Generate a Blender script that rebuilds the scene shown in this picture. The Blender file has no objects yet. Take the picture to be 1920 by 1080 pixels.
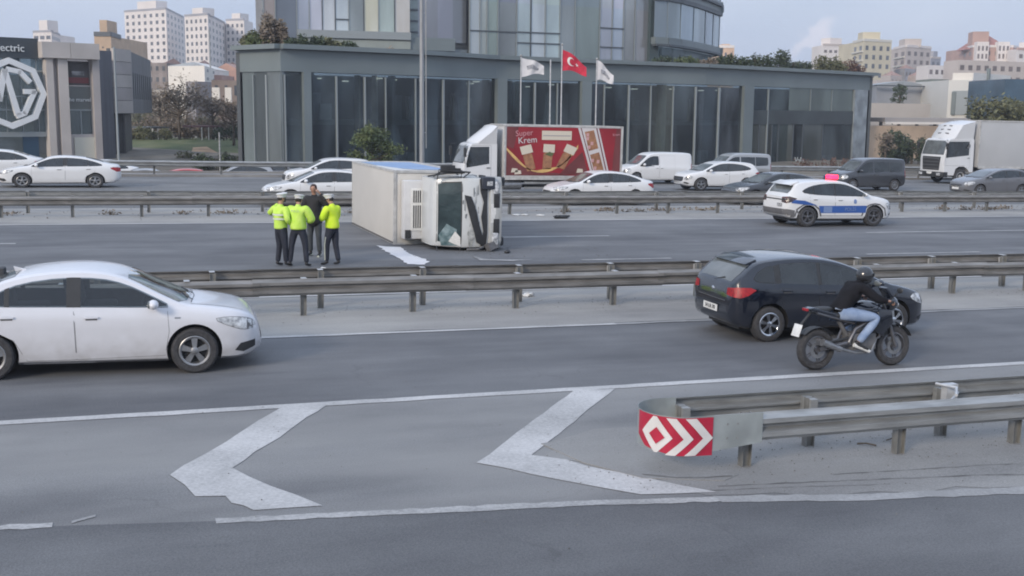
import bpy, bmesh, math, random
from mathutils import Vector, Matrix, Euler
from mathutils.bvhtree import BVHTree
R = math.radians
HAZE = 0.0004
sc = bpy.context.scene
col = sc.collection

# ------------------------------------------------------------------ camera
FPX, HCAM, GRADE, ROLL = 2142.0, 3.72, 0.0127, 0.010
PITCH = math.atan((540 - 208) / FPX)
ALPHA = R(18.5)
CAM = Vector((0, 0, HCAM))
FH = Vector((math.sin(ALPHA), math.cos(ALPHA), 0))
RH = Vector((math.cos(ALPHA), -math.sin(ALPHA), 0))
ZUP = Vector((0, 0, 1))
FW = FH * math.cos(PITCH) - ZUP * math.sin(PITCH)
UP0 = FH * math.sin(PITCH) + ZUP * math.cos(PITCH)
RT = RH * math.cos(ROLL) + UP0 * math.sin(ROLL)
UP = UP0 * math.cos(ROLL) - RH * math.sin(ROLL)
cam = bpy.data.objects.new('camera', bpy.data.cameras.new('camera'))
col.objects.link(cam)
M = Matrix.Identity(4)
for r in range(3):
    M[r][0], M[r][1], M[r][2], M[r][3] = RT[r], UP[r], -FW[r], CAM[r]
cam.matrix_world = M
cam.data.sensor_width = 36
cam.data.lens = FPX * 36 / 1920
cam.data.clip_start = 0.1
cam.data.clip_end = 6000
sc.camera = cam

# ------------------------------------------------------------------ sky, sun, exposure
world = bpy.data.worlds.new('World'); sc.world = world; world.use_nodes = True
SUN_EL, SUN_AZ = R(24), R(232)          # azimuth clockwise from +Y (the far side of the road)
wn, wl = world.node_tree.nodes, world.node_tree.links
wn.clear()
wo = wn.new('ShaderNodeOutputWorld'); bg = wn.new('ShaderNodeBackground')
sky = wn.new('ShaderNodeTexSky'); sky.sky_type = 'NISHITA'; sky.sun_disc = False
sky.sun_elevation = SUN_EL; sky.sun_rotation = SUN_AZ; sky.air_density = 1.3; sky.dust_density = 2.5
tc = wn.new('ShaderNodeTexCoord'); mp = wn.new('ShaderNodeMapping'); mp.inputs['Scale'].default_value = (1, 1, 3.2)
nz = wn.new('ShaderNodeTexNoise'); nz.inputs['Scale'].default_value = 1.9; nz.inputs['Detail'].default_value = 7
nz.inputs['Roughness'].default_value = .55
rp = wn.new('ShaderNodeValToRGB'); rp.color_ramp.elements[0].position = .36; rp.color_ramp.elements[1].position = .68
rp.color_ramp.elements[0].color = (4.1, 5.1, 7.0, 1); rp.color_ramp.elements[1].color = (6.2, 6.9, 8.3, 1)
mx = wn.new('ShaderNodeMixRGB'); mx.inputs[0].default_value = .86
# one thin wind-drawn cloud above the hotels, a streak on a tilted great circle
dd = (FW * FPX + RT * (1522 - 960) + UP * (540 - 74)).normalized()
ee = (FW * FPX + RT * (1570 - 960) + UP * (540 - 38)).normalized()
ax1 = (ee - dd); ax1 = (ax1 - dd * ax1.dot(dd)).normalized(); ax2 = dd.cross(ax1)
def dotn(v):
    n = wn.new('ShaderNodeVectorMath'); n.operation = 'DOT_PRODUCT'; n.inputs[1].default_value = v
    wl.new(tc.outputs['Generated'], n.inputs[0]); return n.outputs['Value']
def mth(op, a, b=None, c=None):
    n = wn.new('ShaderNodeMath'); n.operation = op
    for i, v in enumerate((a, b, c)):
        if v is None: continue
        if isinstance(v, (int, float)): n.inputs[i].default_value = v
        else: wl.new(v, n.inputs[i])
    return n.outputs[0]
nz2 = wn.new('ShaderNodeTexNoise'); nz2.inputs['Scale'].default_value = 60; nz2.inputs['Detail'].default_value = 5
wl.new(tc.outputs['Generated'], nz2.inputs['Vector'])
a = mth('DIVIDE', dotn(ax1), .026); b = mth('DIVIDE', dotn(ax2), .0085)
b = mth('ADD', b, mth('MULTIPLY', mth('SUBTRACT', nz2.outputs['Fac'], .5), 3.4))
rr = mth('ADD', mth('MULTIPLY', a, a), mth('MULTIPLY', b, b))
front = mth('GREATER_THAN', dotn(dd), .5)
puff = mth('MULTIPLY', mth('MULTIPLY', mth('SMOOTH_MAX', mth('SUBTRACT', 1.1, rr), 0, .3), front), 1.0)
mx2 = wn.new('ShaderNodeMixRGB'); mx2.inputs[2].default_value = (7.8, 7.6, 8.2, 1)
wl.new(tc.outputs['Generated'], mp.inputs['Vector']); wl.new(mp.outputs[0], nz.inputs['Vector'])
wl.new(nz.outputs['Fac'], rp.inputs[0]); wl.new(sky.outputs[0], mx.inputs[1]); wl.new(rp.outputs[0], mx.inputs[2])
wl.new(mth('MINIMUM', puff, .8), mx2.inputs[0]); wl.new(mx.outputs[0], mx2.inputs[1])
sz = wn.new('ShaderNodeSeparateXYZ'); wl.new(tc.outputs['Generated'], sz.inputs[0])   # an overcast dome is brighter overhead than at the horizon
ov = wn.new('ShaderNodeVectorMath'); ov.operation = 'SCALE'; wl.new(mx2.outputs[0], ov.inputs[0]); wl.new(mth('ADD', .80, mth('MULTIPLY', mth('MAXIMUM', sz.outputs[2], 0), .62)), ov.inputs['Scale'])
wl.new(ov.outputs[0], bg.inputs[0]); bg.inputs[1].default_value = 0.112
wl.new(bg.outputs[0], wo.inputs[0])
sl = bpy.data.lights.new('sun', 'SUN'); sl.energy = 1.9; sl.angle = R(13); sl.color = (1.0, .87, .72)
so = bpy.data.objects.new('sun', sl); col.objects.link(so)
sd = Vector((math.sin(SUN_AZ) * math.cos(SUN_EL), math.cos(SUN_AZ) * math.cos(SUN_EL), math.sin(SUN_EL)))
so.rotation_euler = sd.to_track_quat('Z', 'Y').to_euler()
sc.view_settings.view_transform = 'Standard'; sc.view_settings.look = 'None'
sc.view_settings.exposure = 0.30; sc.view_settings.gamma = 1.0
sc.view_settings.use_curve_mapping = False
sc.render.engine = 'CYCLES'
sc.cycles.filter_width = 1.9
sc.cycles.max_bounces = 6; sc.cycles.diffuse_bounces = 3; sc.cycles.glossy_bounces = 3
sc.cycles.transmission_bounces = 4; sc.cycles.transparent_max_bounces = 8; sc.cycles.volume_bounces = 1
sc.cycles.caustics_reflective = False; sc.cycles.caustics_refractive = False
sc.cycles.use_denoising = True

# ------------------------------------------------------------------ helpers: placing
def ray(px, py): return FW * FPX + RT * (px - 960) - UP * (py - 540)
def gp(px, py, h=0.0):                      # point of the road plane (plus h) seen at a photo pixel
    d = ray(px, py); t = (h - CAM.z) / (d.z + GRADE * d.x); return CAM + d * t
def wp(px, py, zh):                         # point at horizontal distance zh in front of the camera
    d = ray(px, py); return CAM + d * (zh / d.dot(FH))
def gxy(px, zh, py=215):
    p = wp(px, py, zh); return Vector((p.x, p.y, 0))
def hz(px, py, zh): return wp(px, py, zh).z
def xat(px, Y, h=0.0):                      # X along the road where a photo column meets the line at distance Y
    lo, hi = -60.0, 200.0
    for _ in range(50):
        m = (lo + hi) / 2; d = Vector((m, Y, h - GRADE * m)) - CAM
        x = 960 + FPX * d.dot(RT) / d.dot(FW)
        if x < px: lo = m
        else: hi = m
    return (lo + hi) / 2
TILT = Matrix.Rotation(GRADE, 4, 'Y')
def road_mat(x, y, yaw=0.0, h=0.0):
    return Matrix.Translation((x, y, h - GRADE * x)) @ TILT @ Matrix.Rotation(yaw, 4, 'Z')

# ------------------------------------------------------------------ helpers: objects
def tag(o, label=None, cat=None, group=None, kind=None):
    if label: o['label'] = label
    if cat: o['category'] = cat
    if group: o['group'] = group
    if kind: o['kind'] = kind
    return o
def empty(name, mat=None, parent=None, loc=None, size=.3):
    o = bpy.data.objects.new(name, None); o.empty_display_size = size
    col.objects.link(o)
    if parent: o.parent = parent
    if mat is not None: o.matrix_local = mat if parent else o.matrix_local
    if mat is not None and not parent: o.matrix_world = mat
    if loc is not None: o.location = loc
    return o
def link(name, me, parent=None, mat=None, loc=None):
    o = bpy.data.objects.new(name, me); col.objects.link(o)
    if parent: o.parent = parent
    if mat is not None: o.matrix_local = mat
    if loc is not None: o.location = loc
    return o
def copy_tree(o, parent=None):
    c = o.copy(); col.objects.link(c)
    if parent is not None: c.parent = parent
    for ch in list(o.children): copy_tree(ch, c)
    return c

class MB:
    """collects shapes and links them as one mesh"""
    def __init__(s): s.v = []; s.f = []; s.mi = []; s.cur = 0
    def add(s, vs, fs, mtx=None):
        n = len(s.v)
        s.v += [tuple(mtx @ Vector(p)) if mtx else tuple(p) for p in vs]
        for f in fs: s.f.append(tuple(i + n for i in f)); s.mi.append(s.cur)
        return s
    def box(s, c, d, mtx=None, rot=None):
        x, y, z = d[0] / 2, d[1] / 2, d[2] / 2
        vs = [Vector(p) for p in ((-x, -y, -z), (x, -y, -z), (x, y, -z), (-x, y, -z), (-x, -y, z), (x, -y, z), (x, y, z), (-x, y, z))]
        if rot: e = Euler(rot).to_matrix(); vs = [e @ p for p in vs]
        vs = [p + Vector(c) for p in vs]
        return s.add(vs, [(0, 3, 2, 1), (4, 5, 6, 7), (0, 1, 5, 4), (1, 2, 6, 5), (2, 3, 7, 6), (3, 0, 4, 7)], mtx)
    def bbox(s, a, b, mtx=None):
        return s.box(((a[0] + b[0]) / 2, (a[1] + b[1]) / 2, (a[2] + b[2]) / 2), (abs(b[0] - a[0]), abs(b[1] - a[1]), abs(b[2] - a[2])), mtx)
    def tube(s, pts, r, n=8, cap=True, mtx=None):
        pts = [Vector(p) for p in pts]; rs = r if isinstance(r, (list, tuple)) else [r] * len(pts)
        vs, fs = [], []
        ref = Vector((0, 0, 1)) if abs((pts[-1] - pts[0]).normalized().z) < .9 else Vector((1, 0, 0))
        for i, p in enumerate(pts):
            t = (pts[min(i + 1, len(pts) - 1)] - pts[max(i - 1, 0)]).normalized()
            u = t.cross(ref).normalized(); w = t.cross(u)
            for k in range(n):
                a = 2 * math.pi * k / n
                vs.append(p + (u * math.cos(a) + w * math.sin(a)) * rs[i])
        for i in range(len(pts) - 1):
            for k in range(n):
                fs.append((i * n + k, i * n + (k + 1) % n, (i + 1) * n + (k + 1) % n, (i + 1) * n + k))
        if cap: fs.append(tuple(reversed(range(n)))); fs.append(tuple(range((len(pts) - 1) * n, len(pts) * n)))
        return s.add(vs, fs, mtx)
    def lathe(s, prof, n=32, axis='y', mtx=None, closed=False):
        """prof = [(radius, offset along axis)]"""
        vs, fs = [], []
        for r, o in prof:
            for k in range(n):
                a = 2 * math.pi * k / n; c, q = r * math.cos(a), r * math.sin(a)
                vs.append({'y': (c, o, q), 'z': (c, q, o), 'x': (o, c, q)}[axis])
        m = len(prof)
        for i in range(m if closed else m - 1):
            j = (i + 1) % m
            for k in range(n): fs.append((i * n + k, i * n + (k + 1) % n, j * n + (k + 1) % n, j * n + k))
        return s.add(vs, fs, mtx)
    def prism(s, poly, a, b, plane='xz', mtx=None):
        """poly extruded between a and b along the third axis"""
        def P(p, h): return {'xz': (p[0], h, p[1]), 'xy': (p[0], p[1], h), 'yz': (h, p[0], p[1])}[plane]
        n = len(poly); vs = [P(p, a) for p in poly] + [P(p, b) for p in poly]
        fs = [tuple(range(n))[::-1], tuple(range(n, 2 * n))] + [(i, (i + 1) % n, n + (i + 1) % n, n + i) for i in range(n)]
        return s.add(vs, fs, mtx)
    def ball(s, c, r, n=12, m=8, mtx=None):
        rx, ry, rz = (r, r, r) if isinstance(r, (int, float)) else r
        vs, fs = [(c[0], c[1], c[2] + rz)], []
        for i in range(1, m):
            ph = math.pi * i / m
            for k in range(n):
                a = 2 * math.pi * k / n
                vs.append((c[0] + rx * math.sin(ph) * math.cos(a), c[1] + ry * math.sin(ph) * math.sin(a), c[2] + rz * math.cos(ph)))
        vs.append((c[0], c[1], c[2] - rz)); L = len(vs) - 1
        for k in range(n): fs.append((0, 1 + k, 1 + (k + 1) % n)); fs.append((L, L - n + (k + 1) % n, L - n + k))
        for i in range(m - 2):
            for k in range(n): fs.append((1 + i * n + k, 1 + (i + 1) * n + k, 1 + (i + 1) * n + (k + 1) % n, 1 + i * n + (k + 1) % n))
        return s.add(vs, fs, mtx)
    def mesh(s, name, mat, smooth=None, bevel=0, fix=True):
        me = bpy.data.meshes.new(name); me.from_pydata(s.v, [], s.f)
        for m in (mat if isinstance(mat, (list, tuple)) else [mat]): me.materials.append(m)
        if len(me.materials) > 1: me.polygons.foreach_set('material_index', s.mi)
        if fix or bevel:
            bm = bmesh.new(); bm.from_mesh(me)
            if bevel:
                eg = [e for e in bm.edges if len(e.link_faces) == 2 and e.calc_face_angle(0) > R(25)]
                bmesh.ops.bevel(bm, geom=eg, offset=bevel, segments=2, affect='EDGES', profile=.6, clamp_overlap=True)
            bmesh.ops.recalc_face_normals(bm, faces=bm.faces); bm.to_mesh(me); bm.free()
        if smooth is not None:
            me.shade_smooth(); me.set_sharp_from_angle(angle=R(smooth))
        return me
    def build(s, name, mat, parent=None, smooth=None, bevel=0, mtx=None, fix=True):
        return link(name, s.mesh(name, mat, smooth, bevel, fix), parent, mtx)

def evaluated(ob):
    dg = bpy.context.evaluated_depsgraph_get(); dg.update()
    return bpy.data.meshes.new_from_object(ob.evaluated_get(dg))
def drop(ob):
    me = ob.data; bpy.data.objects.remove(ob)
    if me and me.users == 0 and isinstance(me, bpy.types.Mesh): bpy.data.meshes.remove(me)

def text_mesh(name, s, size, mat, extrude=.01, align='CENTER', bold=0.0):
    cu = bpy.data.curves.new(name, 'FONT'); cu.body = s; cu.size = size; cu.extrude = extrude
    cu.align_x = align; cu.align_y = 'CENTER'; cu.offset = bold; cu.resolution_u = 3
    ob = bpy.data.objects.new(name, cu); col.objects.link(ob)
    me = evaluated(ob); bpy.data.objects.remove(ob); bpy.data.curves.remove(cu)
    me.name = name; me.materials.clear(); me.materials.append(mat); return me

# ------------------------------------------------------------------ materials
def _n(nt, t, **k):
    n = nt.nodes.new(t)
    for a, v in k.items(): setattr(n, a, v)
    return n
def mat(name, c, rough=.6, metal=0.0, var=0.0, vscale=4.0, bump=0.0, bscale=40.0, spec=.5, coat=0.0, c2=None, stretch=None, detail=4,
        emit=None, alpha=None, dirt=0.0, trans=0.0):
    m = bpy.data.materials.new(name); m.use_nodes = True; nt = m.node_tree
    p = nt.nodes['Principled BSDF']
    if isinstance(c, (int, float)): c = (c, c, c)
    p.inputs['Base Color'].default_value = (*c, 1); p.inputs['Roughness'].default_value = rough
    p.inputs['Metallic'].default_value = metal; p.inputs['Specular IOR Level'].default_value = spec
    if coat: p.inputs['Coat Weight'].default_value = coat; p.inputs['Coat Roughness'].default_value = .08
    t = _n(nt, 'ShaderNodeTexCoord'); vec = t.outputs['Object']
    if stretch:
        mp = _n(nt, 'ShaderNodeMapping'); mp.inputs['Scale'].default_value = stretch; nt.links.new(vec, mp.inputs[0]); vec = mp.outputs[0]
    if var or c2:
        n = _n(nt, 'ShaderNodeTexNoise'); n.inputs['Scale'].default_value = vscale; n.inputs['Detail'].default_value = detail
        nt.links.new(vec, n.inputs['Vector'])
        r = _n(nt, 'ShaderNodeValToRGB'); r.color_ramp.elements[0].position = .33; r.color_ramp.elements[1].position = .68
        lo = tuple(x * (1 - var) for x in c); hi = c2 or tuple(min(1, x * (1 + var)) for x in c)
        r.color_ramp.elements[0].color = (*lo, 1); r.color_ramp.elements[1].color = (*hi, 1)
        nt.links.new(n.outputs['Fac'], r.inputs[0]); nt.links.new(r.outputs[0], p.inputs['Base Color'])
    if bump:
        b = _n(nt, 'ShaderNodeTexNoise'); b.inputs['Scale'].default_value = bscale; b.inputs['Detail'].default_value = 3
        nt.links.new(vec, b.inputs['Vector'])
        u = _n(nt, 'ShaderNodeBump'); u.inputs['Strength'].default_value = bump; u.inputs['Distance'].default_value = .02
        nt.links.new(b.outputs['Fac'], u.inputs['Height']); nt.links.new(u.outputs[0], p.inputs['Normal'])
    if emit: p.inputs['Emission Color'].default_value = (*emit[0], 1); p.inputs['Emission Strength'].default_value = emit[1]
    if trans: p.inputs['Transmission Weight'].default_value = trans
    return m
def car_paint(name, c, rough=.28, dirtc=(.30, .28, .26), dirt=.35, coat=.6, metal=0.0):
    """paint with road grime on the lower body and a little all over"""
    m = mat(name, c, rough=rough, coat=coat, metal=metal); nt = m.node_tree; p = nt.nodes['Principled BSDF']
    t = _n(nt, 'ShaderNodeTexCoord'); sx = _n(nt, 'ShaderNodeSeparateXYZ'); nt.links.new(t.outputs['Object'], sx.inputs[0])
    mr = _n(nt, 'ShaderNodeMapRange'); mr.inputs['From Min'].default_value = .15; mr.inputs['From Max'].default_value = .75
    mr.inputs['To Min'].default_value = 1; mr.inputs['To Max'].default_value = .12; nt.links.new(sx.outputs[2], mr.inputs[0])
    n = _n(nt, 'ShaderNodeTexNoise'); n.inputs['Scale'].default_value = 5; n.inputs['Detail'].default_value = 5
    nt.links.new(t.outputs['Object'], n.inputs['Vector'])
    mu = _n(nt, 'ShaderNodeMath', operation='MULTIPLY'); nt.links.new(mr.outputs[0], mu.inputs[0]); nt.links.new(n.outputs['Fac'], mu.inputs[1])
    m2 = _n(nt, 'ShaderNodeMath', operation='MULTIPLY'); nt.links.new(mu.outputs[0], m2.inputs[0]); m2.inputs[1].default_value = dirt * 1.6
    mi = _n(nt, 'ShaderNodeMixRGB'); mi.inputs[1].default_value = (*c, 1); mi.inputs[2].default_value = (*dirtc, 1)
    nt.links.new(m2.outputs[0], mi.inputs[0]); nt.links.new(mi.outputs[0], p.inputs['Base Color'])
    return m
def asphalt(name, base, light, streak=(.25, 2.2, 1), grain=.26, dust=None):
    """tyre-polished bands and dusty bands along the road, aggregate grain, hairline cracks"""
    m = bpy.data.materials.new(name); m.use_nodes = True; nt = m.node_tree; L = nt.links
    p = nt.nodes['Principled BSDF']; p.inputs['Roughness'].default_value = .78; p.inputs['Specular IOR Level'].default_value = .35
    t = _n(nt, 'ShaderNodeTexCoord')
    def noise(scale, detail, st=None, rough=.5):
        n = _n(nt, 'ShaderNodeTexNoise'); n.inputs['Scale'].default_value = scale; n.inputs['Detail'].default_value = detail
        n.inputs['Roughness'].default_value = rough
        if st:
            mp = _n(nt, 'ShaderNodeMapping'); mp.inputs['Scale'].default_value = st; L.new(t.outputs['Object'], mp.inputs[0]); L.new(mp.outputs[0], n.inputs['Vector'])
        else: L.new(t.outputs['Object'], n.inputs['Vector'])
        return n.outputs['Fac']
    def ramp(f, a, b, ca, cb):
        r = _n(nt, 'ShaderNodeValToRGB'); r.color_ramp.elements[0].position = a; r.color_ramp.elements[1].position = b
        r.color_ramp.elements[0].color = (*ca, 1); r.color_ramp.elements[1].color = (*cb, 1); L.new(f, r.inputs[0]); return r.outputs[0]
    def mix(f, a, b, mode='MIX'):
        x = _n(nt, 'ShaderNodeMixRGB', blend_type=mode)
        if isinstance(f, float): x.inputs[0].default_value = f
        else: L.new(f, x.inputs[0])
        for i, q in ((1, a), (2, b)):
            if isinstance(q, tuple): x.inputs[i].default_value = (*q, 1)
            else: L.new(q, x.inputs[i])
        return x.outputs[0]
    c = ramp(noise(1.0, 4, streak), .41, .60, base, light)
    c = mix(.55, c, ramp(noise(.7, 6), .35, .7, base, light))
    st = ramp(noise(.28, 5, (.5, 1.4, 1), .62), .38, .62, (.78, .78, .79), (1.14, 1.14, 1.13)); c = mix(1.0, c, st, 'MULTIPLY')
    ol = ramp(noise(.8, 5, (.35, 1.2, 1), .6), .60, .72, (1, 1, 1), (.76, .76, .78)); c = mix(1.0, c, ol, 'MULTIPLY')
    g = ramp(noise(48, 3, None, .75), .3, .7, (1 - grain,) * 3, (1 + grain,) * 3)
    c = mix(1.0, c, g, 'MULTIPLY')
    sp = ramp(noise(160, 1), .70, .78, (0, 0, 0), (.5, .5, .5)); c = mix(sp, c, tuple(min(1, x * 1.9) for x in light))
    v = _n(nt, 'ShaderNodeTexVoronoi', feature='DISTANCE_TO_EDGE'); v.inputs['Scale'].default_value = .33
    nv = _n(nt, 'ShaderNodeTexNoise'); nv.inputs['Scale'].default_value = 1.3; nv.inputs['Detail'].default_value = 5; L.new(t.outputs['Object'], nv.inputs['Vector'])
    va = _n(nt, 'ShaderNodeVectorMath', operation='MULTIPLY_ADD'); L.new(nv.outputs['Color'], va.inputs[0]); va.inputs[1].default_value = (1.4, 1.4, 0); L.new(t.outputs['Object'], va.inputs[2])
    L.new(va.outputs[0], v.inputs['Vector'])
    cr = ramp(v.outputs['Distance'], 0, .006, (.28, .28, .28), (0, 0, 0)); br = ramp(noise(.35, 2), .5, .6, (0, 0, 0), (1, 1, 1))
    c = mix(mix(1.0, cr, br, 'MULTIPLY'), c, tuple(x * .45 for x in base))
    if dust: c = mix(ramp(noise(.5, 6, (.35, 1, 1)), .36, .62, (0, 0, 0), (.62, .62, .62)), c, dust)
    L.new(c, p.inputs['Base Color'])
    b = _n(nt, 'ShaderNodeBump'); b.inputs['Strength'].default_value = .6; b.inputs['Distance'].default_value = .012
    L.new(noise(55, 4, None, .7), b.inputs['Height']); L.new(b.outputs[0], p.inputs['Normal'])
    return m
def paint_mark(name, worn=.5, under=(.26, .26, .258), c=(.54, .535, .53)):
    m = bpy.data.materials.new(name); m.use_nodes = True; nt = m.node_tree; L = nt.links; p = nt.nodes['Principled BSDF']
    p.inputs['Roughness'].default_value = .7; t = _n(nt, 'ShaderNodeTexCoord')
    n = _n(nt, 'ShaderNodeTexNoise'); n.inputs['Scale'].default_value = 24; n.inputs['Detail'].default_value = 9; n.inputs['Roughness'].default_value = .68
    n2 = _n(nt, 'ShaderNodeTexNoise'); n2.inputs['Scale'].default_value = .9; n2.inputs['Detail'].default_value = 3
    L.new(t.outputs['Object'], n.inputs['Vector']); L.new(t.outputs['Object'], n2.inputs['Vector'])
    a = _n(nt, 'ShaderNodeMath', operation='ADD'); L.new(n.outputs['Fac'], a.inputs[0]); L.new(n2.outputs['Fac'], a.inputs[1])
    r = _n(nt, 'ShaderNodeValToRGB'); r.color_ramp.elements[0].position = min(.95, .26 + worn * .4); r.color_ramp.elements[1].position = min(1, .56 + worn * .3)
    h = _n(nt, 'ShaderNodeMath', operation='MULTIPLY'); L.new(a.outputs[0], h.inputs[0]); h.inputs[1].default_value = .5
    r.color_ramp.elements[0].color = (*under, 1); r.color_ramp.elements[1].color = (*c, 1); L.new(h.outputs[0], r.inputs[0])
    L.new(r.outputs[0], p.inputs['Base Color']); return m
def glass_clear(name, tint=(.55, .62, .60), amount=.03):
    m = bpy.data.materials.new(name); m.use_nodes = True; nt = m.node_tree; nt.nodes.clear(); L = nt.links
    o = _n(nt, 'ShaderNodeOutputMaterial'); mx = _n(nt, 'ShaderNodeMixShader'); tr = _n(nt, 'ShaderNodeBsdfTransparent'); g = _n(nt, 'ShaderNodeBsdfGlossy')
    tr.inputs[0].default_value = (*tint, 1); g.inputs['Roughness'].default_value = .03; g.inputs[0].default_value = (.9, .93, .95, 1)
    f = _n(nt, 'ShaderNodeFresnel'); f.inputs[0].default_value = 1.5; ad = _n(nt, 'ShaderNodeMath', operation='MULTIPLY_ADD'); ad.inputs[1].default_value = 1.0; ad.inputs[2].default_value = amount
    L.new(f.outputs[0], ad.inputs[0]); L.new(ad.outputs[0], mx.inputs[0]); L.new(tr.outputs[0], mx.inputs[1]); L.new(g.outputs[0], mx.inputs[2]); L.new(mx.outputs[0], o.inputs[0])
    return m

random.seed(7)
MT = {}
MT['asphalt'] = asphalt('asphalt', (.122, .126, .134), (.172, .175, .182), streak=(.12, 1.3, 1))
MT['asphalt_near'] = asphalt('asphalt_near', (.118, .121, .127), (.152, .155, .160), streak=(.1, .7, 1))
MT['asphalt_gore'] = asphalt('asphalt_gore', (.172, .175, .180), (.222, .224, .226), streak=(.2, .8, 1), dust=(.30, .297, .288))
MT['asphalt_far'] = asphalt('asphalt_far', (.150, .153, .157), (.190, .192, .194), streak=(.05, .6, 1))
MT['dusty'] = asphalt('dusty_concrete', (.255, .25, .242), (.33, .322, .308), streak=(.15, 2.2, 1), grain=.25, dust=(.37, .36, .34))
MT['dusty_gore'] = asphalt('dusty_gore', (.222, .221, .218), (.28, .277, .27), streak=(.2, 1.4, 1), grain=.3, dust=(.30, .296, .286))
MT['patch'] = asphalt('patched_concrete', (.22, .215, .21), (.27, .265, .255), streak=(1, 1, 1))
MT['mark'] = paint_mark('road_marking', .13)
MT['mark_worn'] = paint_mark('road_marking_worn', .42)
MT['mark_faint'] = paint_mark('road_marking_faint', .48, c=(.42, .42, .425))
MT['soil'] = mat('soil', (.16, .145, .12), .95, var=.3, vscale=.3, bump=.4, bscale=3)
MT['grass'] = mat('grass_ground', (.07, .10, .035), .95, c2=(.13, .14, .06), vscale=.35, bump=.5, bscale=12)
MT['earth'] = mat('orange_earth', (.42, .28, .17), .95, var=.25, vscale=.6)
MT['galv'] = mat('galvanised_steel', (.36, .365, .36), .48, metal=.55, var=.22, vscale=3.5, stretch=(.5, 2, 3), bump=.12, bscale=14)
MT['galv_old'] = mat('weathered_steel', (.225, .218, .208), .62, metal=.35, var=.30, vscale=3, stretch=(.5, 2, 4))
MT['galv_post'] = mat('steel_post', (.23, .23, .22), .6, metal=.3, var=.35, vscale=6, stretch=(1, 1, .5))
MT['steel_white'] = mat('new_galvanised', (.52, .53, .54), .45, metal=.3, var=.15, vscale=6)
MT['rubber'] = mat('tyre_rubber', (.045, .045, .048), .85, var=.3, vscale=20)
MT['alloy'] = mat('alloy', (.30, .305, .315), .38, metal=.75, var=.12, vscale=12)
MT['alloy_dark'] = mat('brushed_dark_alloy', (.16, .16, .17), .4, metal=.7, var=.1, vscale=12)
MT['hub_dark'] = mat('brake_shadow', (.03, .03, .032), .7)
MT['plastic'] = mat('black_plastic', (.03, .031, .033), .5, var=.15, vscale=8)
MT['plastic_grey'] = mat('grey_plastic', (.13, .13, .135), .55, var=.12, vscale=8)
MT['chrome'] = mat('chrome', (.62, .63, .65), .15, metal=1.0)
MT['glass_dark'] = mat('tinted_glass', (.022, .027, .030), .06, spec=.65, coat=.3, var=.5, vscale=2)
MT['glass_smoke'] = mat('smoked_glass', (.10, .112, .115), .10, spec=.6, coat=.3, var=.3, vscale=2)
MT['glass_car'] = glass_clear('clear_car_glass', (.62, .66, .66))
MT['glass_screen'] = glass_clear('windscreen_glass', (.60, .66, .64), .55)
MT['lamp'] = mat('headlamp_lens', (.42, .44, .46), .12, spec=.8, coat=.8, var=.55, vscale=13, c2=(.74, .76, .78))
MT['lamp_red'] = mat('tail_lamp_red', (.30, .014, .02), .42, spec=.4, var=.3, vscale=18)
MT['lamp_amber'] = mat('amber_lens', (.60, .25, .04), .2, spec=.7)
MT['plate'] = mat('plate_white', (.72, .72, .70), .4, var=.08, vscale=20)
MT['ink'] = mat('black_ink', (.03, .03, .035), .6)
MT['w_car'] = car_paint('white_paint', (.68, .69, .73), .22, dirt=.6)
MT['w_car2'] = car_paint('white_paint_far', (.72, .73, .74), .35, dirt=.2)
MT['silver'] = car_paint('silver_paint', (.40, .41, .42), .3, metal=.4)
MT['k_car'] = car_paint('black_blue_paint', (.005, .008, .017), .12, dirtc=(.05, .052, .06), dirt=.35, coat=1.0)
MT['k_car2'] = car_paint('charcoal_paint', (.045, .05, .06), .25, dirtc=(.10, .10, .10), dirt=.3, coat=.8)
MT['grey_car'] = car_paint('grey_paint', (.13, .135, .15), .25, dirtc=(.16, .16, .16), dirt=.25, coat=.8)
MT['red_car'] = car_paint('red_paint', (.45, .05, .045), .3, dirt=.2)
MT['interior'] = mat('dark_interior', (.035, .037, .04), .85, var=.3, vscale=5)
MT['seat'] = mat('seat_fabric', (.06, .062, .068), .9, var=.2, vscale=30)

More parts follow.
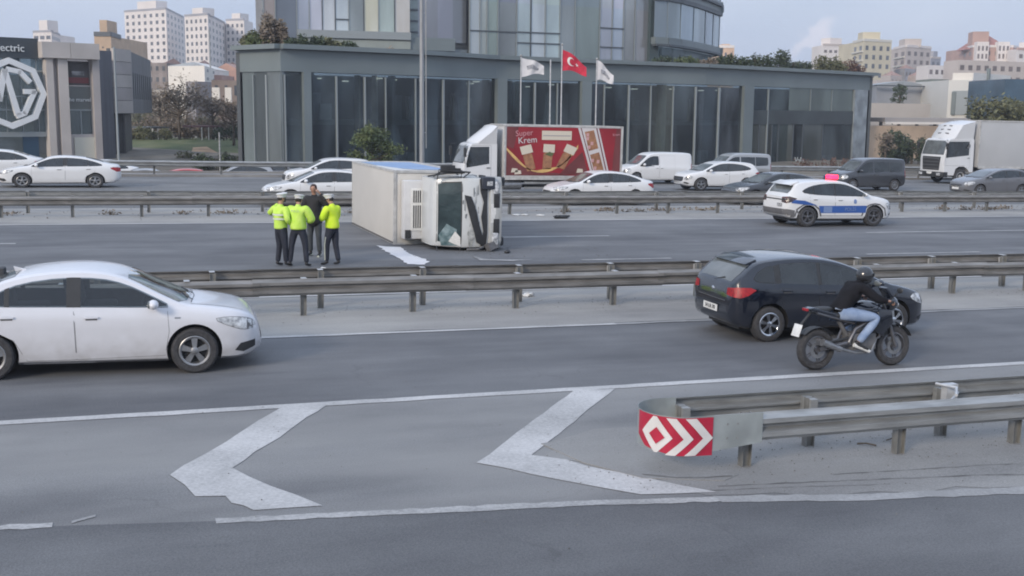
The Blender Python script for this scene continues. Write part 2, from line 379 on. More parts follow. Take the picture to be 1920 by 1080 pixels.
# ------------------------------------------------------------------ vehicles: body loft
def chaikin(p, n=2):
    for _ in range(n):
        q = [p[0]]
        for a, b in zip(p, p[1:]):
            q.append((a[0] * .75 + b[0] * .25, a[1] * .75 + b[1] * .25)); q.append((a[0] * .25 + b[0] * .75, a[1] * .25 + b[1] * .75))
        q.append(p[-1]); p = q
    return p
def fn(pts, n=2):
    p = sorted(chaikin(pts, n)); 
    def f(x):
        if x <= p[0][0]: return p[0][1]
        for a, b in zip(p, p[1:]):
            if x <= b[0]: return a[1] + (b[1] - a[1]) * ((x - a[0]) / max(1e-9, b[0] - a[0]))
        return p[-1][1]
    return f
def loft_body(spec, shrink=0.0, floor=None, xr=None):
    top, belt, wid, bot = fn(spec['top']), fn(spec['belt']), fn(spec['wid']), fn(spec['bot'], 1)
    x0, x1 = spec['top'][0][0], spec['top'][-1][0]
    if xr: x0, x1 = xr
    N = 78; xs = []
    for i in range(N + 1):
        t = i / N; t = t + .055 * -math.sin(2 * math.pi * t) ; xs.append(x0 + (x1 - x0) * t)
    tum = spec.get('tumble', .42); crown = spec.get('crown', .045)
    vs, fs, n = [], [], None
    for x in xs:
        w, zt, zb = wid(x) - shrink, top(x) - shrink, bot(x)
        zs = min(belt(x), zt - .03)
        if floor is not None: zb = floor; zs = max(zs, floor + .1); zt = max(zt, zs + .03)
        h = zt - zs; ws = .955 * w; yr = max(ws - tum * h, .25 * w)
        cr = min(crown, h * .5)
        s = [(0, zb), (.55 * w, zb), (.86 * w, zb + .005), (.945 * w, zb + .05), (.975 * w, zb + .13), (.984 * w, zb + .40 * (zs - zb)), (.989 * w, zb + .62 * (zs - zb)),
             (1.0 * w, zb + .81 * (zs - zb)), (.972 * w, zs - .06 * min(1, (zs - zb))), (ws, zs)]
        for t in (.25, .5, .75): s.append((ws + (yr - ws) * t, zs + (h - cr) * t))
        s += [(yr, zt - cr * 1.0), (yr - .035, zt - cr * .62), (yr - .10, zt - cr * .35), (.55 * yr, zt - cr * .10), (.25 * yr, zt - cr * .02), (0, zt)]
        full = s + [(-y, z) for y, z in reversed(s[1:-1])]
        n = len(full)
        vs += [(x, y, z) for y, z in full]
    for i in range(len(xs) - 1):
        for k in range(n): fs.append((i * n + k, i * n + (k + 1) % n, (i + 1) * n + (k + 1) % n, (i + 1) * n + k))
    fs.append(tuple(range(n))); fs.append(tuple(reversed(range((len(xs) - 1) * n, len(xs) * n))))
    return vs, fs
def bm_clean(me, ang=38):
    bm = bmesh.new(); bm.from_mesh(me); bmesh.ops.recalc_face_normals(bm, faces=bm.faces); bm.to_mesh(me); bm.free()
    me.shade_smooth(); me.set_sharp_from_angle(angle=R(ang))
def boolean(base, cutters, name):
    """base mesh minus cutter meshes, materials of the cutters kept on the cut faces"""
    ob = bpy.data.objects.new(name, base); col.objects.link(ob); tmp = []
    for c in cutters:
        co = bpy.data.objects.new('cutter', c); col.objects.link(co); tmp.append(co)
        m = ob.modifiers.new('b', 'BOOLEAN'); m.operation = 'DIFFERENCE'; m.object = co; m.solver = 'EXACT'; m.material_mode = 'TRANSFER'
    me = evaluated(ob); me.name = name
    for co in tmp: drop(co)
    bpy.data.objects.remove(ob)
    return me
def clip_cell(poly, x0, y0, x1, y1):
    def cut(p, inside, inter):
        o = []
        for i in range(len(p)):
            a, b = p[i - 1], p[i]
            if inside(b):
                if not inside(a): o.append(inter(a, b))
                o.append(b)
            elif inside(a): o.append(inter(a, b))
        return o
    def X(v): return lambda a, b: (v, a[1] + (b[1] - a[1]) * (v - a[0]) / (b[0] - a[0]))
    def Y(v): return lambda a, b: (a[0] + (b[0] - a[0]) * (v - a[1]) / (b[1] - a[1]), v)
    for ins, it in ((lambda p: p[0] >= x0, X(x0)), (lambda p: p[0] <= x1, X(x1)), (lambda p: p[1] >= y0, Y(y0)), (lambda p: p[1] <= y1, Y(y1))):
        if len(poly) < 3: return []
        poly = cut(poly, ins, it)
    return poly
DIRS = {'left': (lambda u, v: (u, 3, v), (0, -1, 0)), 'right': (lambda u, v: (u, -3, v), (0, 1, 0)), 'front': (lambda u, v: (9, u, v), (-1, 0, 0)),
        'rear': (lambda u, v: (-9, u, v), (1, 0, 0)), 'top': (lambda u, v: (u, v, 6), (0, 0, -1))}
def patch(bvh, poly, side, off, mt, cell=.07, name='panel', mtx=None, thick=0.0):
    """poly (in the side's two axes) laid on the body surface, standing off by `off` metres"""
    src, d = DIRS[side]; d = Vector(d)
    xs = [p[0] for p in poly]; ys = [p[1] for p in poly]
    nx = max(1, int((max(xs) - min(xs)) / cell)); ny = max(1, int((max(ys) - min(ys)) / cell))
    dx = (max(xs) - min(xs)) / nx; dy = (max(ys) - min(ys)) / ny
    vs, fs, key = [], [], {}
    for i in range(nx):
        for j in range(ny):
            a, b = min(xs) + i * dx, min(ys) + j * dy
            c = clip_cell(list(poly), a - 1e-7, b - 1e-7, a + dx + 1e-7, b + dy + 1e-7)
            if len(c) < 3: continue
            ids, ok = [], True
            for q in c:
                k = (round(q[0], 4), round(q[1], 4))
                if k not in key:
                    h = bvh.ray_cast(Vector(src(*q)), d)
                    if h[0] is None: ok = False; break
                    nrm = h[1] if h[1].dot(d) < 0 else -h[1]
                    key[k] = len(vs); vs.append(h[0] + (nrm - d * .3).normalized() * off)
                if not ids or ids[-1] != key[k]: ids.append(key[k])
            if ok and len(ids) > 2 and ids[0] == ids[-1]: ids.pop()
            if ok and len(set(ids)) > 2 and len(set(ids)) == len(ids): fs.append(tuple(ids))
    me = bpy.data.meshes.new(name)
    if not fs: vs = [(0, 0, 0), (0, .001, 0), (.001, 0, 0)]; fs = [(0, 1, 2)]
    me.from_pydata([tuple(v) for v in vs], [], fs); me.materials.append(mt)
    bm = bmesh.new(); bm.from_mesh(me); bmesh.ops.remove_doubles(bm, verts=bm.verts, dist=1e-4)
    bmesh.ops.recalc_face_normals(bm, faces=bm.faces)
    s = sum(f.normal.dot(d) * f.calc_area() for f in bm.faces)
    if s > 0: bmesh.ops.reverse_faces(bm, faces=bm.faces)
    if thick:
        ex = bmesh.ops.solidify(bm, geom=list(bm.faces), thickness=thick)
    bm.to_mesh(me); bm.free(); me.shade_smooth(); me.set_sharp_from_angle(angle=R(50))
    return me
def round_poly(p, n=2):
    for _ in range(n):
        q = []
        for i in range(len(p)):
            a, b = p[i], p[(i + 1) % len(p)]
            q.append((a[0] * .75 + b[0] * .25, a[1] * .75 + b[1] * .25)); q.append((a[0] * .25 + b[0] * .75, a[1] * .25 + b[1] * .75))
        p = q
    return p
def inset(poly, d):
    cx = sum(p[0] for p in poly) / len(poly); cy = sum(p[1] for p in poly) / len(poly); n = len(poly); out = []
    area = sum(poly[i][0] * poly[(i + 1) % n][1] - poly[(i + 1) % n][0] * poly[i][1] for i in range(n)); sg = 1 if area > 0 else -1
    for i in range(n):
        a, b, c = Vector(poly[i - 1]), Vector(poly[i]), Vector(poly[(i + 1) % n])
        e1, e2 = (b - a).normalized(), (c - b).normalized()
        n1, n2 = Vector((-e1.y, e1.x)) * sg, Vector((-e2.y, e2.x)) * sg
        m = (n1 + n2); m = m / max(.35, m.length_squared) * 2 if m.length > 1e-6 else n1
        q = b + m * d * .5 * 1.0; out.append((q.x, q.y))
    return out

# ------------------------------------------------------------------ wheels
_wm = {}
def wheel_meshes(r, w, style):
    k = (r, w, style)
    if k in _wm: return _wm[k]
    rr = r * (.66 if style != 'truck' else .58)
    t = MB(); t.lathe([(rr, -w * .42), (rr + .02, -w * .5), (r * .90, -w * .5), (r * .975, -w * .42), (r, -w * .28), (r, w * .28), (r * .975, w * .42), (r * .90, w * .5), (rr + .02, w * .5), (rr, w * .42)], 40, closed=True)
    for q in (-.2, -.07, .07, .2): t.lathe([(r + .001, w * q - .004), (r + .005, w * q), (r + .001, w * q + .004)], 40)
    tyre = t.mesh('tyre', MT['rubber'], 35)
    m = MB(); f = w * .46
    m.lathe([(rr + .005, f), (rr - .006, f + .006), (rr - .03, f - .002), (rr - .045, f - .05), (rr - .05, -f), (rr, -f)], 40)
    nsp = {'five': 5, 'six': 6, 'ten': 5, 'cover': 7, 'truck': 0}[style]
    for i in range(nsp):
        a = 2 * math.pi * i / nsp + .3
        def sp(a0, wd0, wd1):
            c, s = math.cos(a0), math.sin(a0)
            v = []
            for rad, wd, y in ((.035, wd0, f - .004), (rr - .03, wd1, f - .012)):
                for sg in (-1, 1):
                    for dy in (0, -.035): v.append((c * rad - s * wd * sg, y + dy, s * rad + c * wd * sg))
            m.add(v, [(0, 2, 6, 4), (1, 5, 7, 3), (0, 4, 5, 1), (2, 3, 7, 6), (4, 6, 7, 5), (0, 1, 3, 2)])
        if style == 'ten': sp(a - .13, .011, .017); sp(a + .13, .011, .017)
        elif style == 'six': sp(a - .09, .014, .02); sp(a + .09, .014, .02)
        elif style == 'cover': sp(a, .03, .045)
        else: sp(a, .027, .045)
    m.lathe([(.001, f + .004), (.035, f + .004), (.055, f - .006), (.06, f - .04)], 20)
    if style == 'truck': m.lathe([(.001, f - .05), (.09, f - .05), (.10, f - .10), (rr * .75, f - .11), (rr * .9, f - .03), (rr, f)], 32); [m.tube([(math.cos(a) * rr * .55, f - .12, math.sin(a) * rr * .55), (math.cos(a) * rr * .55, f - .07, math.sin(a) * rr * .55)], .018, 6) for a in [i * .785 for i in range(8)]]
    m.cur = 1; m.lathe([(.001, f - .07), (rr - .05, f - .07)], 32)
    matl = {'five': MT['alloy'], 'six': MT['chrome'], 'ten': MT['alloy_dark'], 'cover': MT['alloy'], 'truck': MT['steel_white']}[style]
    rim = m.mesh('rim', [matl, MT['hub_dark']], 35)
    _wm[k] = (tyre, rim); return _wm[k]
def add_wheel(parent, x, y, r, w, style, steer=0):
    ty, ri = wheel_meshes(r, w, style)
    e = empty('wheel', parent=parent, loc=(x, y, r)); e.rotation_euler = (0, random.random() * 1.2, (0 if y > 0 else math.pi) + steer)
    e.rotation_euler = Euler((0, 0, (0 if y > 0 else math.pi) + steer))
    link('tyre', ty, e); link('rim', ri, e)
    return e

# ------------------------------------------------------------------ cars
SPEC = {}
SPEC['sedan'] = dict(L=4.6, wb=2.685, r=.325, tw=.215, w=.895,
    top=[(-2.31, .60), (-2.305, .84), (-2.26, 1.03), (-2.10, 1.085), (-1.74, 1.115), (-1.38, 1.27), (-.95, 1.425), (-.35, 1.485), (.10, 1.468), (.44, 1.385), (.80, 1.20), (1.22, 1.0), (1.42, .985), (1.88, .915), (2.10, .845), (2.22, .73), (2.28, .58), (2.29, .40)],
    belt=[(-2.31, .80), (-2.0, .96), (-1.5, 1.0), (0, .965), (1.1, .93), (1.7, .86), (2.1, .74), (2.29, .5)],
    wid=[(-2.31, .55), (-2.26, .74), (-2.02, .86), (-1.4, .895), (1.35, .895), (1.85, .865), (2.12, .76), (2.25, .60), (2.29, .48)],
    bot=[(-2.31, .46), (-2.2, .30), (-1.85, .20), (1.85, .17), (2.1, .20), (2.28, .30)],
    dlo=[(-1.50, 1.035), (-1.22, 1.20), (-.92, 1.315), (-.40, 1.38), (.10, 1.365), (.42, 1.285), (.75, 1.13), (1.06, .965), (.80, .955), (-.2, .985), (-1.3, 1.01)],
    pillars=[(-.33, -.17), (-1.12, -1.08)],
    screen=[(.46, .60), (.80, .685), (1.14, .76), (1.25, .5), (1.30, 0)], rearglass=[(-1.66, .60), (-1.30, .585), (-1.02, .53), (-1.0, 0)],
    doors=[[(.98, .95), (1.0, .62), (.94, .28), (-.22, .26), (-.24, .99)], [(-.255, .99), (-.235, .26), (-.86, .26), (-1.02, .55), (-1.32, .72), (-1.40, 1.02)]],
    handles=[(-.02, .845), (-1.10, .87)], lamp=[(1.60, .775), (1.80, .80), (2.03, .775), (2.16, .72), (2.20, .62), (2.02, .605), (1.86, .66)],
    tail=[(-1.92, .93), (-2.20, .95), (-2.30, .86), (-2.30, .74), (-2.16, .75), (-1.96, .86)],
    grille=[(-.42, .60), (.42, .60), (.46, .50), (.38, .40), (-.38, .40), (-.46, .50)], fog=[(1.90, .31), (1.98, .41), (2.19, .44), (2.19, .34), (2.02, .28)], mirror=(.78, 1.0))
SPEC['saloon'] = dict(SPEC['sedan'], L=4.65, r=.32,
    top=[(-2.33, .60), (-2.32, .86), (-2.28, 1.02), (-2.12, 1.075), (-1.90, 1.095), (-1.45, 1.26), (-.95, 1.40), (-.35, 1.455), (.10, 1.44), (.40, 1.375), (.80, 1.18), (1.20, .975), (1.42, .94), (1.92, .83), (2.16, .74), (2.27, .62), (2.30, .42)],
    dlo=[(-1.68, 1.03), (-1.36, 1.18), (-.95, 1.30), (-.40, 1.355), (.10, 1.34), (.40, 1.27), (.75, 1.11), (1.04, .95), (.80, .945), (-.2, .975), (-1.4, 1.0)])
SPEC['hatch'] = dict(L=4.25, wb=2.60, r=.315, tw=.205, w=.875, tumble=.34,
    top=[(-2.02, .55), (-2.03, .80), (-2.00, .98), (-1.92, 1.10), (-1.66, 1.33), (-1.50, 1.425), (-1.1, 1.475), (-.6, 1.49), (-.10, 1.46), (.34, 1.355), (.78, 1.17), (1.20, 1.0), (1.45, .95), (1.86, .84), (2.06, .73), (2.16, .58), (2.18, .40)],
    belt=[(-2.02, .86), (-1.7, 1.03), (-1.2, 1.04), (0, .985), (1.1, .92), (1.7, .82), (2.0, .68), (2.18, .5)],
    wid=[(-2.02, .60), (-1.97, .78), (-1.75, .855), (-1.3, .875), (1.3, .875), (1.75, .84), (2.02, .70), (2.14, .52), (2.18, .40)],
    bot=[(-2.02, .44), (-1.95, .30), (-1.65, .20), (1.8, .17), (2.0, .20), (2.18, .30)],
    dlo=[(-1.66, 1.08), (-1.52, 1.25), (-1.25, 1.345), (-.55, 1.385), (-.05, 1.355), (.33, 1.26), (.70, 1.11), (1.04, .975), (.76, .965), (-.3, 1.0), (-1.3, 1.05)],
    pillars=[(-.34, -.27), (-1.22, -1.10)],
    screen=[(.40, .55), (.80, .63), (1.13, .70), (1.20, .45), (1.225, 0)], rearglass=[(-1.945, .56), (-1.80, .60), (-1.63, .585), (-1.59, .50), (-1.585, 0)],
    doors=[[(1.0, .96), (1.02, .62), (.94, .28), (-.30, .26), (-.32, 1.0)], [(-.335, 1.0), (-.315, .26), (-.86, .26), (-.98, .52), (-1.10, .75), (-1.12, 1.04)]],
    handles=[(-.10, .875), (-.98, .91)], lamp=[(1.60, .72), (1.72, .80), (1.95, .77), (2.07, .69), (2.10, .60), (1.90, .59)],
    tail=[(-1.60, .93), (-1.70, .97), (-1.92, .97), (-2.01, .92), (-2.01, .80), (-1.88, .79), (-1.74, .84)],
    grille=[(-.40, .62), (.40, .62), (.42, .50), (.36, .42), (-.36, .42), (-.42, .50)], fog=[(1.85, .32), (2.0, .37), (2.10, .39), (2.10, .31), (1.94, .27)], mirror=(.82, 1.0))
SPEC['suv'] = dict(L=4.5, wb=2.68, r=.36, tw=.235, w=.93, tumble=.34,
    top=[(-2.20, .62), (-2.22, .86), (-2.20, 1.06), (-2.06, 1.14), (-1.86, 1.40), (-1.74, 1.57), (-1.3, 1.635), (-.5, 1.665), (.1, 1.65), (.48, 1.53), (.88, 1.31), (1.28, 1.12), (1.5, 1.085), (1.95, 1.0), (2.14, .90), (2.24, .70), (2.26, .48)],
    belt=[(-2.2, .95), (-1.8, 1.14), (-1.2, 1.16), (0, 1.09), (1.1, 1.04), (1.8, .94), (2.1, .80), (2.26, .6)],
    wid=[(-2.2, .64), (-2.15, .82), (-1.9, .915), (-1.3, .93), (1.35, .93), (1.85, .90), (2.1, .76), (2.22, .58), (2.26, .46)],
    bot=[(-2.2, .52), (-2.1, .36), (-1.8, .26), (1.9, .24), (2.1, .28), (2.26, .38)],
    dlo=[(-1.62, 1.24), (-1.42, 1.38), (-1.0, 1.50), (-.40, 1.55), (.10, 1.53), (.44, 1.43), (.80, 1.27), (1.12, 1.10), (.80, 1.085), (-.2, 1.12), (-1.2, 1.17)],
    pillars=[(-.30, -.24), (-1.16, -1.11)],
    screen=[(.52, .56), (.88, .65), (1.22, .73), (1.29, .45), (1.32, 0)], rearglass=[(-2.02, .60), (-1.93, .66), (-1.81, .62), (-1.79, 0)],
    doors=[[(1.02, 1.08), (1.04, .7), (.96, .36), (-.26, .34), (-.28, 1.11)], [(-.295, 1.11), (-.275, .34), (-.86, .34), (-1.0, .62), (-1.26, .84), (-1.32, 1.16)]],
    handles=[(-.08, .97), (-1.08, 1.0)], lamp=[(1.78, .80), (1.92, .86), (2.10, .80), (2.18, .70), (2.19, .60), (2.0, .62)],
    tail=[(-1.80, 1.02), (-2.0, 1.08), (-2.18, 1.04), (-2.2, .92), (-2.1, .86), (-1.95, .92)],
    grille=[(-.52, .78), (.52, .78), (.55, .62), (.44, .52), (-.44, .52), (-.55, .62)], fog=[(1.98, .44), (2.10, .48), (2.2, .5), (2.2, .42), (2.05, .38)], mirror=(.84, 1.14))
SPEC['van'] = dict(L=4.4, wb=2.75, r=.32, tw=.205, w=.905, tumble=.16, crown=.06,
    top=[(-2.12, .60), (-2.14, 1.0), (-2.12, 1.5), (-2.06, 1.74), (-1.92, 1.80), (-.5, 1.83), (.35, 1.80), (.66, 1.66), (1.05, 1.33), (1.36, 1.10), (1.62, 1.05), (1.98, .92), (2.13, .78), (2.20, .60), (2.22, .44)],
    belt=[(-2.12, .95), (-1.5, 1.06), (0, 1.06), (1.1, 1.02), (1.8, .88), (2.1, .72), (2.22, .55)],
    wid=[(-2.12, .76), (-2.07, .86), (-1.9, .895), (-1.3, .905), (1.35, .905), (1.85, .87), (2.08, .72), (2.19, .54), (2.22, .42)],
    bot=[(-2.12, .46), (-2.05, .32), (-1.8, .22), (1.85, .19), (2.05, .22), (2.22, .32)],
    dlo=[(.02, 1.06), (.02, 1.56), (.10, 1.60), (.46, 1.58), (.72, 1.44), (1.05, 1.16), (1.20, 1.02), (1.0, .99), (.10, 1.03)],
    pillars=[], screen=[(.70, .60), (1.02, .70), (1.30, .74), (1.38, .45), (1.42, 0)], rearglass=None,
    doors=[[(1.12, 1.0), (1.13, .62), (1.0, .28), (.02, .26), (-.02, .95), (-.02, 1.62), (.5, 1.62)], [(-.04, 1.62), (-.04, .30), (-.86, .30), (-.98, .6), (-.98, 1.62)]],
    handles=[(.12, .92), (-.16, .92)], lamp=[(1.68, .76), (1.80, .90), (2.0, .86), (2.12, .74), (2.14, .64), (1.92, .63)],
    tail=[(-2.0, .78), (-2.11, .78), (-2.11, 1.18), (-2.02, 1.18)],
    grille=[(-.40, .66), (.40, .66), (.42, .54), (.36, .44), (-.36, .44), (-.42, .54)], fog=[(1.88, .34), (2.02, .38), (2.14, .40), (2.14, .32), (1.96, .28)], mirror=(.95, 1.1))
SPEC['minibus'] = dict(SPEC['van'], L=4.75, dlo=[(-1.86, 1.12), (-1.86, 1.50), (-1.78, 1.58), (.10, 1.60), (.46, 1.58), (.72, 1.44), (1.05, 1.16), (1.20, 1.02), (1.0, .99), (-1.7, 1.08)],
    pillars=[(.02, .10), (-1.02, -.95)], rearglass=[(-2.09, .1)], handles=[(.16, .92), (-.10, .92)])
_body = {}
def car_parts(kind, paint, cavity=False, trim=None):
    """meshes of one kind of car in one paint, made once and shared"""
    k = (kind, paint.name, cavity)
    if k in _body: return _body[k]
    S = SPEC[kind]; vs, fs = loft_body(S); pm = [paint]
    base = bpy.data.meshes.new('body'); base.from_pydata(vs, [], fs); base.materials.append(paint); bm_clean(base)
    bvh = BVHTree.FromPolygons([Vector(v) for v in vs], fs)
    cut = []
    for ax in (S['wb'] / 2, -S['wb'] / 2):
        for sg in (-1, 1):
            c = MB(); y0 = sg * (S['w'] - .30); y1 = sg * (S['w'] + .3); R0 = S['r'] + .055
            c.tube([(ax, y0, S['r'] + .01), (ax, y1, S['r'] + .01)], R0, 36); cut.append(c.mesh('arch', MT['plastic']))
    if cavity:
        v2, f2 = loft_body(S, shrink=.045, floor=.55, xr=(-1.45, 1.05)); c = bpy.data.meshes.new('cab'); c.from_pydata(v2, [], f2); c.materials.append(MT['interior'])
        bm_clean(c); cut.append(c)
        d = inset(round_poly(S['dlo'], 1), .035); c = MB(); c.prism(d, -1.5, 1.5, 'xz'); cut.append(c.mesh('dlo_cut', MT['interior']))
        s = S['screen']; full = [(x, y) for x, y in s] + [(x, -y) for x, y in reversed(s[:-1])]
        c = MB(); c.prism(inset(full, .03), .9, 2.2, 'xy'); cut.append(c.mesh('screen_cut', MT['interior']))
    body = boolean(base, cut, 'body'); body.shade_smooth(); body.set_sharp_from_angle(angle=R(36))
    if len(body.materials) == 0: body.materials.append(paint)
    P = [('body', body, None)]
    gl = MT['glass_car'] if cavity else MT['glass_dark']
    # glass
    full = [(x, y) for x, y in S['screen']] + [(x, -y) for x, y in reversed(S['screen'][:-1])]
    if not cavity: P.append(('windscreen_seal', patch(bvh, [(p[0] * 1.0, p[1] * 1.03) for p in inset(full, -.02)], 'top', .002, MT['plastic']), None))
    P.append(('windscreen', patch(bvh, full, 'top', .005, MT['glass_screen'] if cavity else MT['glass_smoke']), None))
    if S['rearglass'] and len(S['rearglass']) > 2:
        full = [(x, y) for x, y in S['rearglass']] + [(x, -y) for x, y in reversed(S['rearglass'][:-1])]
        P.append(('rear_window', patch(bvh, full, 'top', .005, MT['glass_smoke'], cell=.05), None))
    for side, sg in (('left', 1), ('right', -1)):
        dlo = round_poly(S['dlo'], 1)
        if not cavity: P.append(('window_frame', patch(bvh, inset(dlo, -.018), side, .002, MT['plastic']), None))
        xs = sorted([min(p[0] for p in dlo) - .1] + [x for q in S['pillars'] for x in q] + [max(p[0] for p in dlo) + .1])
        for i in range(0, len(xs) - 1, 2):
            q = clip_cell(list(dlo), xs[i], 0, xs[i + 1], 3)
            if len(q) > 2: P.append(('side_window', patch(bvh, q, side, .005, gl), None))
        if cavity:
            for a, b in S['pillars']:
                q = clip_cell(list(dlo), a - .012, 0, b + .012, 3)
                if len(q) > 2: P.append(('pillar_trim', patch(bvh, q, side, .007, MT['plastic']), None))
        for d in S['doors']:
            dd_ = round_poly(d, 1) if False else d
            P.append(('door_gap', patch(bvh, inset(dd_, -.010), side, .0012, MT['hub_dark'], cell=.10), None))
            P.append(('door', patch(bvh, dd_, side, .0035 if not cavity else .0035, paint, cell=.10), None) if not cavity else ('door', patch(bvh, [p for p in dd_], side, .0035, paint, cell=.10), None))
        for hx, hzz in S['handles']:
            h = MB(); hit = bvh.ray_cast(Vector((hx, sg * 3, hzz)), Vector((0, -sg, 0)))[0]
            h.box((hx, hit.y + sg * .022, hzz), (.19, .022, .028)); P.append(('door_handle', h.mesh('handle', paint if trim is None else trim, 40, .009), None))
            h = MB(); h.box((hx, hit.y + sg * .006, hzz - .012), (.15, .012, .05)); P.append(('handle_recess', h.mesh('recess', MT['plastic_grey'], 40, .004), None))
        P.append(('headlight_rim', patch(bvh, inset(round_poly(S['lamp'], 1), -.014), side, .003, MT['plastic_grey'], cell=.05), None))
        P.append(('headlight', patch(bvh, round_poly(S['lamp'], 1), side, .006, MT['lamp'], cell=.05), None))
        q = inset(S['lamp'], .03); P.append(('headlight_bezel', patch(bvh, clip_cell(list(S['lamp']), max(p[0] for p in S['lamp']) - .13, 0, max(p[0] for p in S['lamp']) - .05, 3), side, .009, MT['plastic_grey'], cell=.05), None))
        P.append(('tail_light', patch(bvh, S['tail'], side, .006, MT['lamp_red'], cell=.05), None))
        if kind in ('hatch', 'suv', 'sedan', 'saloon'):
            xr_ = S['tail'][3][0]; zz = [p[1] for p in S['tail']]
            P.append(('tail_light', patch(bvh, [(sg * .52, min(zz) + .03), (sg * .52, max(zz) - .03), (sg * .80, max(zz)), (sg * .80, min(zz))], 'rear', .006, MT['lamp_red'], cell=.05), None))
        P.append(('fog_vent', patch(bvh, S['fog'], side, .004, MT['plastic'], cell=.05), None))
        P.append(('sill_trim', patch(bvh, [(-.92, .20), (.92, .18), (.92, .235), (-.92, .255)], side, .004, MT['plastic_grey'] if kind != 'sedan' else paint, cell=.12), None))
        m = MB(); mxp, mz = S['mirror']; y0 = bvh.ray_cast(Vector((mxp, sg * 3, mz - .04)), Vector((0, -sg, 0)))[0].y
        m.ball((mxp + .02, y0 + sg * .15, mz + .02), (.075, .115, .07), 14, 10); m.tube([(mxp + .02, y0 - sg * .02, mz - .045), (mxp + .02, y0 + sg * .10, mz - .02)], .022, 8)
        m.cur = 1; m.ball((mxp - .035, y0 + sg * .15, mz + .02), (.03, .095, .055), 12, 8)
        P.append(('wing_mirror', m.mesh('mirror', [paint, MT['glass_smoke']], 60), None))
    P.append(('grille', patch(bvh, S['grille'], 'front', .005, MT['plastic'], cell=.06), None))
    gz = [p[1] for p in S['grille']]
    P.append(('grille_bar', patch(bvh, [(-.40, sum(gz) / len(gz) - .012), (.40, sum(gz) / len(gz) - .012), (.40, sum(gz) / len(gz) + .012), (-.40, sum(gz) / len(gz) + .012)], 'front', .010, MT['chrome'], cell=.06), None))
    P.append(('air_intake', patch(bvh, [(-.50, .24), (.50, .24), (.44, .34), (-.44, .34)], 'front', .005, MT['plastic'], cell=.06), None))
    P.append(('licence_plate', patch(bvh, [(-.26, .36), (.26, .36), (.26, .465), (-.26, .465)], 'front', .016, MT['plate'], cell=.06), None))
    # bonnet and boot shut lines
    for g in S.get('gaps', [[(1.30, .70), (1.30, .712), (2.02, .60), (2.02, .588)], [(1.30, -.70), (1.30, -.712), (2.02, -.60), (2.02, -.588)], [(1.30, .62), (1.31, .62), (1.36, 0), (1.31, -.62), (1.30, -.62), (1.35, 0)]]):
        P.append(('bonnet_gap', patch(bvh, g, 'top', .003, MT['hub_dark'], cell=.12), None))
    w = MB(); sx = S['screen'][-1][0]
    for yy in (.15, -.45):
        a = bvh.ray_cast(Vector((sx + .02, yy, 5)), Vector((0, 0, -1)))[0]; b = bvh.ray_cast(Vector((sx - .12, yy - .05 + .52, 5)), Vector((0, 0, -1)))[0]
        if a and b: w.tube([a + Vector((0, 0, .015)), b + Vector((0, 0, .012))], .008, 5)
    P.append(('wiper', w.mesh('wiper', MT['plastic']), None))
    _body[k] = (P, bvh); return _body[k]
def car(kind, paint, label, cat, X, Y, heading=1, group=None, style='five', cavity=False, name='parked_car', yaw=0.0, sx=1.0, sz=1.0, sy=1.0, trim=None, extra=None, plate=None, base_h=0.0):
    P, bvh = car_parts(kind, paint, cavity, trim); S = SPEC[kind]
    m = road_mat(X, Y, (0 if heading > 0 else math.pi) + yaw, base_h)
    if (sx, sy, sz) != (1, 1, 1): m = m @ Matrix.Diagonal((sx, sy, sz, 1))
    root = empty(name, m); tag(root, label, cat, group)
    last = {}
    for nm, me, _ in P:
        par = root
        if nm in ('door_handle', 'handle_recess', 'door_gap') and 'body' in last: par = last['body']
        if nm in ('headlight_bezel',) and 'headlight' in last: par = last['headlight']
        if nm == 'grille_bar': par = last['grille']
        if nm == 'windscreen' and False: par = last['windscreen_seal']
        last[nm] = link(nm, me, par)
    for ax in (S['wb'] / 2, -S['wb'] / 2):
        for sg in (1, -1): add_wheel(root, ax, sg * (S['w'] - S['tw'] * .5 - .015), S['r'], S['tw'], style)
    u = MB(); u.box((0, 0, .26), (S['wb'] + .9, 1.1, .14)); u.tube([(S['wb'] / 2, -.7, S['r']), (S['wb'] / 2, .7, S['r'])], .05); u.tube([(-S['wb'] / 2, -.7, S['r']), (-S['wb'] / 2, .7, S['r'])], .05)
    u.build('underbody', MT['plastic'], root)
    if extra: extra(root, bvh, S)
    return root
def add_text(parent, s, size, mt, mtx, extrude=.004, name='lettering'):
    return link(name, text_mesh(name, s, size, mt, extrude), parent, mtx)
def face_mat(origin, right, up):
    """matrix that puts a text's x along right and y along up"""
    r, u = Vector(right).normalized(), Vector(up).normalized(); n = r.cross(u); m = Matrix.Identity(4)
    for i in range(3): m[i][0], m[i][1], m[i][2], m[i][3] = r[i], u[i], n[i], origin[i]
    return m

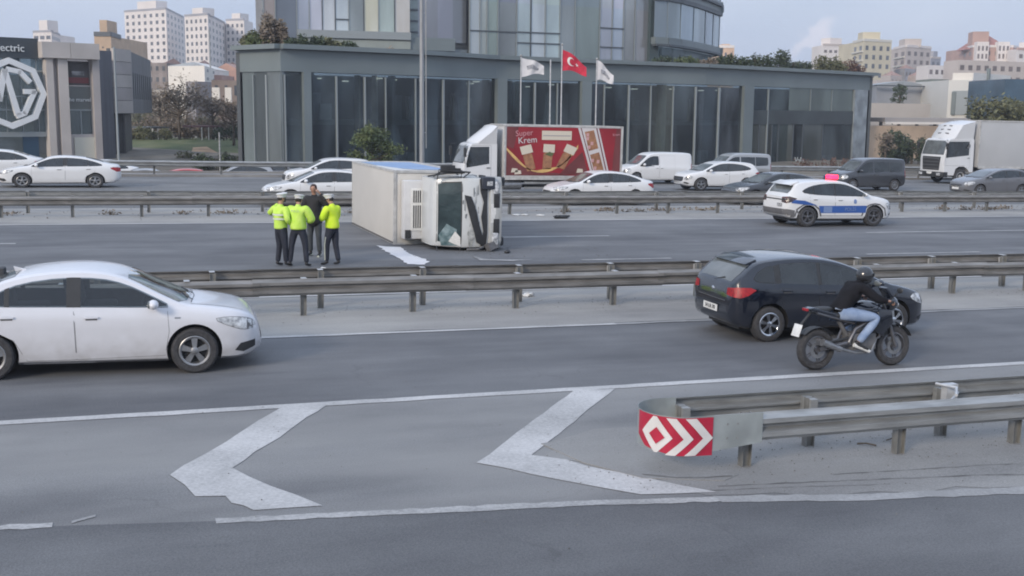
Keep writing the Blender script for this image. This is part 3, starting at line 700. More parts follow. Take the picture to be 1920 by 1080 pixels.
# ------------------------------------------------------------------ trucks
def box_truck(label, mtx, cab_paint, box_mat, cabL=1.62, cabW=1.98, cabH=2.12, boxL=5.4, boxW=2.16, boxH=2.25, deck=.88, r=.38, rb=.38, big=False,
              deflector=False, gap=.32, wb=None, group=None, name='box_truck', crashed=False):
    root = empty(name, mtx); tag(root, label, 'truck', group)
    xf = 0.0; x_front = xf + (1.42 if big else .62)     # front axle at x=0
    x_back = x_front - cabL; bx1 = x_back - gap; bx0 = bx1 - boxL; wb = wb or (bx1 - bx0) * .62 + gap + (x_back * -1)
    # cab: side profile extruded, leaning screen
    hw = cabW / 2; z0 = .42 if not big else .55; zt = z0 + cabH * .80
    zt = deck + cabH - .62 if not big else z0 + cabH
    zb = z0 + .30; zs = z0 + (zt - z0) * .54
    prof = [(x_back, z0 + .22), (xf - r - .16, z0 + .22), (xf - r * .92, z0 + .44), (xf - .2, r * 2 + .16), (xf + .2, r * 2 + .16), (xf + r * .95, z0 + .42), (xf + r + .10, z0), (x_front - .05, z0), (x_front, z0 + .08), (x_front + .02, zs - .28),
            (x_front - .02, zs), (x_front - .30, zt - .16), (x_front - .42, zt - .05), (x_front - .60, zt), (x_back + .03, zt), (x_back, zt - .04)]
    c = MB(); n = len(prof); rows = [(-hw, .0), (-hw + .0, 0), (hw, 0), (hw, 0)]
    ys = [-hw, -hw * .985, -hw * .9, -hw * .6, 0, hw * .6, hw * .9, hw * .985, hw]
    def tuck(x, z, y):                                   # plan rounding of the nose, tumblehome of the sides
        a = abs(y) / hw; fx = max(0, (x - (x_front - .75)) / .75)
        x2 = x - fx * (.10 * a ** 4 + (.03 if a > .99 else 0)); k = max(0, (z - zs) / (zt - zs)); e = .012 if a > .99 else 0
        return (x2, y * (1 - .055 * k - .02 * fx * a), z - (.03 * k * a ** 3 if z > zs else 0))
    vs = [tuck(x, z, y) for y in ys for x, z in prof]
    fs = [(j * n + i, j * n + (i + 1) % n, (j + 1) * n + (i + 1) % n, (j + 1) * n + i) for j in range(len(ys) - 1) for i in range(n)]
    fs += [tuple(range(n)), tuple(range((len(ys) - 1) * n, len(ys) * n))[::-1]]
    c.add(vs, fs); me = c.mesh('cab', cab_paint, 32, .018)
    cab = link('cab', me, root)
    tris = [tuple(f) for f in c.f]; bvh = BVHTree.FromPolygons([Vector(v) for v in c.v], tris)
    P = lambda nm, poly, side, off, m, par=cab, cell=.12, thick=0: link(nm, patch(bvh, poly, side, off, m, cell), par)
    P('windscreen_seal', [(-hw * .88, zs + .03), (hw * .88, zs + .03), (hw * .84, zt - .13), (-hw * .84, zt - .13)], 'front', .004, MT['plastic'])
    P('windscreen', [(-hw * .85, zs + .06), (hw * .85, zs + .06), (hw * .81, zt - .16), (-hw * .81, zt - .16)], 'front', .008, MT['glass_crash'] if crashed else MT['glass_smoke'])
    gz0, gz1 = (z0 + .26, zs - .22) if not big else (z0 + .30, zs - .10)
    if not crashed: P('grille', [(-hw * .66, gz0), (hw * .66, gz0), (hw * .74, gz1), (-hw * .74, gz1)] if big else [(-hw * .60, gz0 + .05), (hw * .60, gz0 + .05), (hw * .66, gz1), (-hw * .66, gz1)], 'front', .008, MT['plastic'])
    if big:
        for i in range(4):
            z = gz0 + (gz1 - gz0) * (i + .5) / 4; P('grille_bar', [(-hw * .64, z - .02), (hw * .64, z - .02), (hw * .64, z + .02), (-hw * .64, z + .02)], 'front', .02, MT['plastic_grey'])
    b = MB(); b.prism([(-hw - .02, 0), (hw + .02, 0), (hw + .02, 0), (-hw - .02, 0)], 0, 0)
    b = MB(); zb0, zb1 = z0 - .14, z0 + .20
    b.prism([(x_front - .38, -hw - .01), (x_front - .05, -hw - .01), (x_front + .07, -hw * .75), (x_front + .09, 0), (x_front + .07, hw * .75), (x_front - .05, hw + .01), (x_front - .38, hw + .01)], zb0, zb1, 'xy')
    bump = b.build('bumper', MT['plastic'] if big else cab_paint, root, 35, .02)
    for sg in (1, -1):
        h = MB(); h.box((x_front + .075, sg * hw * .72, zb0 + .19), (.06, .34, .17)); h.build('headlight', MT['lamp'], bump, 40, .02)
        h = MB(); h.box((x_front + .085, sg * hw * .36, zb0 + .16), (.03, .40, .17)); h.build('bumper_vent', MT['plastic'], bump, 40, .01)
        side = 'left' if sg > 0 else 'right'
        dx0, dx1 = x_back + .28, x_front - .34
        P('door_gap', [(dx0 - .01, z0 + .23), (xf - r - .14, z0 + .23), (xf - .25, r * 2 + .20), (dx1 + .25, r * 2 + .2), (dx1 + .21, zs), (dx1 + .01, zt - .14), (dx0 - .01, zt - .11)], side, .002, MT['hub_dark'])
        P('door', [(dx0, z0 + .24), (xf - r - .13, z0 + .24), (xf - .24, r * 2 + .21), (dx1 + .24, r * 2 + .21), (dx1 + .20, zs), (dx1, zt - .15), (dx0, zt - .12)], side, .006, cab_paint)
        P('side_window', [(dx0 + .08, zs + .02), (dx1 + .13, zs - .16), (dx1 + .15, zs + .02), (dx1 - .04, zt - .20), (dx0 + .08, zt - .18)], side, .012, MT['glass_dark'])
        d = MB(); d.box((dx0 + .12, sg * (hw + .015), zs - .16), (.17, .03, .035)); d.build('door_handle', MT['plastic'], cab, 40, .01)
        m = MB(); mx_ = x_front - .12
        m.tube([(mx_ - .05, sg * hw * .93, zs + .05), (mx_ + .06, sg * (hw + .18), zs + .04), (mx_ + .06, sg * (hw + .20), zt - .10), (mx_ - .1, sg * hw * .92, zt - .10)], .016, 6)
        m.box((mx_ + .06, sg * (hw + .22), (zs + zt) / 2 + .05), (.09, .20, .40)); m.build('wing_mirror', MT['plastic'], cab, 40, .02)
        s_ = MB(); s_.box((xf - r - .38 if big else xf - r - .2, sg * (hw - .12), z0 + .06), (.36, .24, .10)); s_.build('step', MT['plastic'], cab, 40, .01)
    P('licence_plate', [(-.26, z0 + .08), (.26, z0 + .08), (.26, z0 + .19), (-.26, z0 + .19)], 'front', .10, MT['plate'], bump)
    if deflector:
        d = MB(); top = deck + boxH - .02; hd = boxW / 2 * .93
        pr = [(x_back + .02, zt), (x_front - .52, zt), (x_front - .62, zt + .14), (x_front - 1.15, top - .25), (x_back + .16, top), (x_back + .02, top)]
        ysd = [-hd, -hd * .9, 0, hd * .9, hd]; vs = []
        for y in ysd:
            a = abs(y) / hd
            for x, z in pr: vs.append((x - (.22 * a ** 3 if x > x_back + .05 else 0), y * (.92 if z < zt + .02 else 1), z - .06 * a ** 3))
        n2 = len(pr); fs = [(j * n2 + i, j * n2 + (i + 1) % n2, (j + 1) * n2 + (i + 1) % n2, (j + 1) * n2 + i) for j in range(4) for i in range(n2)] + [tuple(range(n2)), tuple(range(4 * n2, 5 * n2))[::-1]]
        d.add(vs, fs); d.build('wind_deflector', cab_paint, root, 35, .02)
        if big:
            for i in range(3):
                s = MB(); s.box((x_front - .80 - i * .16, 0, zt + .32 + i * .24), (.04, 1.0 - i * .1, .07), rot=(0, -.5, 0)); s.build('deflector_slot', MT['plastic_grey'], root, 40)
    # cargo box with corner posts, rails and rear doors
    bw = boxW / 2; bx = MB(); bx.bbox((bx0, -bw, deck), (bx1, bw, deck + boxH)); box = bx.build('cargo_box', box_mat, root, 30, .012)
    f = MB(); e = .035
    for x in (bx0, bx1):
        for y in (-bw, bw): f.bbox((x - e, y - e, deck - .01), (x + e, y + e, deck + boxH + .01))
    for y in (-bw, bw):
        f.bbox((bx0 + e, y - .02, deck - .10), (bx1 - e, y + .028 * (1 if y > 0 else -1) + .0, deck + .06))
        f.bbox((bx0 + e, y - .03, deck + boxH - .07), (bx1 - e, y + .03, deck + boxH + .015))
    for x in (bx0, bx1): f.bbox((x - .03, -bw + e, deck + boxH - .06), (x + .03, bw - e, deck + boxH + .013))
    f.build('corner_frame', MT['frame_white'], box, 30)
    dr = MB()
    for sg in (1, -1): dr.bbox((bx0 - .03, sg * .02, deck + .06), (bx0 - .012, sg * (bw - .05), deck + boxH - .08))
    dr.build('rear_door', box_mat, box)
    ch = MB()
    for sg in (1, -1): ch.bbox((bx0 + .1, sg * .36, deck - .26), (x_front - .3, sg * .44, deck - .10))
    for i in range(6): ch.bbox((bx0 + .3 + i * boxL / 6, -bw + .1, deck - .10), (bx0 + .38 + i * boxL / 6, bw - .1, deck - .02))
    ch.bbox((xf - .6, -.3, .45), (xf + .3, .3, .85)); ch.tube([(xf, -hw + .2, r), (xf, hw - .2, r)], .06); ch.tube([(xf - wb, -hw + .2, rb), (xf - wb, hw - .2, rb)], .08); ch.ball((xf - wb, 0, rb), .19)
    ch.tube([(xf - .5, 0, .55), (xf - wb, 0, rb + .05)], .045)
    ch.build('chassis', MT['plastic'], root, 35)
    tk = MB(); tk.tube([(xf - 1.35, bw - .32, .62), (xf - 2.2, bw - .32, .62)], .22, 16); tk.build('fuel_tank', MT['alloy'], root, 35)
    g = MB()
    for z in (.45, .68): g.bbox((xf - 1.2, -bw + .03, z), (xf - wb + rb + .2, -bw + .07, z + .09)); g.bbox((xf - 2.3, bw - .07, z), (xf - wb + rb + .2, bw - .03, z + .09))
    g.build('side_guard', MT['galv'], root)
    fl = MB()
    for sg in (1, -1): fl.bbox((xf - wb - rb - .2, sg * (bw - .5), .3), (xf - wb - rb - .18, sg * (bw - .05), deck - .1))
    fl.build('mud_flap', MT['plastic'], root)
    lt = MB(); lt.bbox((bx0 - .06, -bw + .1, deck - .24), (bx0 + .02, bw - .1, deck - .10)); lt.build('rear_bumper', MT['plastic_grey'], root)
    for sg in (1, -1):
        t = MB(); t.box((bx0 - .07, sg * (bw - .25), deck - .17), (.04, .3, .11)); t.build('tail_light', MT['lamp_red'], root)
        add_wheel(root, xf, sg * (hw - .14), r, .24, 'truck'); add_wheel(root, xf - wb, sg * (bw - .15), rb, .24, 'truck'); add_wheel(root, xf - wb, sg * (bw - .42), rb, .22, 'truck')
    return root, dict(bx0=bx0, bx1=bx1, bw=bw, deck=deck, top=deck + boxH, zs=zs, zt=zt, hw=hw, x_front=x_front, x_back=x_back, z0=z0, cab=cab, box=box, bump=bump, bvh=bvh, P=P, wb=wb)

# ------------------------------------------------------------------ skinned bodies
def skin(name, verts, edges, radii, mt, sub=2, smooth=True):
    me = bpy.data.meshes.new(name); me.from_pydata(verts, edges, [])
    ob = bpy.data.objects.new(name, me); col.objects.link(ob)
    ob.modifiers.new('skin', 'SKIN')
    if not me.skin_vertices: pass
    for i, r in enumerate(radii):
        r = r if isinstance(r, tuple) else (r, r); me.skin_vertices[0].data[i].radius = r
    me.skin_vertices[0].data[0].use_root = True
    ob.modifiers['skin'].use_smooth_shade = True
    s = ob.modifiers.new('sub', 'SUBSURF'); s.levels = sub; s.render_levels = sub
    out = evaluated(ob); out.name = name; drop(ob)
    out.materials.clear(); out.materials.append(mt); out.shade_smooth()
    return out
def chain(lines):
    """lines: lists of (point, radius); a leading int joins an earlier vertex"""
    V, E, Rr = [], [], []
    for ln in lines:
        prev = None
        for q in ln:
            if isinstance(q, int): prev = q; continue
            V.append(tuple(q[0])); Rr.append(q[1]); i = len(V) - 1
            if prev is not None: E.append((prev, i))
            prev = i
    return V, E, Rr
def lerp(a, b, t): return tuple(a[i] + (b[i] - a[i]) * t for i in range(3))
def hand_mesh(wrist, tip_dir, palm_n, thumb_dir, curl=.5, s=1.0):
    """palm and five separate curved fingers"""
    w = Vector(wrist); d = Vector(tip_dir).normalized(); nrm = Vector(palm_n).normalized(); side = d.cross(nrm).normalized()
    if side.dot(Vector(thumb_dir)) < 0: side = -side
    lines = [[(w - d * .02, .022), (w + d * .03 * s, (.034, .017)), (w + d * .075 * s, (.038, .016))]]
    pal = skin('palm', *chain(lines), MT['skin'], 1)
    out = bmesh.new(); out.from_mesh(pal); bpy.data.meshes.remove(pal)
    for k, (off, ln) in enumerate(((.030, .070), (.010, .080), (-.010, .075), (-.028, .060))):
        p = w + d * .07 * s + side * off * s; pts = [(p, .0095)]; dr = d.copy()
        for j in range(3):
            dr = (Matrix.Rotation(curl * .9, 3, side) @ dr) if (Matrix.Rotation(.1, 3, side) @ d).dot(nrm) > 0 else (Matrix.Rotation(-curl * .9, 3, side) @ dr)
            p = p + dr * ln * s * (.42, .32, .26)[j]; pts.append((p, .009 - .001 * j))
        f = skin('finger', *chain([pts]), MT['skin'], 1); out.from_mesh(f); bpy.data.meshes.remove(f)
    p = w + d * .02 * s + side * .025 * s; pts = [(p, .012), (p + (d * .5 + side * .6) * .04 * s, .011), (p + (d * .9 + side * .55 + nrm * .4) * .07 * s, .009)]
    f = skin('thumb', *chain([pts]), MT['skin'], 1); out.from_mesh(f); bpy.data.meshes.remove(f)
    me = bpy.data.meshes.new('hand'); out.to_mesh(me); out.free(); me.materials.append(MT['skin']); me.shade_smooth(); return me
def person(label, mtx, J, jacket, trousers, shoes, headgear=None, hair=(.03, .025, .02), jw=1.0, stripes=None, sole=None, group=None, cat='person', longcoat=False, back_print=None, helmet=False, trouser_stripe=None):
    """J: joints in metres, facing +x, left is +y"""
    root = empty('person', mtx); tag(root, label, cat, group)
    g = lambda k: Vector(J[k])
    pel, wai, che, nec, hd = g('pelvis'), g('waist'), g('chest'), g('neck'), g('head')
    up = (hd - nec).normalized(); fw = Vector(J.get('face', (1, 0, 0))).normalized()
    # body: one continuous skin
    L = [[(pel, (.10, .08)), (wai, (.10, .075)), (che, (.115, .085)), (nec - up * .02, .06), (nec + up * .05, .05), (hd + fw * .012 - up * .04, (.066, .076)), (hd + fw * .01 + up * .02, (.075, .092)), (hd + up * .085 - fw * .008, (.058, .07))]]
    for s in ('l', 'r'):
        L.append([2, (g('sh_' + s), .050), (lerp(g('sh_' + s), g('el_' + s), .5), .036), (g('el_' + s), .033), (lerp(g('el_' + s), g('wr_' + s), .4), .032), (g('wr_' + s), .026)])
    for s in ('l', 'r'):
        L.append([0, (g('hip_' + s), .075), (lerp(g('hip_' + s), g('kn_' + s), .5), .065), (g('kn_' + s), .048), (lerp(g('kn_' + s), g('an_' + s), .35), .050), (g('an_' + s), .034)])
    link('body', skin('body', *chain(L), MT['skin'], 2), root)
    # face
    f = MB(); sd = fw.cross(up).normalized(); base = hd + fw * .093
    f.prism([(0, 0), (.012, -.018), (0, -.022)], -.007, .007, mtx=face_mat(base - up * .002, fw, up)); f.build('nose', MT['skin'], root, 60)
    for sg in (1, -1):
        e = MB(); q = hd + fw * .086 + sd * sg * .032 + up * .012; e.ball(q, (.008, .008, .006), 8, 6); e.build('eye', MT['ink'], root, 60)
        e = MB(); q = hd + sd * sg * .078 - up * .002; e.ball(q, (.018, .010, .03), 8, 6); e.build('ear', MT['skin'], root, 60)
    e = MB(); q = hd + fw * .087 - up * .045; e.ball(q, (.006, .022, .005), 8, 6); e.build('mouth', MT['lip'], root, 60)
    # trousers
    b = .014
    T = [[(pel, (.150, .125)), (lerp(pel, wai, .55), (.142, .115)), (lerp(pel, wai, .95), (.135, .108))]]
    for s in ('l', 'r'):
        T.append([0, (g('hip_' + s), .115 + b * .3), (lerp(g('hip_' + s), g('kn_' + s), .5), .098), (g('kn_' + s), .075), (lerp(g('kn_' + s), g('an_' + s), .5), .069), (lerp(g('kn_' + s), g('an_' + s), .99), .062)])
    tr = link('trousers', skin('trousers', *chain(T), trousers, 2), root)
    if trouser_stripe:
        for s, sg in (('l', 1), ('r', -1)):
            st = MB(); o = Vector((0, sg, 0)); st.tube([lerp(g('hip_' + s), g('kn_' + s), .2) + tuple(), lerp(g('hip_' + s), g('kn_' + s), .9)] and [Vector(lerp(g('hip_' + s), g('kn_' + s), .5)) + o * .093, g('kn_' + s) + o * .072, Vector(lerp(g('kn_' + s), g('an_' + s), .5)) + o * .066, Vector(lerp(g('kn_' + s), g('an_' + s), .9)) + o * .056], .012, 6)
            st.build('trouser_stripe', trouser_stripe, tr, 60)
    # jacket
    hem = tuple(pel + (pel - wai).normalized() * (.06 if not longcoat else .26))
    Jk = [[(hem, (.168 * jw, .150 * jw)), (pel, (.170 * jw, .148 * jw)), (wai, (.165 * jw, .135 * jw)), (lerp(wai, che, .6), (.182 * jw, .145 * jw)), (che, (.180 * jw, .135 * jw)), (lerp(che, nec, .75), (.11, .095)), (lerp(che, nec, .98), (.072, .070)), (tuple(nec + up * .045), (.066, .066))]]
    for s in ('l', 'r'):
        Jk.append([4, (lerp(che, g('sh_' + s), .62), .098 * jw), (g('sh_' + s), .090 * jw), (lerp(g('sh_' + s), g('el_' + s), .3), .082 * jw), (lerp(g('sh_' + s), g('el_' + s), .7), .074 * jw), (g('el_' + s), .068 * jw), (lerp(g('el_' + s), g('wr_' + s), .5), .060 * jw), (lerp(g('el_' + s), g('wr_' + s), .98), .048)])
    jk = link('jacket', skin('jacket', *chain(Jk), jacket, 2), root)
    if stripes:
        for z, rr in ((.35, 1.0), (.8, 1.02)):
            c = Vector(lerp(wai, che, z)) ; m = MB(); k = 24; vs = []
            for q in range(k):
                a = 2 * math.pi * q / k
                for dz in (-.022, .022): vs.append(c + Vector((math.cos(a) * .158 * jw * rr, math.sin(a) * .196 * jw * rr, dz)))
            m.add(vs, [(2 * q, (2 * q + 2) % (2 * k), (2 * q + 3) % (2 * k), 2 * q + 1) for q in range(k)]); m.build('reflective_band', stripes, jk, 60)
    if back_print: link('lettering', text_mesh('lettering', back_print, .075, MT['print_grey'], .002), jk, face_mat(che + Vector((-.155 * jw, 0, .06)), (0, -1, 0), (0, 0, 1)))
    # shoes
    for s, sg in (('l', 1), ('r', -1)):
        a, t = g('an_' + s), g('toe_' + s); dr = (t - a); 
        sh = skin('shoe', *chain([[(a + Vector((0, 0, .03)), .048), (a - Vector((0, 0, .03)) - dr * .15, (.044, .040)), (lerp(a - Vector((0, 0, .035)), t, .55), (.046, .034)), (t, (.040, .024))]]), shoes, 2)
        so_ = link('shoe', sh, root)
        if sole:
            q = MB(); hl = a - Vector((0, 0, .055)) - dr * .35; tp = t - Vector((0, 0, .018)) + dr * .12; q.tube([hl + Vector((0, 0, -.015)), lerp(hl, tp, .5), tp], [.034, .036, .026], 8); q.build('sole', sole, so_, 60)
    # hands
    for s in ('l', 'r'):
        w = g('wr_' + s); d = Vector(J.get('hd_' + s, (w - g('el_' + s)))); n = Vector(J.get('pn_' + s, (0, -1 if s == 'l' else 1, 0)))
        link('hand', hand_mesh(w, d, n, J.get('th_' + s, (1, 0, .2)), J.get('curl_' + s, .45)), root)
    if helmet:
        h = MB(); h.ball(hd + up * .012, (.135, .122, .142), 22, 16, ); hh = h.build('helmet', MT['helmet'], root, 60)
        v = MB(); vs = []
        for i in range(7):
            for j in range(9):
                th = R(-22 + i * 9); ph = R(-62 + j * 15.5); vs.append(hd + up * (.012 + .146 * math.sin(th) * .98) + fw * (.139 * math.cos(th) * math.cos(ph)) + sd * (.127 * math.cos(th) * math.sin(ph)))
        v.add(vs, [(i * 9 + j, i * 9 + j + 1, (i + 1) * 9 + j + 1, (i + 1) * 9 + j) for i in range(6) for j in range(8)]); v.build('visor', MT['glass_dark'], hh, 60)
    elif headgear:
        c = MB(); q = hd + up * .055; fm = face_mat(q, fw, up)
        # face_mat: x=fw, y=up, z=side
        prof = [(.096, -.025), (.102, .025), (.128, .055), (.132, .068), (.10, .085), (.001, .092)]
        vs, fs, n = [], [], 20
        for r_, o in prof:
            for k in range(n):
                a = 2 * math.pi * k / n; vs.append(q + fw * (r_ * 1.08 * math.cos(a)) + sd * (r_ * .95 * math.sin(a)) + up * (o + .012 * math.cos(a) * (o > .05)))
        for i in range(len(prof) - 1):
            for k in range(n): fs.append((i * n + k, i * n + (k + 1) % n, (i + 1) * n + (k + 1) % n, (i + 1) * n + k))
        c.add(vs, fs); cp = c.build('cap', headgear, root, 60)
        p_ = MB(); vs = []
        for k in range(9):
            a = R(-60 + 15 * k); vs.append(q + fw * (.095 * math.cos(a)) + sd * (.085 * math.sin(a)) + up * 0); vs.append(q + fw * (.15 * math.cos(a) ** .8 if k not in (0, 8) else .08) + sd * (.10 * math.sin(a)) - up * .02)
        p_.add(vs, [(2 * k, 2 * k + 1, 2 * k + 3, 2 * k + 2) for k in range(8)]); p_.build('cap_peak', MT['ink'], cp, 60)
    if not helmet:
        h = MB(); h.ball(hd + up * .028 - fw * .016, (.088, .083, .092), 16, 12)
        vs = [v for v in h.v]; keep = []
        for fc in h.f:
            c = sum((Vector(vs[i]) for i in fc), Vector()) / len(fc) - hd
            if c.dot(fw) < .045 - max(0, -c.dot(up)) * .5 and c.dot(up) > -.06 or c.dot(up) > .075: keep.append(fc)
        h.f = keep; h.mi = [0] * len(keep); h.build('hair', mat('hair', hair, .7, var=.3, vscale=40), root, 60)
    return root

STAND = dict(pelvis=(0, 0, .95), waist=(0, 0, 1.08), chest=(.0, 0, 1.30), neck=(.0, 0, 1.47), head=(.03, 0, 1.63),
    sh_l=(0, .19, 1.40), sh_r=(0, -.19, 1.40), el_l=(-.02, .26, 1.12), el_r=(-.02, -.26, 1.12), wr_l=(.08, .27, .88), wr_r=(.08, -.27, .88),
    hip_l=(0, .09, .90), hip_r=(0, -.09, .90), kn_l=(.03, .11, .50), kn_r=(.03, -.11, .50), an_l=(0, .12, .09), an_r=(0, -.12, .09), toe_l=(.17, .15, .03), toe_r=(.17, -.15, .03))

# ------------------------------------------------------------------ plants
def leaves(clumps, n, size, seed, flat=.0):
    """leaf sprays scattered through overlapping clumps: (centre, radii)"""
    rnd = random.Random(seed); m = MB(); tot = sum(c[1][0] * c[1][1] * c[1][2] for c in clumps) ; V, F = [], []
    w = [(c[1][0] * c[1][1] * c[1][2]) ** .7 for c in clumps]
    for _ in range(n):
        c, r = rnd.choices(clumps, w)[0]
        d = Vector((rnd.gauss(0, 1), rnd.gauss(0, 1), rnd.gauss(0, 1))).normalized(); k = rnd.random() ** .42 * (1 + .13 * rnd.gauss(0, 1))
        p = Vector((c[0] + d.x * r[0] * k, c[1] + d.y * r[1] * k, c[2] + d.z * r[2] * k))
        a = (Vector((rnd.gauss(0, 1), rnd.gauss(0, 1), rnd.gauss(0, .7))) + d * .6).normalized(); b = a.cross(Vector((rnd.gauss(0, 1), rnd.gauss(0, 1), rnd.gauss(0, 1)))).normalized()
        s = size * rnd.uniform(.55, 1.3); i = len(V)
        V += [tuple(p - a * s), tuple(p + b * s * .42 - a * s * .1), tuple(p + a * s), tuple(p - b * s * .42 + a * s * .15)]; F.append((i, i + 1, i + 2, i + 3))
    m.v, m.f, m.mi = V, F, [0] * len(F); return m
def tree(name, label, cat, base, h, spread, leafm, n, size, seed, group=None, trunk_h=.4, lean=0, bare=False, shape='round', trunk=True):
    rnd = random.Random(seed); root = empty(name, Matrix.Translation(base)); tag(root, label, cat, group)
    t = MB(); top = Vector((lean, 0, h * (.72 if not bare else .8))); pts = [(0, 0, -.3), (.04 * h * .3, 0, h * .2), tuple(top * .6), tuple(top)]
    tr = h * .022 + .03
    if trunk: t.tube(pts, [tr * 1.3, tr, tr * .75, tr * .25], 9)
    tips = []
    nl = 9 if not bare else 26
    for i in range(nl):
        a = i * 2.4 + rnd.random(); z0 = h * (trunk_h + (.9 - trunk_h) * .75 * (i / nl)); q = Vector((lean * z0 / h, 0, z0))
        ln = spread * rnd.uniform(.55, .95) * (1 - .35 * i / nl); e = q + Vector((math.cos(a) * ln, math.sin(a) * ln, ln * rnd.uniform(.35, .9)))
        mid = (q + e) / 2 + Vector((0, 0, -.08 * ln)); t.tube([q, mid, e], [tr * .5, tr * .32, tr * .12], 6); tips.append((e, ln))
        for _ in range(3 if not bare else 6):
            b = mid.lerp(e, rnd.random()); e2 = b + Vector((rnd.gauss(0, 1), rnd.gauss(0, 1), rnd.uniform(.1, 1))).normalized() * ln * rnd.uniform(.3, .6); t.tube([b, e2], [tr * .16, tr * .06], 4); tips.append((e2, ln * .5))
            if bare:
                for _ in range(4): e3 = e2.lerp(b, rnd.random() * .7); t.tube([e3, e3 + Vector((rnd.gauss(0, 1), rnd.gauss(0, 1), rnd.uniform(0, 1))).normalized() * ln * .3], [tr * .06, tr * .03], 3)
    if trunk: t.build('trunk', MT['bark'], root, 50)
    if shape == 'cone':
        cl = [((0, 0, h * (.15 + .8 * k)), (spread * (1 - k) * .9 + .1, spread * (1 - k) * .9 + .1, h * .10)) for k in [i / 6 for i in range(7)]]
    else:
        cl = [(tuple(e), (spread * .30 * rnd.uniform(.7, 1.3), spread * .30 * rnd.uniform(.7, 1.3), spread * .24 * rnd.uniform(.7, 1.3))) for e, l in tips]
        cl.append(((lean * .7, 0, h * .72), (spread * .55, spread * .55, h * .22)))
    if n: leaves(cl, n, size, seed).build('crown', leafm, root, fix=False)
    return root
def shrub(name, label, cat, base, w, h, d, leafm, n, size, seed, group=None):
    rnd = random.Random(seed); root = empty(name, Matrix.Translation(base)); tag(root, label, cat, group)
    cl = []; k = max(3, int(w / h * 2.5))
    for i in range(k):
        hh = h * rnd.uniform(.55, 1.0); cl.append((((i + .5) / k * w - w / 2 + rnd.gauss(0, .06) * w, rnd.uniform(-.3, .3) * d, hh * .5), (w / k * rnd.uniform(.7, 1.1), d * .5, hh * .52)))
    leaves(cl, n, size, seed).build('foliage', leafm, root, fix=False)
    t = MB()
    for i in range(k * 2): x = rnd.uniform(-.45, .45) * w; t.tube([(x, 0, -.05), (x + rnd.gauss(0, .1), rnd.gauss(0, .1), h * .6)], .015 + h * .01, 5)
    tag(t.build('stem', MT['bark'], root), kind='stuff'); return root

# ------------------------------------------------------------------ more materials
MT['frame_white'] = mat('box_frame', (.46, .46, .45), .5, var=.2, vscale=5)
MT['skin'] = mat('skin', (.42, .24, .17), .55, var=.12, vscale=30)
MT['lip'] = mat('lip', (.30, .12, .10), .5)
MT['print_grey'] = mat('grey_print', (.40, .46, .36), .6)
MT['helmet'] = mat('helmet_black', (.02, .021, .024), .2, coat=.8)
MT['bark'] = mat('bark', (.10, .08, .06), .9, var=.35, vscale=6, stretch=(2, 2, .4))
MT['leaf'] = mat('green_leaves', (.055, .085, .03), .6, c2=(.13, .16, .06), vscale=1.6, detail=3)
MT['leaf_dark'] = mat('dark_leaves', (.032, .052, .028), .6, c2=(.075, .10, .05), vscale=1.4, detail=3)
MT['leaf_brown'] = mat('brown_twigs', (.17, .135, .105), .8, c2=(.26, .22, .17), vscale=.9, detail=3)
MT['leaf_red'] = mat('reddish_leaves', (.11, .055, .045), .7, c2=(.17, .10, .07), vscale=1.5, detail=3)
MT['leaf_olive'] = mat('olive_leaves', (.09, .10, .045), .7, c2=(.17, .17, .09), vscale=1.2, detail=3)
MT['glass_crash'] = mat('cracked_windscreen', (.016, .030, .034), .22, c2=(.045, .072, .078), vscale=2.2, spec=.6, bump=.35, bscale=7, detail=9)
MT['clad'] = mat('grey_cladding', (.18, .212, .218), .45, var=.08, vscale=.25, metal=.1)
MT['clad_dark'] = mat('dark_cladding', (.075, .088, .10), .5, var=.1, vscale=.5)
MT['mullion'] = mat('mullion', (.23, .26, .27), .5)
MT['mullion_lt'] = mat('pale_mullion', (.27, .30, .31), .5)

# ------------------------------------------------------------------ ground and roads
def sheet(name, poly, h, m, kind='structure', jag=0.0, step=.25, seed=1, label=None):
    """flat sheet in the road frame; jag roughens its edges"""
    rnd = random.Random(seed); out = []
    for i in range(len(poly)):
        a, b = Vector(poly[i]), Vector(poly[(i + 1) % len(poly)]); n = max(1, int((b - a).length / step)) if jag else 1
        for k in range(n):
            q = a.lerp(b, k / n)
            if jag and k: e = (b - a).normalized(); q += Vector((-e.y, e.x)) * rnd.gauss(0, jag)
            out.append((q.x, q.y, h))
    me = bpy.data.meshes.new(name); me.from_pydata(out, [], [tuple(range(len(out)))]); me.materials.append(m)
    bm = bmesh.new(); bm.from_mesh(me)
    if jag or len(out) > 4: bmesh.ops.triangulate(bm, faces=bm.faces)
    for f in bm.faces:
        if f.normal.z < 0: f.normal_flip()
    bm.to_mesh(me); bm.free()
    o = link(name, me, mat=TILT.copy()); tag(o, kind=kind, label=label); return o
def rect(x0, x1, y0, y1): return [(x0, y0), (x1, y0), (x1, y1), (x0, y1)]
XL, XR = -90, 330
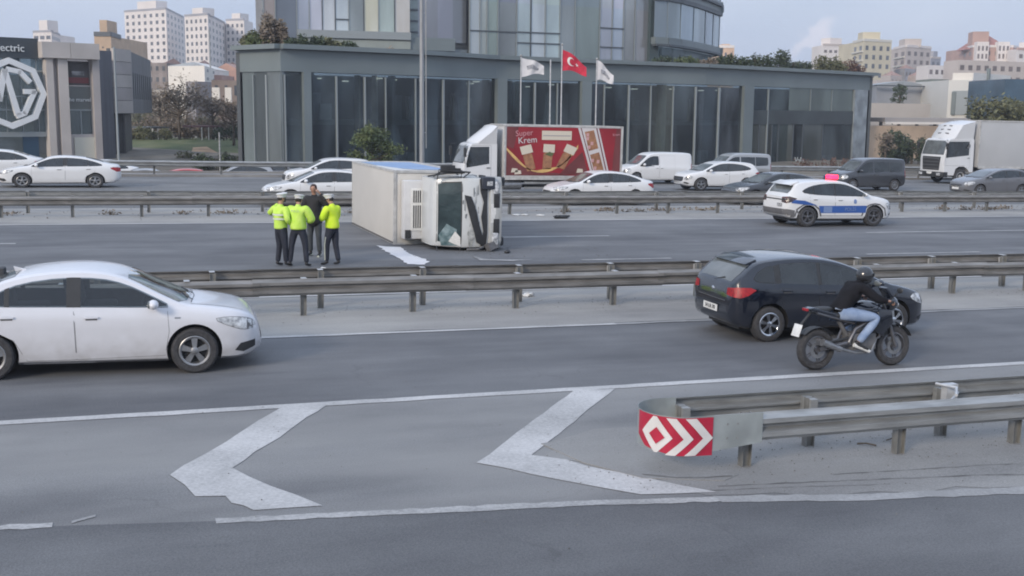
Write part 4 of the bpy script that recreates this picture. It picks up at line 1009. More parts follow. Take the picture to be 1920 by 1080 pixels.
# terrain: one big grid, flat by the road and rising to a town hill behind
def terr(x, y):
    zc = -GRADE * max(-200, min(330, x)) - .035
    d = Vector((x, y, 0)).dot(FH); s = Vector((x, y, 0)).dot(RH)
    k = max(0, d - 190); hill = 26 * (1 - math.exp(-k / 420)) if k > 0 else 0
    if y > 69.5: zc -= 1.45 * max(0, min(1, (y - 69.5) / 2)) * max(0, min(1, (118 - y) / 20))
    return zc + hill + (math.sin(x * .013) * math.cos(y * .011) * 5 * min(1, k / 150) if k > 0 else 0)
bm = bmesh.new(); gx = [-2600, -1600, -1000, -700, -500, -350] + list(range(-250, 351, 25)) + [450, 600, 800, 1100, 1700, 2600]
gy = [-1500, -600, -200, -60, 0, 40] + [69, 72, 86, 98] + list(range(110, 601, 25)) + [700, 850, 1000, 1300, 1800, 2600, 3400]
grid = [[bm.verts.new((x, y, terr(x, y))) for y in gy] for x in gx]
for i in range(len(gx) - 1):
    for j in range(len(gy) - 1): bm.faces.new((grid[i][j], grid[i + 1][j], grid[i + 1][j + 1], grid[i][j + 1]))
me = bpy.data.meshes.new('ground'); bm.to_mesh(me); bm.free(); me.materials.append(MT['soil']); me.shade_smooth()
tag(link('ground', me), kind='structure')
sheet('road_far', rect(XL, XR, 44.6, 65.4), 0, MT['asphalt_far'])
sheet('road_middle', rect(XL, XR, 22.4, 38.9), 0, MT['asphalt'])
sheet('road', rect(XL, XR, 3.5, 19.2), 0, MT['asphalt'])
edge = [(-90, 21.0), (-30, 14.2), (-8, 11.45), (-1.2, 10.62), (.6, 10.31), (2.04, 10.14), (4.1, 9.9), (5.4, 9.67), (6.75, 9.36), (8.65, 9.09), (14, 8.4), (40, 4.5), (200, -20)]
sheet('slip_road', [(-90, -30), (200, -30)] + edge[::-1], .004, MT['asphalt_near'])
up_e = [(x, y - .4) for x, y in edge if -9 < x < 50]
sheet('gore', up_e + [(40, 14.22), (-8, 14.22)], .002, MT['asphalt_gore'])
sheet('gore_shoulder', [(5.35, 9.80), (6.75, 9.46), (8.65, 9.2), (14, 8.5), (40, 4.6), (40, 12.6), (14, 12.4), (8, 12.3), (5.2, 12.35), (4.55, 12.0), (4.2, 11.45), (4.9, 10.9), (5.15, 10.2)], .006, MT['dusty_gore'], jag=.05, step=.3, seed=3)
sheet('median_strip', rect(XL, XR, 18.96, 22.95), .004, MT['dusty'], jag=.03, step=1.5, seed=5)
sheet('median_strip', rect(XL, XR, 38.72, 44.75), .004, MT['dusty'], jag=.05, step=2, seed=6)
sheet('verge', rect(XL, XR, 65.4, 69.5), .0, MT['patch'])
sheet('side_street', rect(XL, XR, 71.5, 90), -1.42, MT['asphalt_far'])
kb = MB(); kb.bbox((XL, 69.4, -1.6), (XR, 69.7, .10)); o = kb.build('retaining_wall', MT['patch'], mtx=TILT.copy()); tag(o, kind='structure')
0 and sheet('asphalt_patch', [(-3, 10.98), (.2, 10.62), (.85, 10.95), (.25, 11.5), (-1.5, 11.25), (-3, 11.5)], .012, MT['asphalt_near'], jag=.03, seed=9)
kb = MB(); kb.bbox((XL, 65.38, -.05), (XR, 65.6, .13)); o = kb.build('kerb', MT['patch'], mtx=TILT.copy()); tag(o, kind='structure')

def marking(name, poly, m=None, jag=.012, seed=1, h=.009, step=.12):
    return sheet(name, poly, h, m or MT['mark'], jag=jag, seed=seed, step=step)
for k_, (pts_, w_) in enumerate(((((5.6, 10.02), (6.8, 9.86), (8.6, 9.62), (11, 9.1)), .035), (((5.2, 9.95), (6.3, 9.80), (7.4, 9.62)), .02), (((7.0, 10.05), (9.0, 9.9), (12, 9.4)), .025), (((5.0, 10.55), (5.3, 10.36), (5.6, 10.28), (5.9, 10.26)), .018), (((4.5, 11.85), (5.0, 11.72), (5.4, 11.5)), .015))):
    sheet('ground_crack', [(x, y - w_ / 2) for x, y in pts_] + [(x, y + w_ / 2) for x, y in reversed(pts_)], .019 if k_ == 3 else .0075, mat('crack_dirt', (.145, .143, .14), .9, var=.35, vscale=5), jag=.008, step=.12, seed=30 + k_)
def band(pts, w): return [(x, y - w / 2) for x, y in pts] + [(x, y + w / 2) for x, y in reversed(pts)]
marking('edge_line', band([(-10, 14.29), (0, 14.29), (8, 14.3), (20, 14.27), (60, 14.2)], .19), MT['mark'], .006, 2, step=.3)
marking('edge_line', band([(.62, 10.30), (2.04, 10.13), (4.1, 9.88), (5.4, 9.66)], .14), MT['mark_worn'], .010, 3)
marking('edge_line', band([(5.4, 9.66), (6.75, 9.35), (8.65, 9.09), (14, 8.4), (30, 6.0)], .20), MT['mark_faint'], .012, 4)
marking('edge_line', band([(-3, 10.82), (-1.5, 10.66), (-.78, 10.57)], .12), MT['mark_worn'], .02, 5)
marking('edge_line', band([(-.62, 10.6), (-.42, 10.72)], .06), MT['mark_faint'], .012, 15)
marking('chevron_marking', [(1.68, 14.2), (2.26, 14.2), (.90, 11.86), (1.22, 11.16), (1.62, 10.46), (.98, 10.50), (.90, 10.66), (.80, 10.76), (.76, 10.98), (.48, 11.04), (.40, 11.42), (.27, 11.78)], None, .012, 6, step=.3)
marking('chevron_marking', [(5.65, 14.2), (6.26, 14.18), (4.10, 11.52), (4.42, 11.26), (4.55, 10.98), (5.0, 10.46), (5.50, 9.86), (4.72, 9.98), (4.1, 10.62), (3.43, 11.40)], None, .012, 7, step=.3)
marking('lane_line', band([(-20, 18.86), (2, 18.86), (8.3, 18.84)], .14), None, .008, 8, step=.3)
marking('lane_line', band([(8.3, 18.84), (30, 18.9)], .12), MT['mark_faint'], .014, 9, h=.008, step=.3)
marking('lane_line', band([(8.9, 18.85), (9.75, 18.85)], .12), MT['mark_worn'], .01, 10, h=.011)
marking('lane_line', band([(-30, 22.98), (80, 23.25)], .16), None, .006, 11, step=.6)
marking('lane_line', band([(-40, 38.6), (120, 38.75)], .18), MT['mark'], .006, 12, step=.8)
for a, b in ((-26.4, -20.4), (-9, -3), (8.4, 14.4), (24.0, 31.6), (41.4, 47.4), (58, 64)): marking('dashed_line', band([(a, 33.33), (b, 33.36)], .15), MT['mark'], .005, 13)
for a, b in ((-22, -18), (-6.5, -2.5), (11.2, 13.8), (20, 24), (37, 41)): marking('dashed_line', band([(a, 27.7), (b, 27.7)], .15), MT['mark_worn'], .005, 14)
for yl in (51.4, 58.2):
    for k in range(-3, 9): marking('dashed_line', band([(k * 12.0, yl), (k * 12.0 + 4, yl)], .14), MT['mark_worn'], 0, 16)

# ------------------------------------------------------------------ guard rails
def wprof(t=.006, d=.082, hh=.31):
    """closed W-beam section (offset from post, height)"""
    o = [(0, 0), (.012, .02), (d, .055), (d, .105), (.010, .145), (.010, .165), (d, .205), (d, .255), (.012, .29), (0, hh)]
    return o + [(x - t if i not in (0, 9) else x - t, z) for i, (x, z) in reversed(list(enumerate(o)))]
_seg = {}
def beam_mesh(L, face, m):
    k = (round(L, 3), face, m.name)
    if k not in _seg:
        b = MB(); pr = [(-face * x, z) for x, z in wprof()] if False else [(face * x, z) for x, z in wprof()]
        n = len(pr); vs = []
        for x in (0, L):
            vs += [(x, y, z) for y, z in pr]
        b.add(vs, [(i, (i + 1) % n, n + (i + 1) % n, n + i) for i in range(n)] + [tuple(range(n)), tuple(range(n, 2 * n))[::-1]])
        for x in (.12, .24): 
            for z in (.08, .23): b.tube([(x, face * .08, z), (x, face * .096, z)], .014, 6)
        _seg[k] = b.mesh('beam', m, 25)
    return _seg[k]
_post = {}
def post_mesh(h, m):
    k = (h, m.name)
    if k not in _post:
        b = MB(); b.bbox((-.055, -.05, -.1), (-.047, .05, h)); b.bbox((-.047, -.004, -.1), (.047, .004, h)); b.bbox((.047, -.05, -.1), (.055, .05, h)); _post[k] = b.mesh('post', m)
    return _post[k]
def guard_rail(label, y, face, x0, x1, top, px0, pstep, poff=.14, matb='galv', seg=4.0, group=None, spacer='steel_white', heap=True, hh=.31):
    """beam face at distance y looking towards face*Y, posts poff behind it"""
    root = empty('guard_rail', TILT.copy()); tag(root, label, 'guard rail', group)
    x = x0; i = 0
    rnd = random.Random(int(y * 10))
    while x < x1:
        o = link('beam', beam_mesh(seg + .12, face, MT[matb]), root, loc=(x, y - face * .08 + rnd.gauss(0, .004) + face * .007 * (i % 2), top - hh + rnd.gauss(0, .006))); x += seg; i += 1
    n = math.ceil((x0 - px0) / pstep); xx = px0 + n * pstep
    while xx < x1:
        o = link('post', post_mesh(round(top - .03, 3), MT['galv_post']), root, loc=(xx, y - face * (.08 + poff), 0)); o.rotation_euler = (rnd.gauss(0, .012), rnd.gauss(0, .015), rnd.gauss(0, .05))
        b = MB()
        sp = _post.get(('sp', face, poff, spacer))
        if sp is None:
            b.bbox((-.035, -face * .0, .04), (.035, -face * (poff - .05), .22)); b.bbox((-.05, face * .02, .275), (.05, -face * (poff + .03), .282)); sp = _post[('sp', face, poff, spacer)] = b.mesh('spacer', MT[spacer])
        link('spacer', sp, root, loc=(xx, y - face * .085, top - hh + .03))
        xx += pstep
    return root
G1 = 'double guard rail between the near lanes and the crash lanes'
guard_rail('front beam of the double guard rail behind the black hatchback', 20.62, -1, -10, 46, .705, 2.93, 2.06, matb='galv_old', group=G1)
guard_rail('rear beam of the double guard rail right below the standing police officers', 21.78, 1, -10, 50, .745, 3.36, 2.0, matb='galv_old', group=G1)
G2 = 'double guard rail between the crash lanes and the oncoming traffic'
guard_rail('front beam of the far median guard rail behind the overturned truck', 41.0, -1, -26, 82, .72, .34, 2.22, matb='galv_old', group=G2, spacer='galv_post')
guard_rail('rear beam of the far median guard rail beside the oncoming cars', 43.1, 1, -26, 86, .76, .6, 4.0, matb='galv', group=G2, spacer='steel_white')
guard_rail('farthest guard rail along the side street before the glass building', 66.2, -1, -34, 120, .84, 4.89, 3.61, matb='galv', spacer='galv_post')

# gore rail with rounded nose
gr = empty('guard_rail', TILT.copy()); tag(gr, 'short guard rail in the foreground ending in a rounded nose with a red chevron board', 'guard rail')
for i in range(8):
    link('beam', beam_mesh(4.12, -1, MT['galv']), gr, loc=(5.75 + 4 * i, 10.44 + .006 * (i % 2), .325)); link('beam', beam_mesh(4.12, 1, MT['galv']), gr, loc=(5.55 + 4 * i, 11.22 + .006 * (i % 2), .33))
for x, y in [(6.23, 10.58), (8.20, 10.56), (9.85, 10.58)] + [(9.85 + 2.0 * k, 10.58) for k in range(1, 11)]: link('post', post_mesh(.6, MT['galv_post']), gr, loc=(x, y, 0))
for x in [5.72, 7.35, 9.2] + [9.2 + 2.0 * k for k in range(1, 11)]:
    link('post', post_mesh(.58, MT['galv_post']), gr, loc=(x, 11.08, 0)); b = MB(); b.bbox((x - .05, 11.0, .38), (x + .05, 11.21, .575)); b.build('spacer', MT['galv'], gr, bevel=.006)
cb = MB(); cb.tube([(8.95, 10.56, .64), (9.15, 10.8, .66), (9.1, 11.1, .645)], .018, 6); cb.tube([(8.9, 10.6, .55), (9.3, 10.95, .56), (9.25, 11.15, .50)], .016, 6); cb.box((9.22, 11.0, .56), (.16, .1, .2)); cb.build('twisted_bracket', MT['steel_white'], gr, 40)
R0 = .40; CY = 10.36 + R0; S0 = .22; XN = 5.69
def nose(s, z, off=0.0):
    if s <= S0: return (XN - s, 10.36 - off, z)
    a = (s - S0) / R0; return (XN - S0 - (R0 + off) * math.sin(a), CY - (R0 + off) * math.cos(a), z)
def nose_sheet(poly, off, m, name, parent, th=.004):
    vs, fs, key = [], [], {}; x0 = min(p[0] for p in poly); x1 = max(p[0] for p in poly); n = max(1, int((x1 - x0) / .05))
    for i in range(n):
        a = x0 + (x1 - x0) * i / n; b = x0 + (x1 - x0) * (i + 1) / n; c = clip_cell(list(poly), a - 1e-6, 0, b + 1e-6, 2)
        if len(c) < 3: continue
        k = len(vs); vs += [nose(s, z, off) for s, z in c]; q = len(c); fs.append(tuple(range(k, k + q)))
    mb = MB(); mb.v, mb.f, mb.mi = vs, fs, [0] * len(fs)
    me = mb.mesh(name, m, None, fix=False); bm = bmesh.new(); bm.from_mesh(me); bmesh.ops.remove_doubles(bm, verts=bm.verts, dist=1e-4); bmesh.ops.recalc_face_normals(bm, faces=bm.faces); bmesh.ops.solidify(bm, geom=list(bm.faces), thickness=th); bm.to_mesh(me); bm.free()
    me.shade_smooth(); me.set_sharp_from_angle(angle=R(40)); return link(name, me, parent)
MT['nose'] = mat('nose_steel', (.33, .36, .36), .5, metal=.3, var=.15, vscale=4)
MT['refl_red'] = mat('reflective_red', (.42, .02, .05), .4, var=.12, vscale=6); MT['refl_white'] = mat('reflective_white', (.66, .64, .62), .4, var=.06, vscale=6)
smax = S0 + R0 * math.pi + .20
def nz_(s, z, off=0): return nose(s, z, off)
# the nose wraps past its round end: extend the map
_old = nose
def nose(s, z, off=0.0):
    lim = S0 + R0 * math.pi
    if s > lim: return (XN - S0 + (s - lim), CY + R0 + off, z)
    return _old(s, z, off)
nose_sheet([(-.60, .33), (-.60, .66), (smax, .66), (smax, .30), (1.1, .28), (.5, .26), (0, .27)], .012, MT['nose'], 'nose_sheet', gr)
brd = nose_sheet([(0.0, .235), (0.0, .645), (.87, .655), (.87, .40), (.74, .30), (.40, .245)], .020, MT['refl_red'], 'chevron_board', gr)
def chv(tip, wd, z0=.20, z1=.65, zm=.425, bk=.30):      # '>' seen from outside: s falls to the right
    return [(tip, zm), (tip + bk, z1), (tip + bk + wd, z1), (tip + wd, zm), (tip + bk + wd, z0), (tip + bk, z0)]
for t, wd_, bk_ in ((.0, .115, .20), (.226, .10, .177)):
    for ze in (.643, .247): q = [(t, .425), (t + wd_, .425), (t + bk_ + wd_, ze), (t + bk_, ze)]; nose_sheet(q, .030, MT['refl_white'], 'white_chevron', brd, .003)
q = [(.433, .43), (.60, .645), (.64, .645), (.78, .46), (.62, .262), (.585, .262)]
nose_sheet(q, .030, MT['refl_white'], 'white_chevron', brd, .003)
nose_sheet([(.510, .435), (.595, .535), (.675, .455), (.595, .355)], .042, MT['refl_red'], 'red_diamond', brd, .003)
pd = MB(); pd.prism([(4.35, 11.9), (4.55, 11.1), (4.95, 10.45), (5.75, 10.15), (6.0, 10.3), (5.9, 11.6), (5.3, 12.1)], .004, .014, 'xy'); o = pd.build('concrete_pad', MT['dusty_gore'], mtx=TILT.copy()); tag(o, 'worn concrete pad under the rounded nose of the foreground guard rail', 'pad')

# ------------------------------------------------------------------ tall things by the road
def pole(name, label, cat, px, zh, ytop, r0, r1, m, zbase=None, group=None, build=True, ybase=None):
    b = gxy(px, zh); zt = hz(px, ytop, zh); zb = terr(b.x, b.y) if zbase is None else zbase
    root = empty(name, Matrix.Translation((b.x, b.y, zb))); tag(root, label, cat, group)
    t = MB(); t.tube([(0, 0, -.1), (0, 0, (zt - zb) * .5), (0, 0, zt - zb)], [r0, (r0 + r1) / 2, r1], 12); t.build('pole', m, root, 50)
    return root, zt - zb
MT['pole_grey'] = mat('lamp_pole_paint', (.30, .31, .32), .5, metal=.4, var=.12, vscale=2, stretch=(3, 3, .4))
lp, lh = pole('lamp_post', 'tall grey lamp post standing in front of the glass building', 'lamp post', 791, 74, -160, .19, .10, MT['pole_grey'])
t = MB(); t.tube([(0, 0, lh - .3), (-.3, -1.0, lh + .3), (-.8, -2.4, lh + .5)], .05, 8); t.build('lamp_arm', MT['pole_grey'], lp, 50)
t = MB(); t.box((-.95, -2.8, lh + .48), (.35, .9, .14)); t.build('lamp_head', MT['galv'], lp, 40, .03)
t = MB(); t.bbox((-.28, -.28, -.1), (.28, .28, .12)); t.build('base_plate', MT['patch'], lp)
t = MB(); t.tube([(.28, 0, 3), (.28, 0, 15.2)], .035, 6); [t.box((.15, 0, z), (.3, .05, .05)) for z in (4, 8.2, 11.5, 15)]; t.build('cable_pipe', MT['pole_grey'], lp, 50)
pole('street_pole', 'white pole beside the grey block left of the beige panel', 'pole', 219, 84, 88, .09, .07, MT['mullion_lt'])
pole('street_pole', 'thin pole standing in front of the green bank', 'pole', 410, 78, 248, .06, .05, MT['galv'])
pole('street_pole', 'tall thin pole at the foot of the glass building corner', 'pole', 397, 200, 55, .16, .12, MT['galv'])
pole('street_pole', 'broad pale pole before the white building on the right', 'pole', 1848, 170, 128, .32, .28, MT['clad'])
# flags
def flag(name, label, px, zh, ytop, fy, m, kind, w, h, droop, seed, r=.055):
    root, H = pole('flagpole', label, 'flagpole', px, zh, ytop, r, r * .7, MT['steel_white'])
    t = MB(); t.ball((0, 0, H + .06), .09, 10, 8); t.build('finial', MT['galv'], root, 60)
    if kind is None: return root
    zt = hz(px, fy, zh) - root.location.z; nx, ny = 26, 16; vs, fs = [], []
    def F(u, v, off=0):
        x = u * w; sag = droop * u ** 1.15; wv = math.sin(u * 7 + v * 1.5 + seed) * .16 * u + math.sin(u * 15 + seed * 2 + v * 4) * .05 * u
        hh = h * (1 - .55 * u)
        return Vector((.05, 0, 0)) + RH * x * .93 + FH * (wv - off) + Vector((0, 0, zt - v * hh - sag - .06 * math.sin(u * 6 + seed)))
    for i in range(nx + 1):
        for j in range(ny + 1): vs.append(tuple(F(i / nx, j / ny)))
    fs = [(i * (ny + 1) + j, (i + 1) * (ny + 1) + j, (i + 1) * (ny + 1) + j + 1, i * (ny + 1) + j + 1) for i in range(nx) for j in range(ny)]
    mb = MB(); mb.v, mb.f, mb.mi = vs, fs, [0] * len(fs); me = mb.mesh('cloth', m, None, fix=False); me.shade_smooth(); cl = link('cloth', me, root)
    def dec(shape, mm, nm):
        # small shape given in (u, v) laid just in front of the cloth
        v2 = [tuple(F(u, v, .03)) for u, v in shape]; c = F(sum(p[0] for p in shape) / len(shape), sum(p[1] for p in shape) / len(shape), .03)
        b = MB(); b.add(v2 + [tuple(c)] if nm != 'crescent' else v2, [(i, (i + 1) % len(v2), len(v2)) for i in range(len(v2))] if nm != 'crescent' else [(i, i + 1, len(v2) - 2 - i, len(v2) - 1 - i) for i in range(len(v2) // 2 - 1)]); b.build(nm, mm, cl, fix=False)
    if kind == 'flag':
        cu, cv, ra = .36, .48, .22; out = [(cu + ra * .75 * math.cos(R(a)), cv + ra * 1.15 * math.sin(R(a))) for a in range(40, 321, 20)]; inn = [(cu + .05 + ra * .60 * math.cos(R(a)), cv + ra * .90 * math.sin(R(a))) for a in range(30, 331, 20)][:len(out)]
        inn = [(cu + .055 + ra * .58 * math.cos(R(40 + (280) * k / (len(out) - 1))), cv + ra * .9 * math.sin(R(40 + 280 * k / (len(out) - 1)))) for k in range(len(out))]
        dec(out + inn[::-1], MT['refl_white'], 'crescent')
        dec([(.60 + (.075 if k % 2 == 0 else .03) * math.cos(R(180 + 36 * k)), .48 + (.12 if k % 2 == 0 else .05) * math.sin(R(180 + 36 * k))) for k in range(10)], MT['refl_white'], 'star')
    else:
        dec([(.22, .40), (.50, .30), (.78, .55), (.70, .72), (.45, .60), (.25, .62)], MT['print_cloth'], 'emblem')
    return root
MT['flag_red'] = mat('flag_red', (.50, .02, .05), .8, var=.15, vscale=4); MT['flag_white'] = mat('flag_white', (.60, .60, .62), .8, var=.06, vscale=4); MT['print_cloth'] = mat('grey_flag_print', (.30, .31, .34), .8, var=.4, vscale=9)
flag('flag', 'flagpole with a white flag bearing a grey emblem, leftmost of the flagpoles', 976, 80, 106, 107, MT['flag_white'], 'shop', 1.65, 1.3, .55, 1)
pole('flagpole', 'bare white pole between the left white flag and the red flag', 'flagpole', 1031, 80, 112, .055, .045, MT['steel_white'])
flag('flag', 'tall flagpole flying the red flag with white crescent and star', 1052, 79, 85, 92, MT['flag_red'], 'flag', 1.75, 1.4, 1.15, 2.2)
flag('flag', 'flagpole with a white flag drooping, rightmost of the flagpoles', 1117, 80, 112, 113, MT['flag_white'], 'shop', 1.2, 1.35, 1.0, 3.3)

# ------------------------------------------------------------------ buildings
def quad_prism(mb, p0, p1, z0, z1, th=.06, out=0.0):
    """upright slab from p0 to p1 (plan), its face moved `out` towards the viewer, th thick"""
    d = (Vector(p1) - Vector(p0)); d.z = 0; e = d.normalized(); nrm = Vector((e.y, -e.x, 0))
    if nrm.dot(Vector(p0) - Vector((0, 0, 0))) > 0: nrm = -nrm
    a, b = Vector(p0) + nrm * out, Vector(p1) + nrm * out; c, q = b - nrm * th, a - nrm * th
    vs = [(a.x, a.y, z0), (b.x, b.y, z0), (c.x, c.y, z0), (q.x, q.y, z0), (a.x, a.y, z1), (b.x, b.y, z1), (c.x, c.y, z1), (q.x, q.y, z1)]
    return mb.add(vs, [(0, 3, 2, 1), (4, 5, 6, 7), (0, 1, 5, 4), (1, 2, 6, 5), (2, 3, 7, 6), (3, 0, 4, 7)])
class Face:
    """plan polyline given as (photo column, distance); point(px) walks along it"""
    def __init__(s, pts): s.p = [(a, gxy(a, b)) for a, b in pts]
    def pt(s, px):
        d = ray(px, 215); d = Vector((d.x, d.y, 0))
        seg = None
        for (a, A), (b, B) in zip(s.p, s.p[1:]):
            seg = (A, B)
            if px <= b: break
        A, B = seg; e = B - A; t = (A.y * d.x - A.x * d.y) / (e.x * d.y - e.y * d.x); return A + e * t
    def corners(s, a, b): return [s.pt(a)] + [P for c, P in s.p if a < c < b] + [s.pt(b)]
def slab(name, face, a, b, z0, z1, m, parent, th=.06, out=0.0, bevel=0):
    mb = MB(); c = face.corners(a, b)
    for p, q in zip(c, c[1:]): quad_prism(mb, p, q, z0, z1, th, out)
    return mb.build(name, m, parent)
gl_cols = {}
def gmat(c, rough=.12, key=None):  # noise blotches paint blurred reflections and interior shapes into the pane colour
    k = (c, rough)
    if k not in gl_cols:
        dark = sum(c) < .25; m = mat('pane_glass_%d' % len(gl_cols), tuple(x * (1.15 if dark else 1.05) for x in c), rough, metal=0 if dark else .4, spec=.55, var=.25, vscale=.30 if dark else .16, stretch=(1.3, 1.3, .35), detail=7,
            c2=tuple(min(.8, x * (4.8 if dark else 1.4) + (.012 if dark else 0)) for x in c)); gl_cols[k] = m
        r = [n for n in m.node_tree.nodes if n.type == 'VALTORGB'][0]; r.color_ramp.elements[0].position = .40; r.color_ramp.elements[1].position = .68
        if dark and key != 'solid':
            nt = m.node_tree; out = nt.nodes['Material Output']; p_ = nt.nodes['Principled BSDF']; tr_ = _n(nt, 'ShaderNodeBsdfTransparent'); tr_.inputs[0].default_value = (.72, .80, .82, 1)
            ms = _n(nt, 'ShaderNodeMixShader'); ms.inputs[0].default_value = .40; nt.links.new(tr_.outputs[0], ms.inputs[1]); nt.links.new(p_.outputs[0], ms.inputs[2]); nt.links.new(ms.outputs[0], out.inputs['Surface'])
    return gl_cols[k]

# --- the glass showroom: a long low podium
PF = Face([(448, 92.0), (528, 88.5), (786, 96), (930, 103.5), (1320, 117), (1633, 137)])
EYE = CAM.z; ZB, ZT = EYE + 2.82, EYE + 4.86; zg = -1.6
pod = empty('glass_building', Matrix.Identity(4)); tag(pod, 'long low glass fronted building with a grey fascia and roof planting', 'building')
slab('fascia', PF, 450, 1630, ZB, ZT - .42, MT['clad'], pod, 1.2, .0)
slab('roof_lip', PF, 446, 1636, ZT - .36, ZT, MT['clad'], pod, 1.8, .55)
slab('fascia_shadow_gap', PF, 450, 1632, ZT - .42, ZT - .36, MT['clad_dark'], pod, 1.6, .25)
# plan ends
L0, L1 = PF.pt(452), PF.pt(1628); back = FH * 34
for p in (L0, L1): ends = MB(); q = p + back; quad_prism(ends, p, q, zg, ZT - .5, .3); ends.build('end_wall', MT['clad_dark'], pod)
rf = MB(); rp_ = PF.corners(452, 1628); n = len(rp_); bk = [p + back for p in rp_]
rf.add([(p.x, p.y, ZT - .5) for p in rp_] + [(p.x, p.y, ZT - .5) for p in bk], [(i, i + 1, n + i + 1, n + i) for i in range(n - 1)]); rf.build('roof', MT['clad_dark'], pod)
inn = MB(); c = PF.corners(455, 1626)
for p, q in zip(c, c[1:]): quad_prism(inn, p + FH * 9, q + FH * 9, zg, ZB, .1)
inn.build('inner_wall', mat('inner_wall', (.10, .105, .11), .8, var=.6, vscale=.35), pod)
COLS = [(568, 582), (929, 948), (1088, 1106), (1391, 1409)]
for a, b in COLS: slab('column', PF, a, b, zg, ZB, MT['clad'], pod, .7, .25)
slab('column', PF, 1600, 1624, zg, ZB, mat('pale_reflecting_cladding', (.26, .29, .31), .35, var=.35, vscale=.8), pod, .6, .1)
D = (.028, .036, .042)
panes = [(454, 476, (.20, .24, .25)), (476, 500, (.11, .13, .14)), (500, 535, (.21, .24, .25)), (535, 568, (.045, .055, .062)),
         (582, 632, D), (632, 685, (.022, .03, .036)), (685, 724, (.035, .043, .048)), (724, 780, (.035, .048, .058)), (780, 832, (.042, .055, .065)), (832, 880, (.05, .06, .068)), (880, 929, (.055, .06, .062)),
         (948, 1003, (.03, .042, .048)), (1003, 1045, (.035, .046, .052)), (1045, 1088, (.03, .036, .04)), (1106, 1133, (.035, .04, .046)), (1133, 1179, D), (1179, 1220, (.045, .052, .056)), (1220, 1262, (.052, .056, .05)), (1262, 1304, (.045, .055, .062)), (1304, 1348, (.032, .04, .048)), (1348, 1391, (.045, .05, .056)), (1409, 1440, (.022, .03, .036)), (1440, 1480, (.045, .056, .060))]
for i, (a, b, cc) in enumerate(panes):
    lowl = a < 568
    slab('pane', PF, a + .0, b - .0, zg, ZB, gmat(cc, .10 if not lowl else .2), pod, .04, -.12)
for i, (a, b, cc) in enumerate(panes[1:]):
    if a in (582, 948, 1106, 1409): continue
    lt = a in (632, 685, 500, 535, 832, 1003, 1179, 1304, 1348)
    slab('mullion', PF, a - (1.3 if lt else .8), a + (1.3 if lt else .8), zg, ZB - .25, MT['mullion_lt'] if lt else MT['mullion'], pod, .25, .02)
for i in range(3):   # right bay: upper glazing over a dark spandrel
    a = 1480 + 40 * i; slab('pane', PF, a, a + 40, EYE + .35, ZB, gmat((.14, .165, .15), .15), pod, .04, -.12); slab('mullion', PF, a + 39.2, a + 40.2, EYE + .35, ZB - .1, MT['mullion'], pod, .15, -.05)
slab('spandrel', PF, 1409, 1600, EYE - 1.15, EYE + .35, mat('dark_spandrel', (.05, .062, .066), .3, var=.2, vscale=.4), pod, .12, -.02)
for a, b, cc in ((1409, 1425, (.16, .17, .15)), (1425, 1450, (.13, .14, .13)), (1450, 1462, (.035, .04, .045)), (1462, 1490, (.15, .16, .145)), (1490, 1508, (.03, .034, .036)), (1508, 1545, (.13, .145, .14)), (1545, 1600, (.05, .058, .062))):
    slab('pane', PF, a, b, zg, EYE - 1.15, gmat(cc, .2), pod, .04, -.12); slab('mullion', PF, b - .8, b + .8, zg, EYE - 1.15, MT['clad_dark'], pod, .15, -.04)
p0 = PF.pt(1501); e = (PF.pt(1520) - PF.pt(1480)).normalized(); nr = Vector((e.y, -e.x, 0)); nr = -nr if nr.dot(p0) > 0 else nr
link('lettering', text_mesh('lettering', 'Vale', 1.0, mat('window_lettering', (.55, .58, .57), .6), .02), pod, face_mat(p0 + nr * .12 + Vector((0, 0, hz(1501, 303, 125))), e, (0, 0, 1)))
# what shows through the glass: upper floor edge, inner pillars, partitions, counters, ceiling lights
slab('upper_floor', Face([(a, b + 5.5) for a, b in ((448, 92.0), (528, 88.5), (786, 96), (930, 103.5), (1320, 117), (1633, 137))]), 470, 1400, EYE - 1.3, EYE - .85, mat('floor_edge', (.30, .31, .31), .7), pod, 4, 0)
PI_ = Face([(a, b + 4) for a, b in ((448, 92.0), (528, 88.5), (786, 96), (930, 103.5), (1320, 117), (1633, 137))]); irn = random.Random(12)
ipal = [mat('inside_%d' % i, c, .8, var=.35, vscale=.6) for i, c in enumerate(((.70, .70, .66), (.26, .28, .30), (.55, .44, .32), (.16, .19, .20), (.42, .48, .50), (.80, .80, .76)))]
for k in range(30):
    a = 590 + k * 27 + irn.uniform(-8, 8); w = irn.choice((3, 5, 9, 16, 22)); lowf = irn.random() < .55
    if lowf: slab('counter' if w > 9 else 'inner_pillar', PI_, a, a + w, zg, (-1.6 + irn.uniform(.9, 2.0)) if w > 9 else ZB, irn.choice(ipal), pod, .8, irn.uniform(-3, 1))
    else: slab('partition', PI_, a, a + w, EYE - .85, EYE - .85 + irn.uniform(1.0, 3.0), irn.choice(ipal), pod, .3, irn.uniform(-3, 1))
for k in range(16):
    a = 600 + k * 50 + irn.uniform(-12, 12); z = ZB - irn.uniform(.25, .6); slab('ceiling_light', PI_, a, a + irn.uniform(3, 9), z, z + .10, mat('lit_panel', (.8, .8, .75), .5, emit=((1, .96, .85), .9)) if k == 0 else bpy.data.materials['lit_panel'], pod, .5, irn.uniform(-2, 2))
